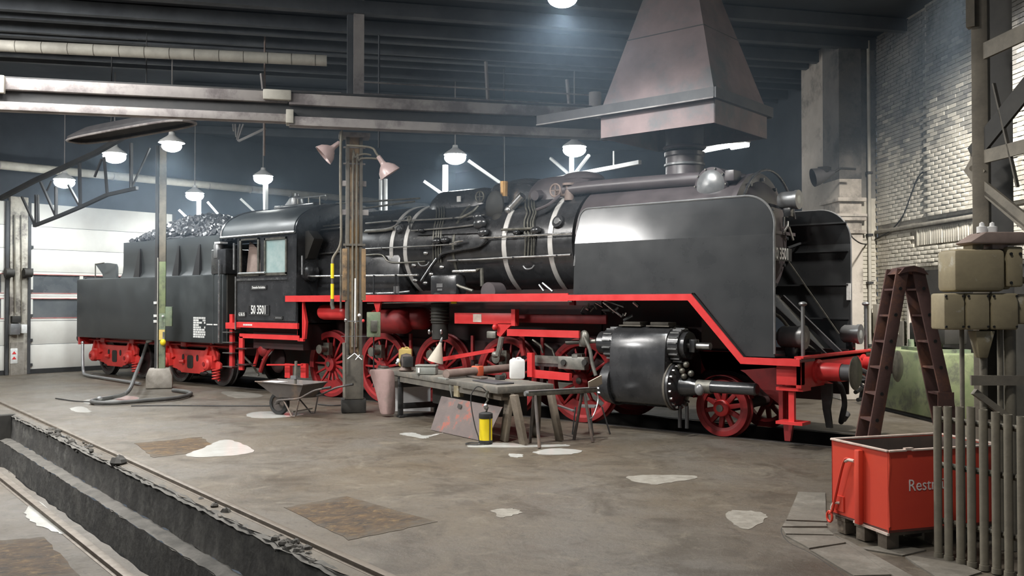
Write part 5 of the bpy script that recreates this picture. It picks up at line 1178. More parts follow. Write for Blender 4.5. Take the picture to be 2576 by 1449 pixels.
for nm, u0, u1, v in (('side_rail', 775, 1052, 692), ('side_rail', 880, 1000, 737), ('side_rail', 1005, 1032, 733)): MB().cyl(tuple(pY(u0, v + (3 if nm else 0), -1.32)), tuple(pY(u1, v, -1.32)), .022, n=8).build(nm, 'bright_steel', loco)
pbox('rail_bracket', 'lamp_grey', 990, 720, 1002, 738, -1.36, .03)
for u, v in ((1066, 667), (1330, 675)): ptube('pipe_hook', 'lamp_grey', [(u - 14, v - 6), (u - 6, v + 2), (u + 8, v), (u + 14, v - 8)], -.98, .016, sm=3)
for u0, v0, u1, v1 in ((1365, 712, 1390, 733), (1356, 716, 1368, 732)): ptube('stay_rod', 'steel', [(u0, v0), (u1, v1)], -.95, .02)
m = MB(); m.prism([tuple(pY(u, v, -1.3)) for u, v in ((738, 592), (775, 580), (790, 600), (772, 650), (758, 655), (735, 640))], (0, .25, 0)); m.build('wind_screen', 'dark_panel', cab)
pbox('front_window', 'bright_steel', 738, 598, 745, 618, -1.36, .02, cab)
m = MB(); m.lathe([(.16, 0), (.22, .1), (.2, .35), (.12, .4)], tuple(pY(760, 685, -1.2)), (1, 0, 0), 20); m.build('turret_cover', 'black_gloss', loco)
# ---- front end: buffer beam, buffers, lamps, hoses
bb = MB(); bb.box(1.42, 1.50, -1.42, 1.42, .84, 1.26); bb.box(1.14, 1.50, -1.42, -1.30, .88, 1.24); bb.box(1.14, 1.5, 1.30, 1.42, .88, 1.24); bb = bb.build('buffer_beam', 'red', loco, bevel=0.01)
MB().box(1.40, 1.53, -1.42, 1.42, 1.25, 1.275).build('beam_lip', 'red', bb)
for sy in (-1, 1):
    y = .875 * sy
    b_ = MB().lathe([(.17, 0), (.17, .03), (.13, .05), (.125, .34), (.12, .35)], (1.50, y, 1.05), (1, 0, 0), 28).build('buffer', 'red', loco)
    MB().cyl((1.84, y, 1.05), (2.02, y, 1.05), .112, n=24).build('plunger', 'hood_dark', b_)
    MB().lathe([(.10, 0), (.225, .02), (.235, .035), (.2, .055), (.0001, .07)], (2.00, y, 1.05), (1, 0, 0), 36).build('buffer_head', 'oily_steel', b_)
    for a in (45, 135, 225, 315): MB().cyl((1.5, y + .15 * math.cos(math.radians(a)), 1.05 + .15 * math.sin(math.radians(a))), (1.55, y + .15 * math.cos(math.radians(a)), 1.05 + .15 * math.sin(math.radians(a))), .02, n=6).build('bolt', 'red', b_)
def headlamp(x, y, z, l, r):
    h = MB().lathe([(.0001, 0), (r * .8, .01), (r, .05), (r, l - .03), (r * 1.1, l - .03), (r * 1.1, l + .02), (r * .95, l + .02)], (x, y, z), (1, 0, 0), 28).build('headlamp', 'lamp_grey', loco)
    MB().lathe([(r * .95, 0), (.0001, .02)], (x + l + .01, y, z), (1, 0, 0), 24).build('lens', 'glass_lamp', h)
    MB().box(x + l * .3, x + l * .7, y - .06, y + .06, z - r - .12, z - r + .02).build('lamp_foot', 'black_gloss', h, bevel=0.01); return h
headlamp(.98, -.95, 1.52, .36, .155); headlamp(1.16, .95, 1.52, .28, .14); hl = headlamp(.56, 0.0, 3.57, .30, .135); MB().bar((.2, 0, 3.6), (.7, 0, 3.42), .08, .04).build('lamp_bracket', 'black_gloss', loco)
for a, (x0, w_) in enumerate(((.98, .3),)): MB().cyl((.55, -.95, 1.53), (.98, -.95, 1.53), .06, n=14).build('lamp_pipe', 'lamp_grey', loco)
p = pY(1968, 640, -.0); tp = MB().box(.57, .585, -.40, .40, 2.65, 2.85).build('front_plate', 'plate_black', loco)
text_mesh('plate_lettering', '50 3501', .25, .004, 'white_paint', tp, (.588, 0, 2.75), (PI / 2, 0, PI / 2), sx=.68, bold=.004)
MB().box(.40, .57, -.3, .3, 2.68, 2.78).build('plate_bracket', 'smokebox_black', loco)
MB().prism([(.57, -.34, 2.58), (.57, -.20, 2.58), (.57, -.27, 2.44)], (.01, 0, 0)).build('triangle_mark', 'white_paint', loco)
m = MB(); m.tube([(.48, .32, 3.1), (.54, .35, 3.2), (.52, .4, 3.28)], .02, 6); m.tube([(.54, .4, 3.2), (.54, .56, 3.0)], .02, 6); m.tube([(.5, .3, 3.2), (.5, .3, 3.35)], .02, 6); m.build('door_lock', 'steel', loco)
for y in (-1.22, 1.22):
    MB().cyl((1.44, y, 1.25), (1.44, y, 1.98), .026, n=10).build('handrail_post', 'lamp_grey', loco); MB().ell((1.44, y, 1.99), (.06, .05, .035), 12, 6).build('post_knob', 'lamp_grey', loco)
MB().bar((.45, -.35, 2.1), (1.38, -.3, 1.25), .05, .07).build('frame_stay', 'hood_dark', loco); MB().bar((.45, .35, 2.1), (1.38, .3, 1.25), .05, .07).build('frame_stay', 'hood_dark', loco)
MB().tube(smooth_path([(.6, -.7, 1.9), (.8, -.55, 1.8), (1.0, -.4, 1.5), (1.3, -.3, 1.28)], 4), .025, 8).build('front_pipe', 'oily_steel', loco)
# coupling hook, chain and hoses
m = MB(); m.box(1.5, 1.75, -.05, .05, 1.0, 1.1); m.tube([(1.75, 0, 1.05), (1.88, 0, 1.0), (1.9, 0, .9), (1.8, 0, .88)], .04, 8); m.build('coupling_hook', 'cast_iron', loco)
m = MB(); m.tube([(1.72, -.08, 1.0), (1.85, -.1, .8), (1.8, -.05, .62)], .025, 8); m.tube([(1.72, .08, 1.0), (1.85, .1, .8), (1.8, .05, .62)], .025, 8); m.cyl((1.84, -.35, .74), (1.84, .35, .84), .03, n=8); m.cyl((1.82, -.2, .62), (1.82, .2, .62), .03, n=8); m.build('screw_coupling', 'cast_iron', loco)
for y0, s_ in ((-.5, .9), (.55, .8)):
    MB().tube(smooth_path([(1.52, y0, .92), (1.68, y0 - .02, .85), (1.74, y0, .6), (1.66, y0 + .1, .34), (1.6, y0 + .24, .32), (1.62, y0 + .3, .5)], 6), .042 * s_, 10).build('brake_hose', 'rubber', loco)
MB().cyl((1.6, -.2, .33), (1.68, -.26, .42), .055, n=12).build('hose_coupling', 'lamp_grey', loco)
m = MB(); m.pxz([(1.44, .86), (1.60, .86), (1.60, .7), (1.57, .5), (1.60, .24), (1.52, .24), (1.47, .5)], -.62, -.56); m.build('rail_guard', 'cast_iron', loco)
# front steps and rail guard, red
st = MB(); st.box(1.12, 1.5, -1.38, -1.1, .80, .845); st = st.build('front_step', 'red', loco)
MB().box(1.28, 1.36, -1.34, -1.28, .38, .80).build('step_post', 'red', st); MB().box(1.12, 1.5, -1.4, -1.12, .34, .38).build('step_tread', 'red', st)
m = MB(); m.pxz([(.98, 1.15), (1.16, 1.15), (1.16, .62), (1.2, .3), (1.16, .06), (1.08, .06), (1.06, .32), (1.0, .4), (1.04, .7)], -1.02, -.96); m.build('rail_guard', 'dark_red', loco)
MB().box(1.04, 1.10, -1.12, -1.04, .35, .85).build('step_post', 'dark_red', st)

# ================================================================== tender
td = thing('tender', 'black tender with raised coal bunker on two red bogies', 'tender', (-15.8, 0, 0)); TX = 15.8
def tb(name, mat, x0, x1, y0, y1, z0, z1, bevel=0.0, parent=None): return MB().box(x0 + TX, x1 + TX, y0, y1, z0, z1).build(name, mat, parent or td, bevel=bevel)
tk = tb('water_tank', 'tender_black', -19.45, -12.22, -1.5, 1.5, 1.06, 2.67, .04)
tb('tank_seam', 'tender_black', -12.62, -12.58, -1.507, 1.507, 1.06, 2.67, 0, tk)
# bunker with flared foot, tapering ribs
m = MB(); BX0, BX1 = -17.3, -12.75
pr = [(-1.34, 2.67), (-1.27, 2.80), (-1.25, 3.0), (-1.25, 3.61), (-1.19, 3.61), (-1.19, 2.70), (1.19, 2.70), (1.19, 3.61), (1.25, 3.61), (1.25, 3.0), (1.27, 2.80), (1.34, 2.67)]
m.pyz(pr, BX0 + TX, BX1 + TX); m.box(BX0 + TX, BX0 + .05 + TX, -1.2, 1.2, 2.68, 3.58); m.box(BX1 - .05 + TX, BX1 + TX, -1.2, 1.2, 2.68, 3.3)
bk = m.build('coal_bunker', 'tender_black', td)
for u in (350, 448, 500):
    x = float(pY(u, 650, -1.28)[0]) + TX; m = MB(); m.prism([(x - .15, -1.36, 2.67), (x + .15, -1.36, 2.67), (x + .03, -1.27, 3.42), (x - .03, -1.27, 3.42)], (0, .1, 0)); m.build('bunker_rib', 'plate_black', bk)
# filler lid
lidp = [pY(u, v, -1.0) for u, v in ((239, 663), (262, 661), (280, 664), (291, 672), (299, 686), (303, 699), (262, 699), (251, 690), (244, 676))]
m = MB(); m.prism([(p[0] + TX, -1.0 + .12 * math.sin(i_), p[2]) for i_, p in enumerate(lidp)], (0, .06, .0)); m.build('filler_lid', 'tender_black', td)
MB().tube([(float(pY(240, 695, -1.1)[0]) + TX, -1.1, 2.67), (float(pY(240, 664, -1.1)[0]) + TX, -1.1, 3.1), (float(pY(262, 662, -1.1)[0]) + TX, -1.1, 3.12)], .018, 6).build('lid_stay', 'oily_steel', td)
tb('filler_ring', 'tender_black', -18.6, -17.6, -.9, .9, 2.67, 2.73)
# rear ladder and lamp
MB().tube([(-19.52 + TX, -1.25, .95), (-19.52 + TX, -1.25, 2.66), (-19.40 + TX, -1.25, 2.72)], .02, 8).build('rear_ladder', 'black_satin', td)
for k in range(4): tb('ladder_tag', 'white_paint', -19.57, -19.50, -1.34, -1.26, 1.3 + k * .17, 1.40 + k * .17)
MB().lathe([(.12, 0), (.14, .02), (.14, .2), (.1, .22)], (-19.80 + TX, -1.2, 1.02), (1, 0, 0), 20).build('rear_lamp', 'rubber', td)
# tender lettering block: rows of small white marks, too small to read
m = MB(); rx = random.Random(4)
x0 = float(pY(487, 800, -1.5)[0]); x1 = float(pY(517, 800, -1.5)[0]); z0 = float(pY(500, 850, -1.5)[2]); z1 = float(pY(500, 797, -1.5)[2])
for k in range(9):
    z = z1 - (k + .5) * (z1 - z0) / 9; x = x0
    while x < x1 - .03:
        L_ = rx.uniform(.04, .12)
        if not (1 <= k <= 4 and x0 + .22 < x < x1 - .12 and rx.random() < .8): m.box(x + TX, min(x + L_, x1) + TX, -1.508, -1.5, z - .022, z + .022)
        x += L_ + .02
m.build('lettering_block', 'white_paint', tk)
tb('lettering_dash', 'white_paint', float(pY(520, 808, -1.5)[0]), float(pY(547, 808, -1.5)[0]), -1.506, -1.5, 1.49, 1.52, 0, tk)
# front corner: handrail, cabinet, upper lamp box
MB().cyl((-12.28 + TX, -1.56, 1.1), (-12.28 + TX, -1.56, 3.0), .022, n=8).build('grab_rail', 'bright_steel', td)
tb('front_locker', 'black_gloss', -12.75, -12.15, -1.48, -.6, 2.67, 3.25, .03); 
p = pY(556, 632, -1.4); m = MB(); m.lathe([(.10, 0), (.11, .02), (.11, .3), (.09, .34)], (p[0] + TX - .1, -1.4, 3.05), (0, 0, 1), 18); m.build('front_lamp', 'lamp_grey', td); tb('lamp_hood', 'white_paint', p[0] - .12, p[0] + .12, -1.5, -1.3, 3.38, 3.42)
tb('front_bulkhead', 'dark_panel', -12.22, -12.18, -1.4, 1.4, 1.1, 3.0)
# steps at the tender front
sp_ = MB().box(-12.02 + TX, -11.9 + TX, -1.45, -1.38, .52, 1.75).build('step_post', 'red', td); tb('step_bracket', 'red', -12.1, -11.72, -1.5, -1.36, 1.42, 1.56)
for z in (.55, .86, 1.10, 1.33): tb('step_tread', 'steel', -12.14, -11.76, -1.55, -1.35, z, z + .02)
# underframe and brake rigging
for y in (-1.05, 1.0): tb('side_sill', 'dark_red', -19.5, -12.1, y, y + .05, .92, 1.06)
tb('centre_sill', 'frame_dark', -19.4, -12.1, -.5, .5, .75, 1.05)
MB().cyl((-19.4 + TX, -1.15, .98), (-12.2 + TX, -1.15, .98), .022, n=8).build('brake_pipe', 'red', td)
for x in (-18.55, -16.95, -15.2, -14.4): tb('pipe_clamp', 'red', x - .12, x + .12, -1.2, -1.05, .93, 1.06, .01)
tb('rear_beam', 'red', -19.55, -19.45, -1.4, 1.4, .85, 1.08)
for sy in (-1, 1):
    b_ = MB().lathe([(.16, 0), (.16, .03), (.12, .05), (.115, .34), (.1, .36), (.1, .45), (.225, .47), (.22, .52), (.0001, .53)], (-19.55 + TX, .875 * sy, 1.05), (-1, 0, 0), 24).build('buffer', 'rubber', td)
TW = wheel_mesh(.5, .13, .05, .12).mesh('wheel', 'frame_dark'); TT = tyre_mesh(.5, .135).mesh('tyre', 'tyre_steel')
def bogie(xc):
    X = xc + TX
    out = [(-1.28, .62), (-1.22, .48), (-1.12, .42), (-.62, .36), (-.45, .28), (.45, .28), (.62, .36), (1.0, .42), (1.12, .38), (1.3, .45), (1.3, .56), (1.18, .62), (1.22, .78), (1.12, .90), (.98, .97), (.78, .97), (.62, .86), (-.5, .86), (-.66, .97), (-.98, .97), (-1.15, .86), (-1.22, .72)]
    bf = MB().pxz(out, -1.10, -1.03).build('bogie_frame', 'bogie_red_lit', td, (X, 0, 0), bevel=0.012)
    MB().pxz(out, 1.03, 1.10).build('far_frame', 'bogie_red_lit', bf)
    w_ = MB(); w_.pxz(rounded(-.13, .13, .40, .72, .06), -1.112, -1.10); w_.build('frame_opening', 'dark_panel', bf)
    for x in (-.32, .32): MB().pxz([(x + .05 * math.cos(t), .66 + .08 * math.sin(t)) for t in [2 * PI * k / 14 for k in range(14)]], -1.112, -1.10).build('frame_hole', 'dark_panel', bf)
    for x in (-.95, .95):
        ab = MB(); ab.lathe([(.0001, 0), (.11, .01), (.15, .05), (.16, .16), (.13, .2)], (x, -1.32, .55), (0, 1, 0), 20); ab.box(x - .16, x + .16, -1.2, -1.1, .44, .75); ab.build('axle_box', 'bogie_red_lit', bf, bevel=0.0)
        MB().cyl((x, -1.335, .55), (x, -1.32, .55), .05, n=12).build('box_cap', 'dark_red', bf)
        for sx in (-1, 1):
            m = MB(); m.prism([(x + sx * .05, -1.16, .96), (x + sx * .13, -1.16, .96), (x + sx * .27, -1.16, .66), (x + sx * .17, -1.16, .62)], (0, .06, 0)); m.build('spring_hanger', 'bogie_red_lit', bf)
        MB().cyl((x, -1.1, .93), (x, -1.1, 1.05), .05, n=10).build('hanger_pin', 'bogie_red_lit', bf)
    cs = []
    for k in range(60): t = k / 59 * 4.2 * 2 * PI; cs.append((1.17 + .085 * math.cos(t), -1.12 + .085 * math.sin(t), .16 + .28 * k / 59))
    MB().tube(cs, .02, 6).build('coil_spring', 'bogie_red_lit', bf)
    for x in (-.45, .45): MB().ell((x * 1.15, -1.05, .30), (.18, .06, .06), 12, 6).build('brake_shoe', 'frame_dark', bf)
    MB().cyl((-.35, -1.18, .56), (-.25, -1.12, .56), .05, n=10).build('stop_bolt', 'bogie_red_lit', bf)
    for x in (-.95, .95):
        for y in (-.755, .755): o = link('wheel', TW, bf, (x, y, .5), (0, 0, 0 if y < 0 else PI)); MB().lathe([(.0001, -.03), (.4, -.03), (.4, .03), (.0001, .03)], (x, y, .5), (0, 1, 0), 28).build('wheel_disc', 'frame_dark', bf); MB().lathe([(.5, -.065), (.5, .035), (.528, .05), (.528, .065), (.42, .065), (.42, -.065)], (x, y, .5), (0, 1, 0), 40, close=True).build('tyre', 'tyre_steel', bf)
        MB().cyl((x, -.7, .5), (x, .7, .5), .09, n=12).build('axle', 'frame_dark', bf)
    return bf
bogie(-18.04); bogie(-14.24)
# hydrant-like water cock beside the tender
# ---- coal heap
rx = random.Random(11); m = MB()
def coal_h(x, y):
    t = (x - (-17.2)) / 4.2
    return 3.45 + .72 * (max(0, math.sin(PI * min(1, max(0, .12 + .80 * t)))) ** 1.2) * (1 - (abs(y) / 1.35) ** 2.2) + .12
g = MB(); n1, n2 = 26, 14; vs = []; fs = []
for i in range(n1 + 1):
    for j in range(n2 + 1):
        x = -17.2 + 4.35 * i / n1; y = -1.18 + 2.36 * j / n2; vs.append((x, y, coal_h(x, y) - .12))
for i in range(n1):
    for j in range(n2): fs.append((i * (n2 + 1) + j, (i + 1) * (n2 + 1) + j, (i + 1) * (n2 + 1) + j + 1, i * (n2 + 1) + j + 1))
m.add(vs, fs)
ico = MB().ell((0, 0, 0), (1, 1, 1), 5, 3)
for i in range(1500):
    x = rx.uniform(-17.15, -12.85); y = rx.uniform(-1.17, 1.0); r = rx.uniform(.04, .11); z = coal_h(x, y) - .05 + rx.uniform(-.03, .05)
    R_ = Matrix.Rotation(rx.uniform(0, 6.3), 3, Vector((rx.uniform(-1, 1), rx.uniform(-1, 1), rx.uniform(-1, 1))).normalized())
    b = len(m.v); m.add([R_ @ Vector((p[0] * r * rx.uniform(.7, 1.3), p[1] * r * rx.uniform(.7, 1.3), p[2] * r * rx.uniform(.6, 1.0))) + V(x, y, z) for p in ico.v], ico.f)
o = m.build('coal_heap', 'coal', None, angle=10); tag(o, 'heap of black lump coal in the tender bunker', 'coal', None, 'stuff')
# ================================================================== workbench and things on it
F0 = pZ(947, 926, .8); F1 = pZ(1253, 974, .8); BW = F1 - F0; BLEN = float(np.linalg.norm(BW[:2])); BA = math.atan2(BW[1], BW[0])
wbn = thing('workbench', 'long grey workbench on a cast iron frame and wooden trestle beside the engine', 'workbench', (F0[0], F0[1], 0), BA)
bu = np.array([math.cos(BA), math.sin(BA)]); bv = np.array([-math.sin(BA), math.cos(BA)])
def bl(p): q = np.array(p[:2]) - F0[:2]; return float(q @ bu), float(q @ bv)
MB().box(0, BLEN - .75, 0, .82, .72, .80).build('bench_top', 'bench_top', wbn, bevel=0.006)
MB().box(BLEN - 1.15, BLEN, -.01, .95, .70, .805).build('steel_slab', 'bench_top', wbn, bevel=0.012)
MB().box(.1, BLEN - .3, .02, .06, .62, .72).build('apron', 'grime_steel', wbn)
MB().box(1.75, BLEN - .5, .3, .8, .30, .62).build('drawer_case', 'dark_panel', wbn, bevel=0.02)
xl, _ = bl(pZ(992, 1050, 0))
# cast iron end frame: rails and uprights with rounded windows
m = MB()
for y in (0.0, .70): m.box(xl - .03, xl + .03, y, y + .09, 0, .72)
for z, h in ((0.0, .05), (.14, .10), (.52, .07), (.66, .06)): m.box(xl - .03, xl + .03, 0, .79, z, z + h)
m.box(xl - .03, xl + .03, .36, .44, .52, .70); m.build('iron_leg_frame', 'cast_iron', wbn, bevel=0.01)
for y in (.02, .74): MB().box(xl - .07, xl + .07, y - .02, y + .07, 0, .03).build('iron_foot', 'cast_iron', wbn)
pw = pD(1034, 1042, 17.25); wbd = thing('white_board', 'white board standing on the floor behind the cast iron bench frame', 'board', (pw[0], pw[1], 0), YAW)
MB().box(-.33, .36, 0, .02, 0.0, .64).build('panel', 'canister_white', wbd); MB().box(-.33, .36, .02, .05, .3, .36).build('batten', 'wood', wbd)
# wooden trestle at the right end
for (ut, vt, ub, vb, w_) in ((1283, 995, 1268, 1110, .16), (1293, 995, 1318, 1118, .16), (1385, 990, 1408, 1108, .14), (1352, 990, 1348, 1098, .15)):
    b = pZ(ub, vb, 0); D = float((b - CAM) @ FW); t = pD(ut, vt, D)
    q = rel(wbn, b); s = rel(wbn, t); Rm = Matrix.Rotation(-BA, 3, 'Z'); q = Rm @ q; s = Rm @ s; q.z = 0.0; s.z = .70
    MB().bar(q, s, w_, .06, (0, 1, 0)).build('trestle_leg', 'wood', wbn, bevel=0.004)
MB().box(BLEN - .62, BLEN - .05, .08, .2, .60, .70).build('trestle_beam', 'wood', wbn); MB().box(BLEN - .5, BLEN - .05, .1, .9, .64, .70).build('trestle_beam', 'wood', wbn)
m = MB(); m.box(BLEN - 1.4, BLEN - 1.25, -.0, .1, .55, .72); m.build('bracket', 'box_olive', wbn); MB().lathe([(.05, 0), (.04, -.1), (.015, -.2)], (BLEN - 1.55, .05, .72), (0, 0, 1), 12).build('funnel', 'metal_box', wbn)

def on_bench(u, v, z=.808): return tuple(pZ(u, v, z))
# vise
p = on_bench(1022, 933); vs_ = thing('bench_vise', 'dark round-bodied bench vise with a white knob on the workbench', 'vise', p, BA - .2)
MB().lathe([(.12, 0), (.14, .02), (.10, .06), (.08, .12)], (0, 0, 0), (0, 0, 1), 20).build('base', 'rust_pipe', vs_)
MB().lathe([(.06, -.1), (.12, -.08), (.14, 0), (.12, .08), (.06, .1)], (0, 0, .17), (0, 1, 0), 24).build('body', 'barrow', vs_); MB().box(.06, .2, -.08, .08, .08, .26).build('jaw', 'cast_iron', vs_, bevel=0.01)
MB().ell((.02, -.15, .18), (.045, .03, .045), 12, 8).build('knob', 'canister_white', vs_); MB().cyl((-.22, -.12, .12), (.02, -.12, .18), .01, n=6).build('handle', 'oily_steel', vs_); MB().ell((-.22, -.12, .12), (.03, .03, .03)).build('handle_ball', 'steel', vs_)
def canister(name, u, v, w_, d_, h, mat, lab, rz):
    p = on_bench(u, v); o = thing(name, lab, 'canister', p, rz)
    MB().pxz(rounded(-w_ / 2, w_ / 2, 0, h * .94, w_ * .16, 5), -d_ / 2, d_ / 2).build('body', mat, o, bevel=0.018)
    MB().cyl((-w_ * .2, 0, h * .92), (-w_ * .2, 0, h), w_ * .11, n=14).build('cap', mat, o)
    MB().tube(smooth_path([(w_ * .3, 0, h * .90), (w_ * .2, 0, h * .99), (0, 0, h * 1.0), (-w_ * .05, 0, h * .92)], 4), .012, 8).build('handle', mat, o); return o
canister('jerrycan', 1020, 922, .24, .18, .36, 'canister_yellow', 'yellow plastic jerrycan behind the vise on the workbench', YAW)
canister('jerrycan', 1301, 953, .245, .18, .33, 'canister_white', 'plain white plastic jerrycan on the steel slab of the workbench', YAW)
p = on_bench(1074, 941); bx = thing('metal_box', 'small grey metal box on the workbench beside the vise', 'box', p, YAW - .15)
MB().box(-.17, .17, -.1, .1, 0, .13).build('body', 'metal_box', bx, bevel=0.01); MB().box(-.18, .18, -.11, .11, .13, .16).build('lid', 'metal_box', bx, bevel=0.01); MB().box(-.13, -.10, -.112, -.10, .03, .11).build('label_plate', 'canister_white', bx)
p = on_bench(1090, 928, .8); cn = thing('plastic_funnel', 'beige plastic funnel standing spout up on the metal box', 'funnel', (p[0], p[1], p[2]), 0)
rt = Vector((RT[0], RT[1], 0)); ax = Vector((0, 0, 1)) + rt * .28
m = MB(); m.lathe([(.15, .13), (.145, .15), (.035, .46), (.028, .50)], (0, 0, 0), ax, 24); m.build('cone', 'beige_cone', cn); MB().lathe([(.02, .49), (.03, .51), (.02, .57), (.008, .6)], (0, 0, 0), ax, 12).build('spout', 'lamp_grey', cn)
a = Vector(on_bench(1122, 952)); b = Vector(on_bench(1300, 934)); a.z = .88; b.z = .88
pp = thing('steel_pipe', 'short thick brownish steel pipe lying across the workbench', 'pipe', tuple(a)); MB().lathe([(.06, 0), (.068, .0), (.068, float((b - a).length)), (.06, float((b - a).length)), ], (0, 0, 0), (b - a), 24, close=True).build('pipe', 'rust_pipe', pp); MB().lathe([(.072, 0), (.072, .03)], (0, 0, 0), (b - a), 24).build('collar', 'rust_pipe', pp)
q = a + (b - a) * .42; o = MB(); d_ = (b - a).normalized(); o.bar(V(0, 0, 0) - d_ * .07, V(0, 0, 0) + d_ * .07, .17, .17); cl = thing('pipe_clamp', 'orange-red clamp around the steel pipe on the workbench', 'clamp', (q.x, q.y, .88)); o.build('clamp_body', 'orange_red', cl, bevel=0.02); MB().box(-.03, .03, -.03, .03, .08, .11).build('clamp_screw', 'barrow', cl)
for (u, v, l, w_, h, mat, nm, lab) in ((1115, 955, .3, .05, .03, 'metal_box', 'file', 'thin grey file beside the metal box on the workbench'), (1240, 962, .75, .3, .02, 'hood_dark', 'steel_sheet', 'flat dark steel sheet lying on the workbench slab'), (1258, 955, .14, .1, .07, 'dark_panel', 'iron_block', 'small dark iron block beside the white jerrycan'), (1200, 950, .5, .12, .02, 'barrow', 'steel_strip', 'flat rusty steel strip behind the sheet on the workbench'), (965, 925, .25, .1, .03, 'barrow', 'steel_offcut', 'rusty steel offcut at the vise end of the workbench')):
    p = on_bench(u, v); m = MB(); m.box(-l / 2, l / 2, -w_ / 2, w_ / 2, 0, h); tag(m.build(nm, mat, None, p if nm != 'iron_block' else (p[0], p[1], .808), (0, 0, BA), bevel=0.004), lab, nm.replace('_', ' '))
# pink sheet added in place of a blurred moving worker at the bench end
P = [[pD(u, v, 16.45 + .12 * math.sin(i * 1.4 + j * .5)) for i, u in enumerate(us)] for j, (v, us) in enumerate(((928, (925, 940, 958, 975, 992)), (955, (935, 948, 962, 977, 993)), (985, (945, 955, 966, 980, 994)), (1015, (953, 962, 971, 982, 994)), (1044, (957, 966, 974, 984, 994))))]
m = MB(); vs = [p for r_ in P for p in r_]; fs = [(i * 5 + j, i * 5 + j + 1, (i + 1) * 5 + j + 1, (i + 1) * 5 + j) for i in range(4) for j in range(4)]; m.add(vs, fs)
o = m.build('worker_blur_sheet', 'blur_pink', None, angle=80); o.modifiers.new('thick', 'SOLIDIFY').thickness = .015; sb_ = o.modifiers.new('sub', 'SUBSURF'); sb_.levels = 2; sb_.render_levels = 2
tag(o, 'pinkish sheet standing in for a blurred worker at the vise end of the workbench', 'sheet')

# leaning plate
a = pZ(1083, 1081, 0); b = pZ(1206, 1108, 0); ex = (b - a); ex[2] = 0; L_ = float(np.linalg.norm(ex)) * 1.12; ex /= np.linalg.norm(ex); nn = np.array([-ex[1], ex[0], 0])
pl = thing('steel_plate', 'rust-streaked grey steel plate leaning against the workbench legs', 'plate', tuple(a), math.atan2(ex[1], ex[0]))
m = MB(); m.prism([(0, 0, 0.0), (L_, 0, 0.0), (L_ + .18, .16, .50), (.06, .16, .52)], (0, .014, .004)); m.build('sheet', 'rusty_plate', pl)
m = MB(); m.prism([(.63, .105, .40), (.73, .105, .39), (.73, .122, .45), (.63, .122, .46)], (0, -.002, .001)); m.build('slot', 'dark_panel', pl)
# pressure sprayer
p = pZ(1222, 1116, 0); sp = thing('pressure_sprayer', 'yellow and black pressure sprayer standing on the floor before the leaning plate', 'sprayer', tuple(p), YAW)
MB().lathe([(.085, 0), (.098, .01), (.098, .05), (.09, .055)], (0, 0, 0), (0, 0, 1), 24).build('base', 'rubber', sp); MB().cyl((0, 0, .05), (0, 0, .37), .093, n=28).build('tank', 'yellow', sp)
MB().lathe([(.096, .36), (.100, .37), (.098, .43), (.07, .445), (.03, .45)], (0, 0, 0), (0, 0, 1), 24).build('collar', 'rubber', sp); MB().tube([(0, 0, .44), (.03, -.02, .52), (-.01, 0, .56), (.03, 0, .62), (0, 0, .70)], .014, 8).build('pump_rod', 'oily_steel', sp); MB().ell((.0, -.03, .53), (.035, .03, .045), 10, 8).build('gauge', 'steel', sp)
MB().tube(smooth_path([(.02, 0, .73), (-.06, 0, .80), (-.14, 0, .80), (-.21, 0, .68), (-.2, -.02, .5), (-.15, -.05, .25), (-.1, -.08, .1), (-.09, -.1, .02)], 6), .009, 6).build('hose', 'rubber', sp)
MB().tube(smooth_path([(-.02, -.12, .012), (-.15, -.18, .012), (-.28, -.1, .012), (-.22, 0, .012), (-.1, -.02, .012)], 6), .009, 6).build('hose', 'rubber', sp); MB().box(.055, .07, -.09, -.06, .04, .4).build('strap', 'rubber', sp)
MB().cyl((0, 0, .68), (.03, 0, .75), .02, n=8).build('grip', 'oily_steel', sp)

# sawhorse at the bench end
def fl(u, v): p = pZ(u, v, 0); return Vector((p[0], p[1], 0))
n1, n2, f1_, f2_ = fl(1333, 1113), fl(1357, 1127), fl(1444, 1106), fl(1491, 1112)
cN = (n1 + n2) / 2; cF = (f1_ + f2_) / 2; dT = (cF - cN).normalized(); HT = .73
sh = thing('sawhorse', 'thin-legged steel sawhorse with pale channel top at the slab end of the workbench', 'sawhorse', tuple(cN))
r_ = lambda p: p - cN
A0 = cN - dT * .12 + V(0, 0, HT); A1 = cF + dT * .22 + V(0, 0, HT)
MB().bar(r_(A0), r_(A1), .09, .07).build('top_beam', 'oily_steel', sh, bevel=0.006); MB().cyl(r_(A0) - dT * .04, r_(A0) + dT * .12, .035, n=12).build('end_tube', 'lamp_grey', sh)
MB().bar(r_(A0) + V(0, 0, .037), r_(A1) + V(0, 0, .037), .1, .006).build('top_plate', 'lamp_grey', sh)
pt = dT.cross(V(0, 0, 1)).normalized()
for q, c_ in ((n1, cN), (n2, cN), (f1_, cF), (f2_, cF)):
    t = c_ + (q - c_) * .12 + V(0, 0, HT - .03); MB().cyl(r_(q), r_(t), .024, n=10).build('leg', 'barrow', sh)
MB().bar(r_(A1) + V(0, 0, .04), r_(A1) + V(0, 0, .17) - dT * .05 + pt * .05, .25, .012, tuple(pt)).build('angle_plate', 'beige_cone', sh)
MB().bar(r_(f1_ + V(0, 0, .42)), r_(f1_ - dT * .0 - pt * .45 + V(0, 0, .46)), .05, .02).build('cross_brace', 'lamp_grey', sh)
MB().tube(smooth_path([r_(A1) + V(0, 0, .02), r_(A1) + pt * .06 - V(0, 0, .15), r_(f2_) + V(0, 0, .36), r_(f2_) - pt * .12 + V(0, 0, .34)], 5), .01, 6).build('hook', 'lamp_grey', sh)
g1, g2 = fl(1440, 1093) , fl(1492, 1095)
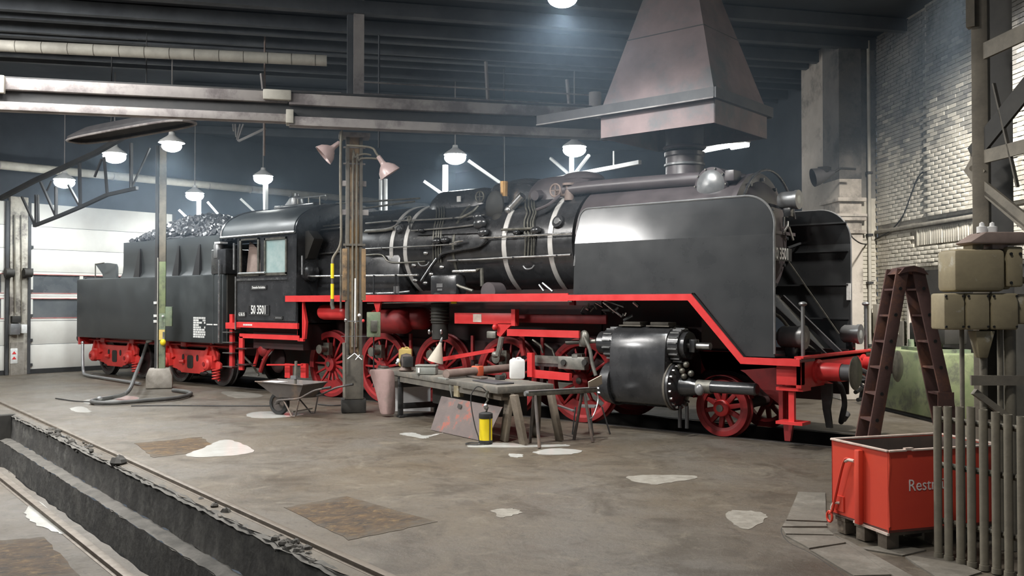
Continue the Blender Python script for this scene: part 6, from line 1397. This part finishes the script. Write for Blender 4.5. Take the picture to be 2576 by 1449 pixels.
s2 = thing('metal_stool', 'thin dark metal stool standing behind the sawhorse', 'stool', tuple((g1 + g2) / 2)); cs_ = (g1 + g2) / 2
for q in (g1, g2, g1 + V(.12, .28, 0), g2 + V(.12, .28, 0)): MB().cyl(q - cs_, (q - cs_) * .7 + V(0, 0, .42), .012, n=8).build('leg', 'dark_steel', s2)
MB().bar((g1 - cs_) * .8 + V(0.03, .1, .43), (g2 - cs_) * .8 + V(0.03, .1, .43), .3, .02).build('seat', 'lamp_grey', s2)

# ================================================================== wheelbarrow
p = pZ(703, 1042, 0); ba = math.radians(14)
wbr = thing('wheelbarrow', 'brown steel wheelbarrow with a single wheel standing beside the rusty column', 'wheelbarrow', tuple(p), ba)
m = MB(); m.lathe([(.20, -.04), (.215, 0), (.20, .04), (.14, .05), (.14, -.05)], (0, 0, .20), (0, 1, 0), 28, close=True); wh = m.build('wheel', 'rubber', wbr); MB().lathe([(.14, -.03), (.14, .03), (.02, .02), (.02, -.02)], (0, 0, .2), (0, 1, 0), 20, close=True).build('rim', 'barrow', wh); MB().cyl((0, -.12, .2), (0, .12, .2), .015, n=8).build('axle', 'oily_steel', wh)
# tray: open sheet steel, thin walls
bot = [(.12, -.22, .33), (.62, -.24, .33), (.62, .24, .33), (.12, .22, .33)]; top = [(-.30, -.30, .60), (.80, -.34, .58), (.80, .34, .58), (-.30, .30, .60)]
m = MB(); t_in = [(x + (.012 if x < .2 else -.012), y * .965, z) for x, y, z in top]; b_in = [(x, y * .95, z + .012) for x, y, z in bot]
m.add(bot + top, [(3, 2, 1, 0), (0, 1, 5, 4), (1, 2, 6, 5), (2, 3, 7, 6), (3, 0, 4, 7)]); m.add(b_in + t_in, [(0, 1, 2, 3), (4, 5, 1, 0), (5, 6, 2, 1), (6, 7, 3, 2), (7, 4, 0, 3)])
tr = m.build('tray', 'barrow', wbr); MB().tube(top, .012, 6, closed=True).build('tray_rim', 'barrow', tr)
for sy in (-1, 1):
    MB().tube(smooth_path([(0, .08 * sy, .2), (.15, .2 * sy, .28), (.62, .26 * sy, .33), (.85, .29 * sy, .42), (1.05, .31 * sy, .50), (1.38, .32 * sy, .56)], 5), .017, 8).build('handle', 'barrow', wbr)
    MB().tube(smooth_path([(1.2, .32 * sy, .535), (1.38, .32 * sy, .565)], 2), .021, 8).build('grip', 'rubber', wbr)
    MB().tube([(.25, .2 * sy, .30), (.5, .27 * sy, .02), (.58, .27 * sy, .02), (.66, .26 * sy, .34)], .014, 8).build('leg', 'barrow', wbr); MB().bar((0, .12 * sy, .2), (.3, .2 * sy, .3), .03, .012).build('wheel_fork', 'barrow', wbr)
MB().bar((.52, -.27, .10), (.52, .27, .10), .02, .02).build('leg_stay', 'oily_steel', wbr); m = MB(); m.box(-.27, .1, -.2, .1, .575, .59); m.build('front_plate', 'canister_white', wbr)
p2 = Vector(p) + Vector((math.cos(ba), math.sin(ba), 0)) * .35; sl = thing('sledge_shaft', 'upright grey iron shaft standing in the wheelbarrow tray', 'shaft', (p2.x, p2.y, .345), ba)
MB().cyl((0, 0, 0), (.02, 0, .62), .026, n=10).build('shaft', 'grime_steel', sl); MB().box(-.08, .04, -.03, .03, .3, .36).build('lug', 'lamp_grey', sl)

# ================================================================== hoses and cables on the floor
def gl(u, v, z=.03): p = pZ(u, v, 0); return (p[0], p[1], z)
o = thing('water_hose', 'thick black water hose looping on the floor around the concrete block', 'hose', gl(300, 1018, 0)); off = V(*o.location)
pts = [V(*pY(372, 858, -1.35)), V(*pY(356, 905, -1.5)), V(*pD(342, 940, 20.6)), V(*pD(322, 985, 19.2))] + [V(*gl(u, v, .045)) for u, v in ((285, 1004), (238, 1012), (236, 1018), (290, 1019), (370, 1013), (445, 1006), (480, 996), (465, 990), (435, 987))]
MB().tube(smooth_path([q - off for q in pts], 6), .042, 10).build('hose', 'hose', o); MB().tube([pts[0] - off + V(0, 0, .0), pts[0] - off + V(.25, 0, .06)], .06, 10).build('coupling', 'steel', o); q = pts[0] - off + V(.18, 0, .12); MB().cyl(q, q + V(0, 0, .1), .02, n=8).build('tap_stem', 'steel', o); MB().cyl(q + V(0, 0, .1), q + V(0, 0, .13), .1, n=14).build('tap_wheel', 'lamp_grey', o)
MB().ell(V(*gl(250, 1012, .08)) - off, (.06, .06, .04)).build('hose_clip', 'lamp_grey', o)
o = thing('drain_hose', 'grey hose running from the tender end along the floor to the concrete block', 'hose', gl(225, 950, 0)); off = V(*o.location)
pts = [V(*pY(208, 862, -1.45)), V(*pY(208, 900, -1.5)), V(*pD(210, 935, 25.6))] + [V(*gl(u, v, .045)) for u, v in ((218, 948), (260, 955), (310, 963), (352, 970))]
MB().tube(smooth_path([q - off for q in pts], 6), .04, 10).build('hose', 'lamp_grey', o); MB().ell(pts[0] - off, (.05, .05, .05)).build('hose_end', 'bright_steel', o)
for pl_, lab in (([(140, 1003), (160, 1006), (190, 1010), (236, 1012)], 'thin black cable on the floor ending left of the hose loop'), ([(330, 1022), (430, 1021), (560, 1022), (690, 1022)], 'thin black cable on the floor from the hose loop to the wheelbarrow'), ([(800, 1018), (835, 1021), (862, 1020)], 'thin black cable on the floor between wheelbarrow and rusty column')):
    m = MB(); m.tube(smooth_path([gl(u, v, .008) for u, v in pl_], 5), .012, 6); tag(m.build('floor_cable', 'cable'), lab, 'cable')
p = gl(345, 1061, 0)
# ================================================================== ladder
DL = 11.5; fo = pD(2297, 1172, DL); LRZ = YAW
ld = thing('step_ladder', 'dark red-brown double-sided step ladder standing open in front of the buffers', 'ladder', (fo[0], fo[1], 0), LRZ)
Hh = 2.42
for side, (xb, xt) in ((-1, (-.545, -.10)), (1, (.60, .09))):
    for y in (0.0, .40):
        MB().bar((xb, y, 0), (xt, y * .8 + .03, Hh), .03, .15, (1, 0, 0)).build('side_rail', 'ladder_brown', ld, bevel=0.004)
    for k in range(7):
        z = .22 + k * .325; f_ = z / Hh; x = xb + (xt - xb) * f_; dy = .40 - .08 * f_
        MB().box(x - .065, x + .065, .02, dy, z - .012, z + .012).build('tread', 'ladder_brown', ld)
        MB().cyl((x + .0, -.018, z + .01), (x, -.012, z + .01), .022, n=10).build('bolt', 'cable', ld)
m = MB(); m.pxz([(-.17, Hh - .06), (-.10, Hh + .02), (.02, Hh + .045), (.13, Hh + .01), (.20, Hh - .07), (.04, Hh - .03), (-.05, Hh - .03)], -.03, .37); m.build('top_cap', 'ladder_brown', ld)
MB().box(.30, .50, -.03, -.015, .72, .90).build('repair_plate', 'ladder_brown', ld)

# ================================================================== red skip
A_ = np.array([4.10, -5.87]); wv = np.array([-.85, .53]); wv /= np.linalg.norm(wv); lv = np.array([-wv[1], wv[0]]); lv = lv if lv[1] > 0 else -lv
BN = thing('waste_skip', 'red steel waste skip with worn rim and white lettering on wooden blocks', 'skip', (A_[0], A_[1], 0), math.atan2(lv[1], lv[0]))
# local frame: x along lv (length), y along +90deg = wv
Lb, Wb, zb0, zb1 = 1.15, .72, .15, .80
MB().box(0, Lb, 0, Wb, zb0, zb0 + .02).build('floor_sheet', 'bin_inside', BN)
MB().box(0.012, Lb - .012, 0.012, .018, zb0, zb1 - .01).build('lining', 'bin_inside', BN); MB().box(0.012, Lb - .012, Wb - .018, Wb - .012, zb0, zb1 - .01).build('lining', 'bin_inside', BN); MB().box(Lb - .018, Lb - .012, .012, Wb - .012, zb0, zb1 - .01).build('lining', 'bin_inside', BN); MB().box(.012, .018, .012, Wb - .012, zb0, zb1 - .01).build('lining', 'bin_inside', BN)
rx = random.Random(2)
s1 = MB(); s1.prism([(0, 0, zb0 - .0), (0, 0, zb1), (Lb, 0, zb1), (Lb, 0, zb0)], (0, .012, 0)); sp1 = s1.build('side_panel', 'bin_red', BN)
MB().box(0, Lb, Wb - .012, Wb, zb0, zb1).build('side_panel', 'bin_red', BN); MB().box(Lb - .012, Lb, 0, Wb, zb0, zb1).build('end_panel', 'bin_red', BN)
m = MB(); m.prism([(0, -.01, zb0 + .05), (0, .04, zb0 - .02), (0, .3, zb0 + .0), (0, Wb, zb0 + .01), (0, Wb, zb1 + .01), (0, 0, zb1), (0, -.012, zb1 - .1), (0, .0, .5)], (.014, 0, 0)); m.build('end_panel', 'bin_red', BN)
rim = MB()
for a, b in (((0, 0), (0, Wb)), ((0, Wb), (Lb, Wb)), ((Lb, Wb), (Lb, 0)), ((Lb, 0), (.22, 0)), ((.17, 0), (0, 0))): rim.bar((a[0], a[1], zb1 + .006), (b[0], b[1], zb1 + .006), .035, .016)
rim.build('rim', 'bare_edge', BN, bevel=0.004); MB().box(0.16, .24, -.012, .02, zb1 + .005, zb1 + .025).build('rim_tear', 'bare_edge', BN)
MB().bar((-.004, .0, zb0 - .012), (-.004, .42, zb0 + .0), .02, .02).build('worn_edge', 'bare_edge', BN)
m = MB(); m.box(-.05, 0, .30, .36, zb0, zb1 - .03); m.build('upright_rib', 'bin_red', BN, bevel=0.008); MB().box(-.03, 0, .36, .39, zb0 + .03, .62).build('rib_plate', 'bin_red', BN)
MB().tube(smooth_path([(-.02, .38, .665), (-.03, .44, .67), (-.045, .50, .64), (-.04, .62, .32), (-.04, .66, .2), (-.04, .70, .16)], 4), .013, 8).build('tilt_lever', 'bin_red', BN); MB().tube([(-.03, .38, .668), (-.035, .45, .668), (-.04, .485, .65)], .0145, 8).build('lever_grip', 'bare_edge', BN)
ring = [(-.04, .70 + .035 * math.cos(t), .135 + .045 * math.sin(t)) for t in [2 * PI * k / 16 for k in range(16)]]; MB().tube(ring, .011, 6, closed=True).build('latch_ring', 'bin_red', BN); MB().tube(smooth_path([(-.01, .60, .27), (-.035, .64, .265), (-.035, .675, .23), (-.035, .68, .2)], 4), .012, 8).build('latch_hook', 'bare_edge', BN); MB().box(-.012, 0, .55, .66, .2, .33).build('latch_plate', 'bin_red', BN)
text_mesh('lettering', 'Restmüll', .135, .001, 'lettering', BN, (.19, -.002, .515), (PI / 2, 0, 0), 'LEFT', .95)
MB().box(.75, 1.1, .1, .4, .62, .72).build('rubbish_bag', 'beige_cone', BN, bevel=0.04); MB().box(.6, 1.1, .15, .6, .2, .62).build('rubbish', 'bin_inside', BN, bevel=0.04)
rzb = math.atan2(lv[1], lv[0])
def bw(x, y): q = A_ + lv * x + wv * y; return (q[0], q[1], 0)
pal = thing('wooden_pallet', 'dirty wooden block pallet under the red waste skip', 'pallet', bw(0, 0), rzb)
for x in (.03, .5, .97):
    for y in (.06, .33, .58): MB().box(x, x + .12, y, y + .11, 0, .11).build('block', 'wood', pal, bevel=0.004)
for y in (.06, .33, .58): MB().box(.02, 1.1, y - .01, y + .12, .11, .148).build('stringer', 'wood', pal)

# ================================================================== conduit rack, switchgear and lattice column at the right
rk = []
for k, (u, vt) in enumerate(((2356, 1022), (2382, 1022), (2412, 1023), (2440, 1023), (2471, 1030), (2502, 1036), (2533, 1042), (2566, 1047))):
    D = 7.35 - .085 * k; p = pD(u, 763, D); zt = float(pD(u, vt, D)[2]); rk.append((p[0], p[1]))
    ORD = ('first', 'second', 'third', 'fourth', 'fifth', 'sixth', 'seventh', 'eighth')
    o = thing('conduit_post', ORD[k] + ' upright rusty pipe of the rack counted from the red skip', 'pipe', (p[0], p[1], 0), 0, 'upright pipes of the rack beside the skip')
    MB().lathe([(.031, 0), (.031, zt), (.024, zt), (.024, zt - .1)], (0, 0, 0), (0, 0, 1), 16).build('pipe', 'conduit', o); MB().lathe([(.036, 0), (.036, .04)], (0, 0, 0), (0, 0, 1), 14).build('foot', 'conduit', o)
rka = Vector((*rk[0], 0)); rkb = Vector((*rk[-1], 0)); rdir = (rkb - rka).normalized(); rn = Vector((-rdir.y, rdir.x, 0)); rn = rn if rn.dot(Vector((FW[0], FW[1], 0))) > 0 else -rn
for z, l in ((1.08, 'top'), (.72, 'middle'), (.28, 'bottom')):
    a = rka + rn * .065 - rdir * .02 + V(0, 0, z); b = rkb + rn * .065 + rdir * .3 + V(0, 0, z); tag(MB().cyl(a, b, .025, n=10).build('cross_rail', 'conduit'), l + ' cross rail behind the upright pipes of the rack', 'rail')
rk_rz = math.atan2(rdir.y, rdir.x)
DS_ = 7.55
def sg(u, v): return pD(u, v, DS_)
sw = thing('switchgear', 'stack of olive cast switch boxes on a pipe frame beside the brick wall', 'switchgear', tuple(sg(2455, 1000) * np.array([1, 1, 0])), YAW)
def sloc(u, v): p = rel(sw, sg(u, v)); return Matrix.Rotation(-YAW, 3, 'Z') @ p
def sbox(name, u0, v0, u1, v1, y0, y1, mat, bev=.02, parent=None):
    a = sloc(u0, v1); b = sloc(u1, v0); return MB().box(a.x, b.x, a.y + y0, a.y + y1, a.z, b.z).build(name, mat, parent or sw, bevel=bev)
bg_ = sbox('main_box', 2384, 628, 2512, 734, -.12, .2, 'box_olive', .04); sbox('main_box_back', 2500, 632, 2534, 728, -.06, .22, 'box_olive', .02)
sbox('side_box', 2518, 622, 2558, 722, -.1, .2, 'box_olive', .015)
for u0, u1 in ((2361, 2414), (2417, 2476), (2480, 2547)):
    b_ = sbox('fuse_box', u0, 738, u1, 829, -.10, .15, 'box_olive', .02)
    for u, v in ((u0 + 5, 745), (u1 - 6, 745), (u0 + 5, 821), (u1 - 6, 821)): q = sloc(u, v); MB().cyl((q.x, q.y - .106, q.z), (q.x, q.y - .09, q.z), .009, n=8).build('screw', 'cable', b_)
sbox('end_box', 2550, 740, 2600, 815, -.06, .15, 'box_olive', .02)
for u, v in ((2527, 640), (2550, 640), (2527, 712)): q = sloc(u, v); MB().cyl((q.x, q.y - .106, q.z), (q.x, q.y - .09, q.z), .012, n=8).build('screw', 'cable', sw)
sbox('cover_neck', 2440, 608, 2470, 628, -.04, .12, 'box_olive', .01); sbox('cover_neck', 2490, 604, 2530, 628, -.04, .12, 'bare_edge', .01)
q = sloc(2500, 600); m = MB(); m.pxz([(x + q.x, z + q.z) for x, z in ((-.25, -.035), (-.22, -.05), (.25, -.05), (.27, -.02), (.18, .045), (-.12, .045))], q.y - .12, q.y + .15); m.build('cover', 'rust_pipe', sw, bevel=0.012)
for u in (2470, 2496): q = sloc(u, 586); MB().lathe([(.04, 0), (.04, .05), (.02, .055), (.018, .08), (.0001, .09)], q, (0, 0, 1), 12).build('insulator', 'canister_white', sw)
q = sloc(2468, 832); q2 = sloc(2468, 900); m = MB(); m.add([(q.x - .08, q.y - .07, q.z), (q.x + .08, q.y - .07, q.z), (q.x + .08, q.y + .07, q.z), (q.x - .08, q.y + .07, q.z), (q2.x - .035, q.y - .04, q2.z), (q2.x + .035, q.y - .04, q2.z), (q2.x + .035, q.y + .04, q2.z), (q2.x - .035, q.y + .04, q2.z)], [(3, 2, 1, 0), (4, 5, 6, 7), (0, 1, 5, 4), (1, 2, 6, 5), (2, 3, 7, 6), (3, 0, 4, 7)]); m.build('cable_gland', 'box_olive', sw, bevel=0.008)
for u, r in ((2424, .018), (2478, .03), (2520, .022), (2545, .045)):
    q = sloc(u, 828); MB().cyl((q.x, q.y + .03, 0), (q.x, q.y + .03, q.z), r, n=12).build('conduit_pipe', 'conduit', sw)
a = sloc(2436, 956); b = sloc(2620, 960); MB().box(a.x, b.x, a.y - .05, a.y - .03, a.z - .04, a.z + .04).build('cross_bar', 'lattice', sw)
a = sloc(2450, 985); b = sloc(2530, 1045); MB().bar(a, b, .05, .05).build('diagonal_brace', 'lattice', sw); MB().tube(smooth_path([sloc(2558, 700), sloc(2575, 705), sloc(2600, 720)], 4), .025, 8).build('cable', 'box_olive', sw)
sbox('dark_back', 2500, 830, 2542, 1060, .12, .14, 'dark_panel', 0)
# lattice column
LC = thing('lattice_column', 'tall riveted lattice steel column behind the switch boxes', 'column', tuple(pD(2470, 763, 9.2) * np.array([1, 1, 0])))
pA, pB = pD(2470, 763, 9.2), pD(2640, 763, 8.3); lpn = VPlane(pA, pB)
def lc(u, v, o=0): return rel(LC, lpn.at(u, v, o))
q = lc(2472, 763); MB().box(q.x - .075, q.x + .075, q.y - .05, q.y + .05, 0, 7.6).build('main_angle', 'lattice', LC, bevel=0.006)
q = lc(2455, 150); MB().box(q.x - .06, q.x + .02, q.y - .12, q.y - .02, float(lc(2450, 75).z), 7.6).build('upper_pad', 'lattice', LC)
q = lc(2640, 763); MB().box(q.x - .08, q.x + .08, q.y - .05, q.y + .05, 0, 7.6).build('main_angle', 'lattice', LC, bevel=0.006)
a, b = rel(LC, pD(2486, 763, 9.45)), rel(LC, pD(2552, 763, 9.2)); bk_ = Vector((FW[0], FW[1], 0))
m = MB(); m.prism([(a.x, a.y, 0), (b.x, b.y, 0), (b.x, b.y, 7.6), (a.x, a.y, 7.6)], tuple(bk_ * .04)); m.build('shadow_web', 'dark_panel', LC)  # dark plate for the web, its shadows put into the near-black colour
for (u0, v0), (u1, v1), w_, mat in (((2448, 142), (2640, 52), .16, 'lattice'), ((2444, 403), (2640, 352), .13, 'lattice'), ((2446, 446), (2640, 602), .11, 'lattice'), ((2450, 462), (2640, 625), .05, 'lattice'), ((2446, 392), (2640, 150), .20, 'dark_panel'), ((2500, 210), (2560, 470), .02, 'grime_steel')):
    MB().bar(lc(u0, v0), lc(u1, v1), .03, w_).build('lacing_bar', mat, LC)
q = lc(2450, 425); MB().cyl((q.x, q.y - .06, q.z), (q.x, q.y + .02, q.z), .03, n=10).build('rivet', 'lattice', LC); m = MB(); MB().bar(lc(2440, 410), lc(2470, 450), .04, .2).build('gusset', 'lattice', LC)

# ================================================================== things by the brick wall
gm = thing('green_machine', 'low green painted machine cabinet standing before the brick wall niche', 'machine', wp(.93, .15, 0), WRZ)
# local: x along wall to the right, y along wall normal away from the room is negative... room side is -y
MB().box(0, 2.6, -.75, 0, .06, 1.16).build('cabinet', 'green_machine', gm, bevel=0.04); MB().box(.05, 2.5, -.68, 0, 0, .06).build('plinth', 'dark_panel', gm)
MB().box(.5, .54, -.77, -.75, .2, 1.0).build('door_gap', 'grime_steel', gm)
for x in (1.2, 1.7, 2.1): MB().cyl((x, -.5, 1.16), (x, -.5, 1.35), .07, n=12).build('top_fitting', 'green_paint', gm)
MB().box(1.0, 2.4, -.6, -.1, 1.16, 1.22).build('top_plate', 'green_paint', gm); MB().box(1.1, 2.3, -.5, -.1, 1.3, 1.65).build('top_unit', 'dark_panel', gm, bevel=0.02)
m = MB(); m.prism([(.95, -.3, 1.2), (1.75, -.3, 1.2), (1.65, -.3, 1.7), (1.0, -.3, 2.15)], (0, .02, 0)); m.build('guard_sheet', 'lamp_grey', gm)
wpl = VPlane(wp(0, .06, 0), wp(1, .06, 0))
def wall_item(name, u0, v0, u1, v1, dep, mat, lab, cat):
    a = wpl.at(u0, v1); b = wpl.at(u1, v0); s0 = float((a[:2] - W0) @ WD); s1_ = float((b[:2] - W0) @ WD); m = MB(); wbox(s0, s1_, .035, .035 + dep, float(a[2]), float(b[2]), m); return tag(m.build(name, mat, bevel=0.01), lab, cat)
c_ = wall_item('wall_cabinet', 2214, 765, 2264, 838, .18, 'pipe_cream', 'pale narrow wall cabinet seen between the ladder rails', 'cabinet')
q = wpl.at(2246, 815); MB().ell((q[0] - .12, q[1] - .12, q[2]), (.03, .03, .05)).build('lock', 'amber', c_)
wall_item('wall_bracket', 2150, 808, 2275, 880, .06, 'grime_steel', 'grey stained board on the brick wall below the pale cabinet', 'board')
for i, (u, v, r) in enumerate(((2230, 945, .17), (2215, 985, .2), (2250, 990, .18), (2235, 905, .14), (2262, 960, .12))):
    p = wpl.at(u, v); l = lump((0, 0, 0), r, 100 + i, 8); o = l.build('wall_stone', 'plaster', wr, (p[0] - .05, p[1] - .05, p[2]), angle=25)
# cable festoon on the wall
pts = [wpl.at(u, v) for u, v in ((2455, 398), (2400, 412), (2338, 430), (2320, 434), (2305, 455), (2290, 495), (2270, 545), (2240, 580), (2205, 600), (2185, 613))] + [pD(u, v, 18.6) for u, v in ((2165, 612), (2145, 598), (2138, 585))]
m = MB(); m.tube(smooth_path(pts, 5), .014, 6); tag(m.build('wall_cable', 'cable'), 'black cable drooping across the brick wall and pilaster', 'cable')
p = pD(2074, 440, 18.9); fd = thing('floodlight', 'dark unlit floodlight fixed to the pilaster above the far deflector', 'floodlight', tuple(p)); ax = Vector((-RT[0], -RT[1], -.25)).normalized()
MB().lathe([(.05, -.2), (.08, -.1), (.17, .12), (.19, .24), (.18, .24), (.1, 0), (.0001, -.05)], (0, 0, 0), ax, 20).build('shade', 'hood_dark', fd); MB().ell(ax * .02, (.08, .08, .08)).build('bulb', 'glass_lamp', fd)
MB().tube([ax * -.2, ax * -.34 + V(0, 0, .05), V(.25, .25, .05) - ax * .3], .025, 8).build('arm', 'cast_iron', fd); MB().box(-.1, .1, -.1, .1, .05, .16).build('ballast', 'cast_iron', fd)
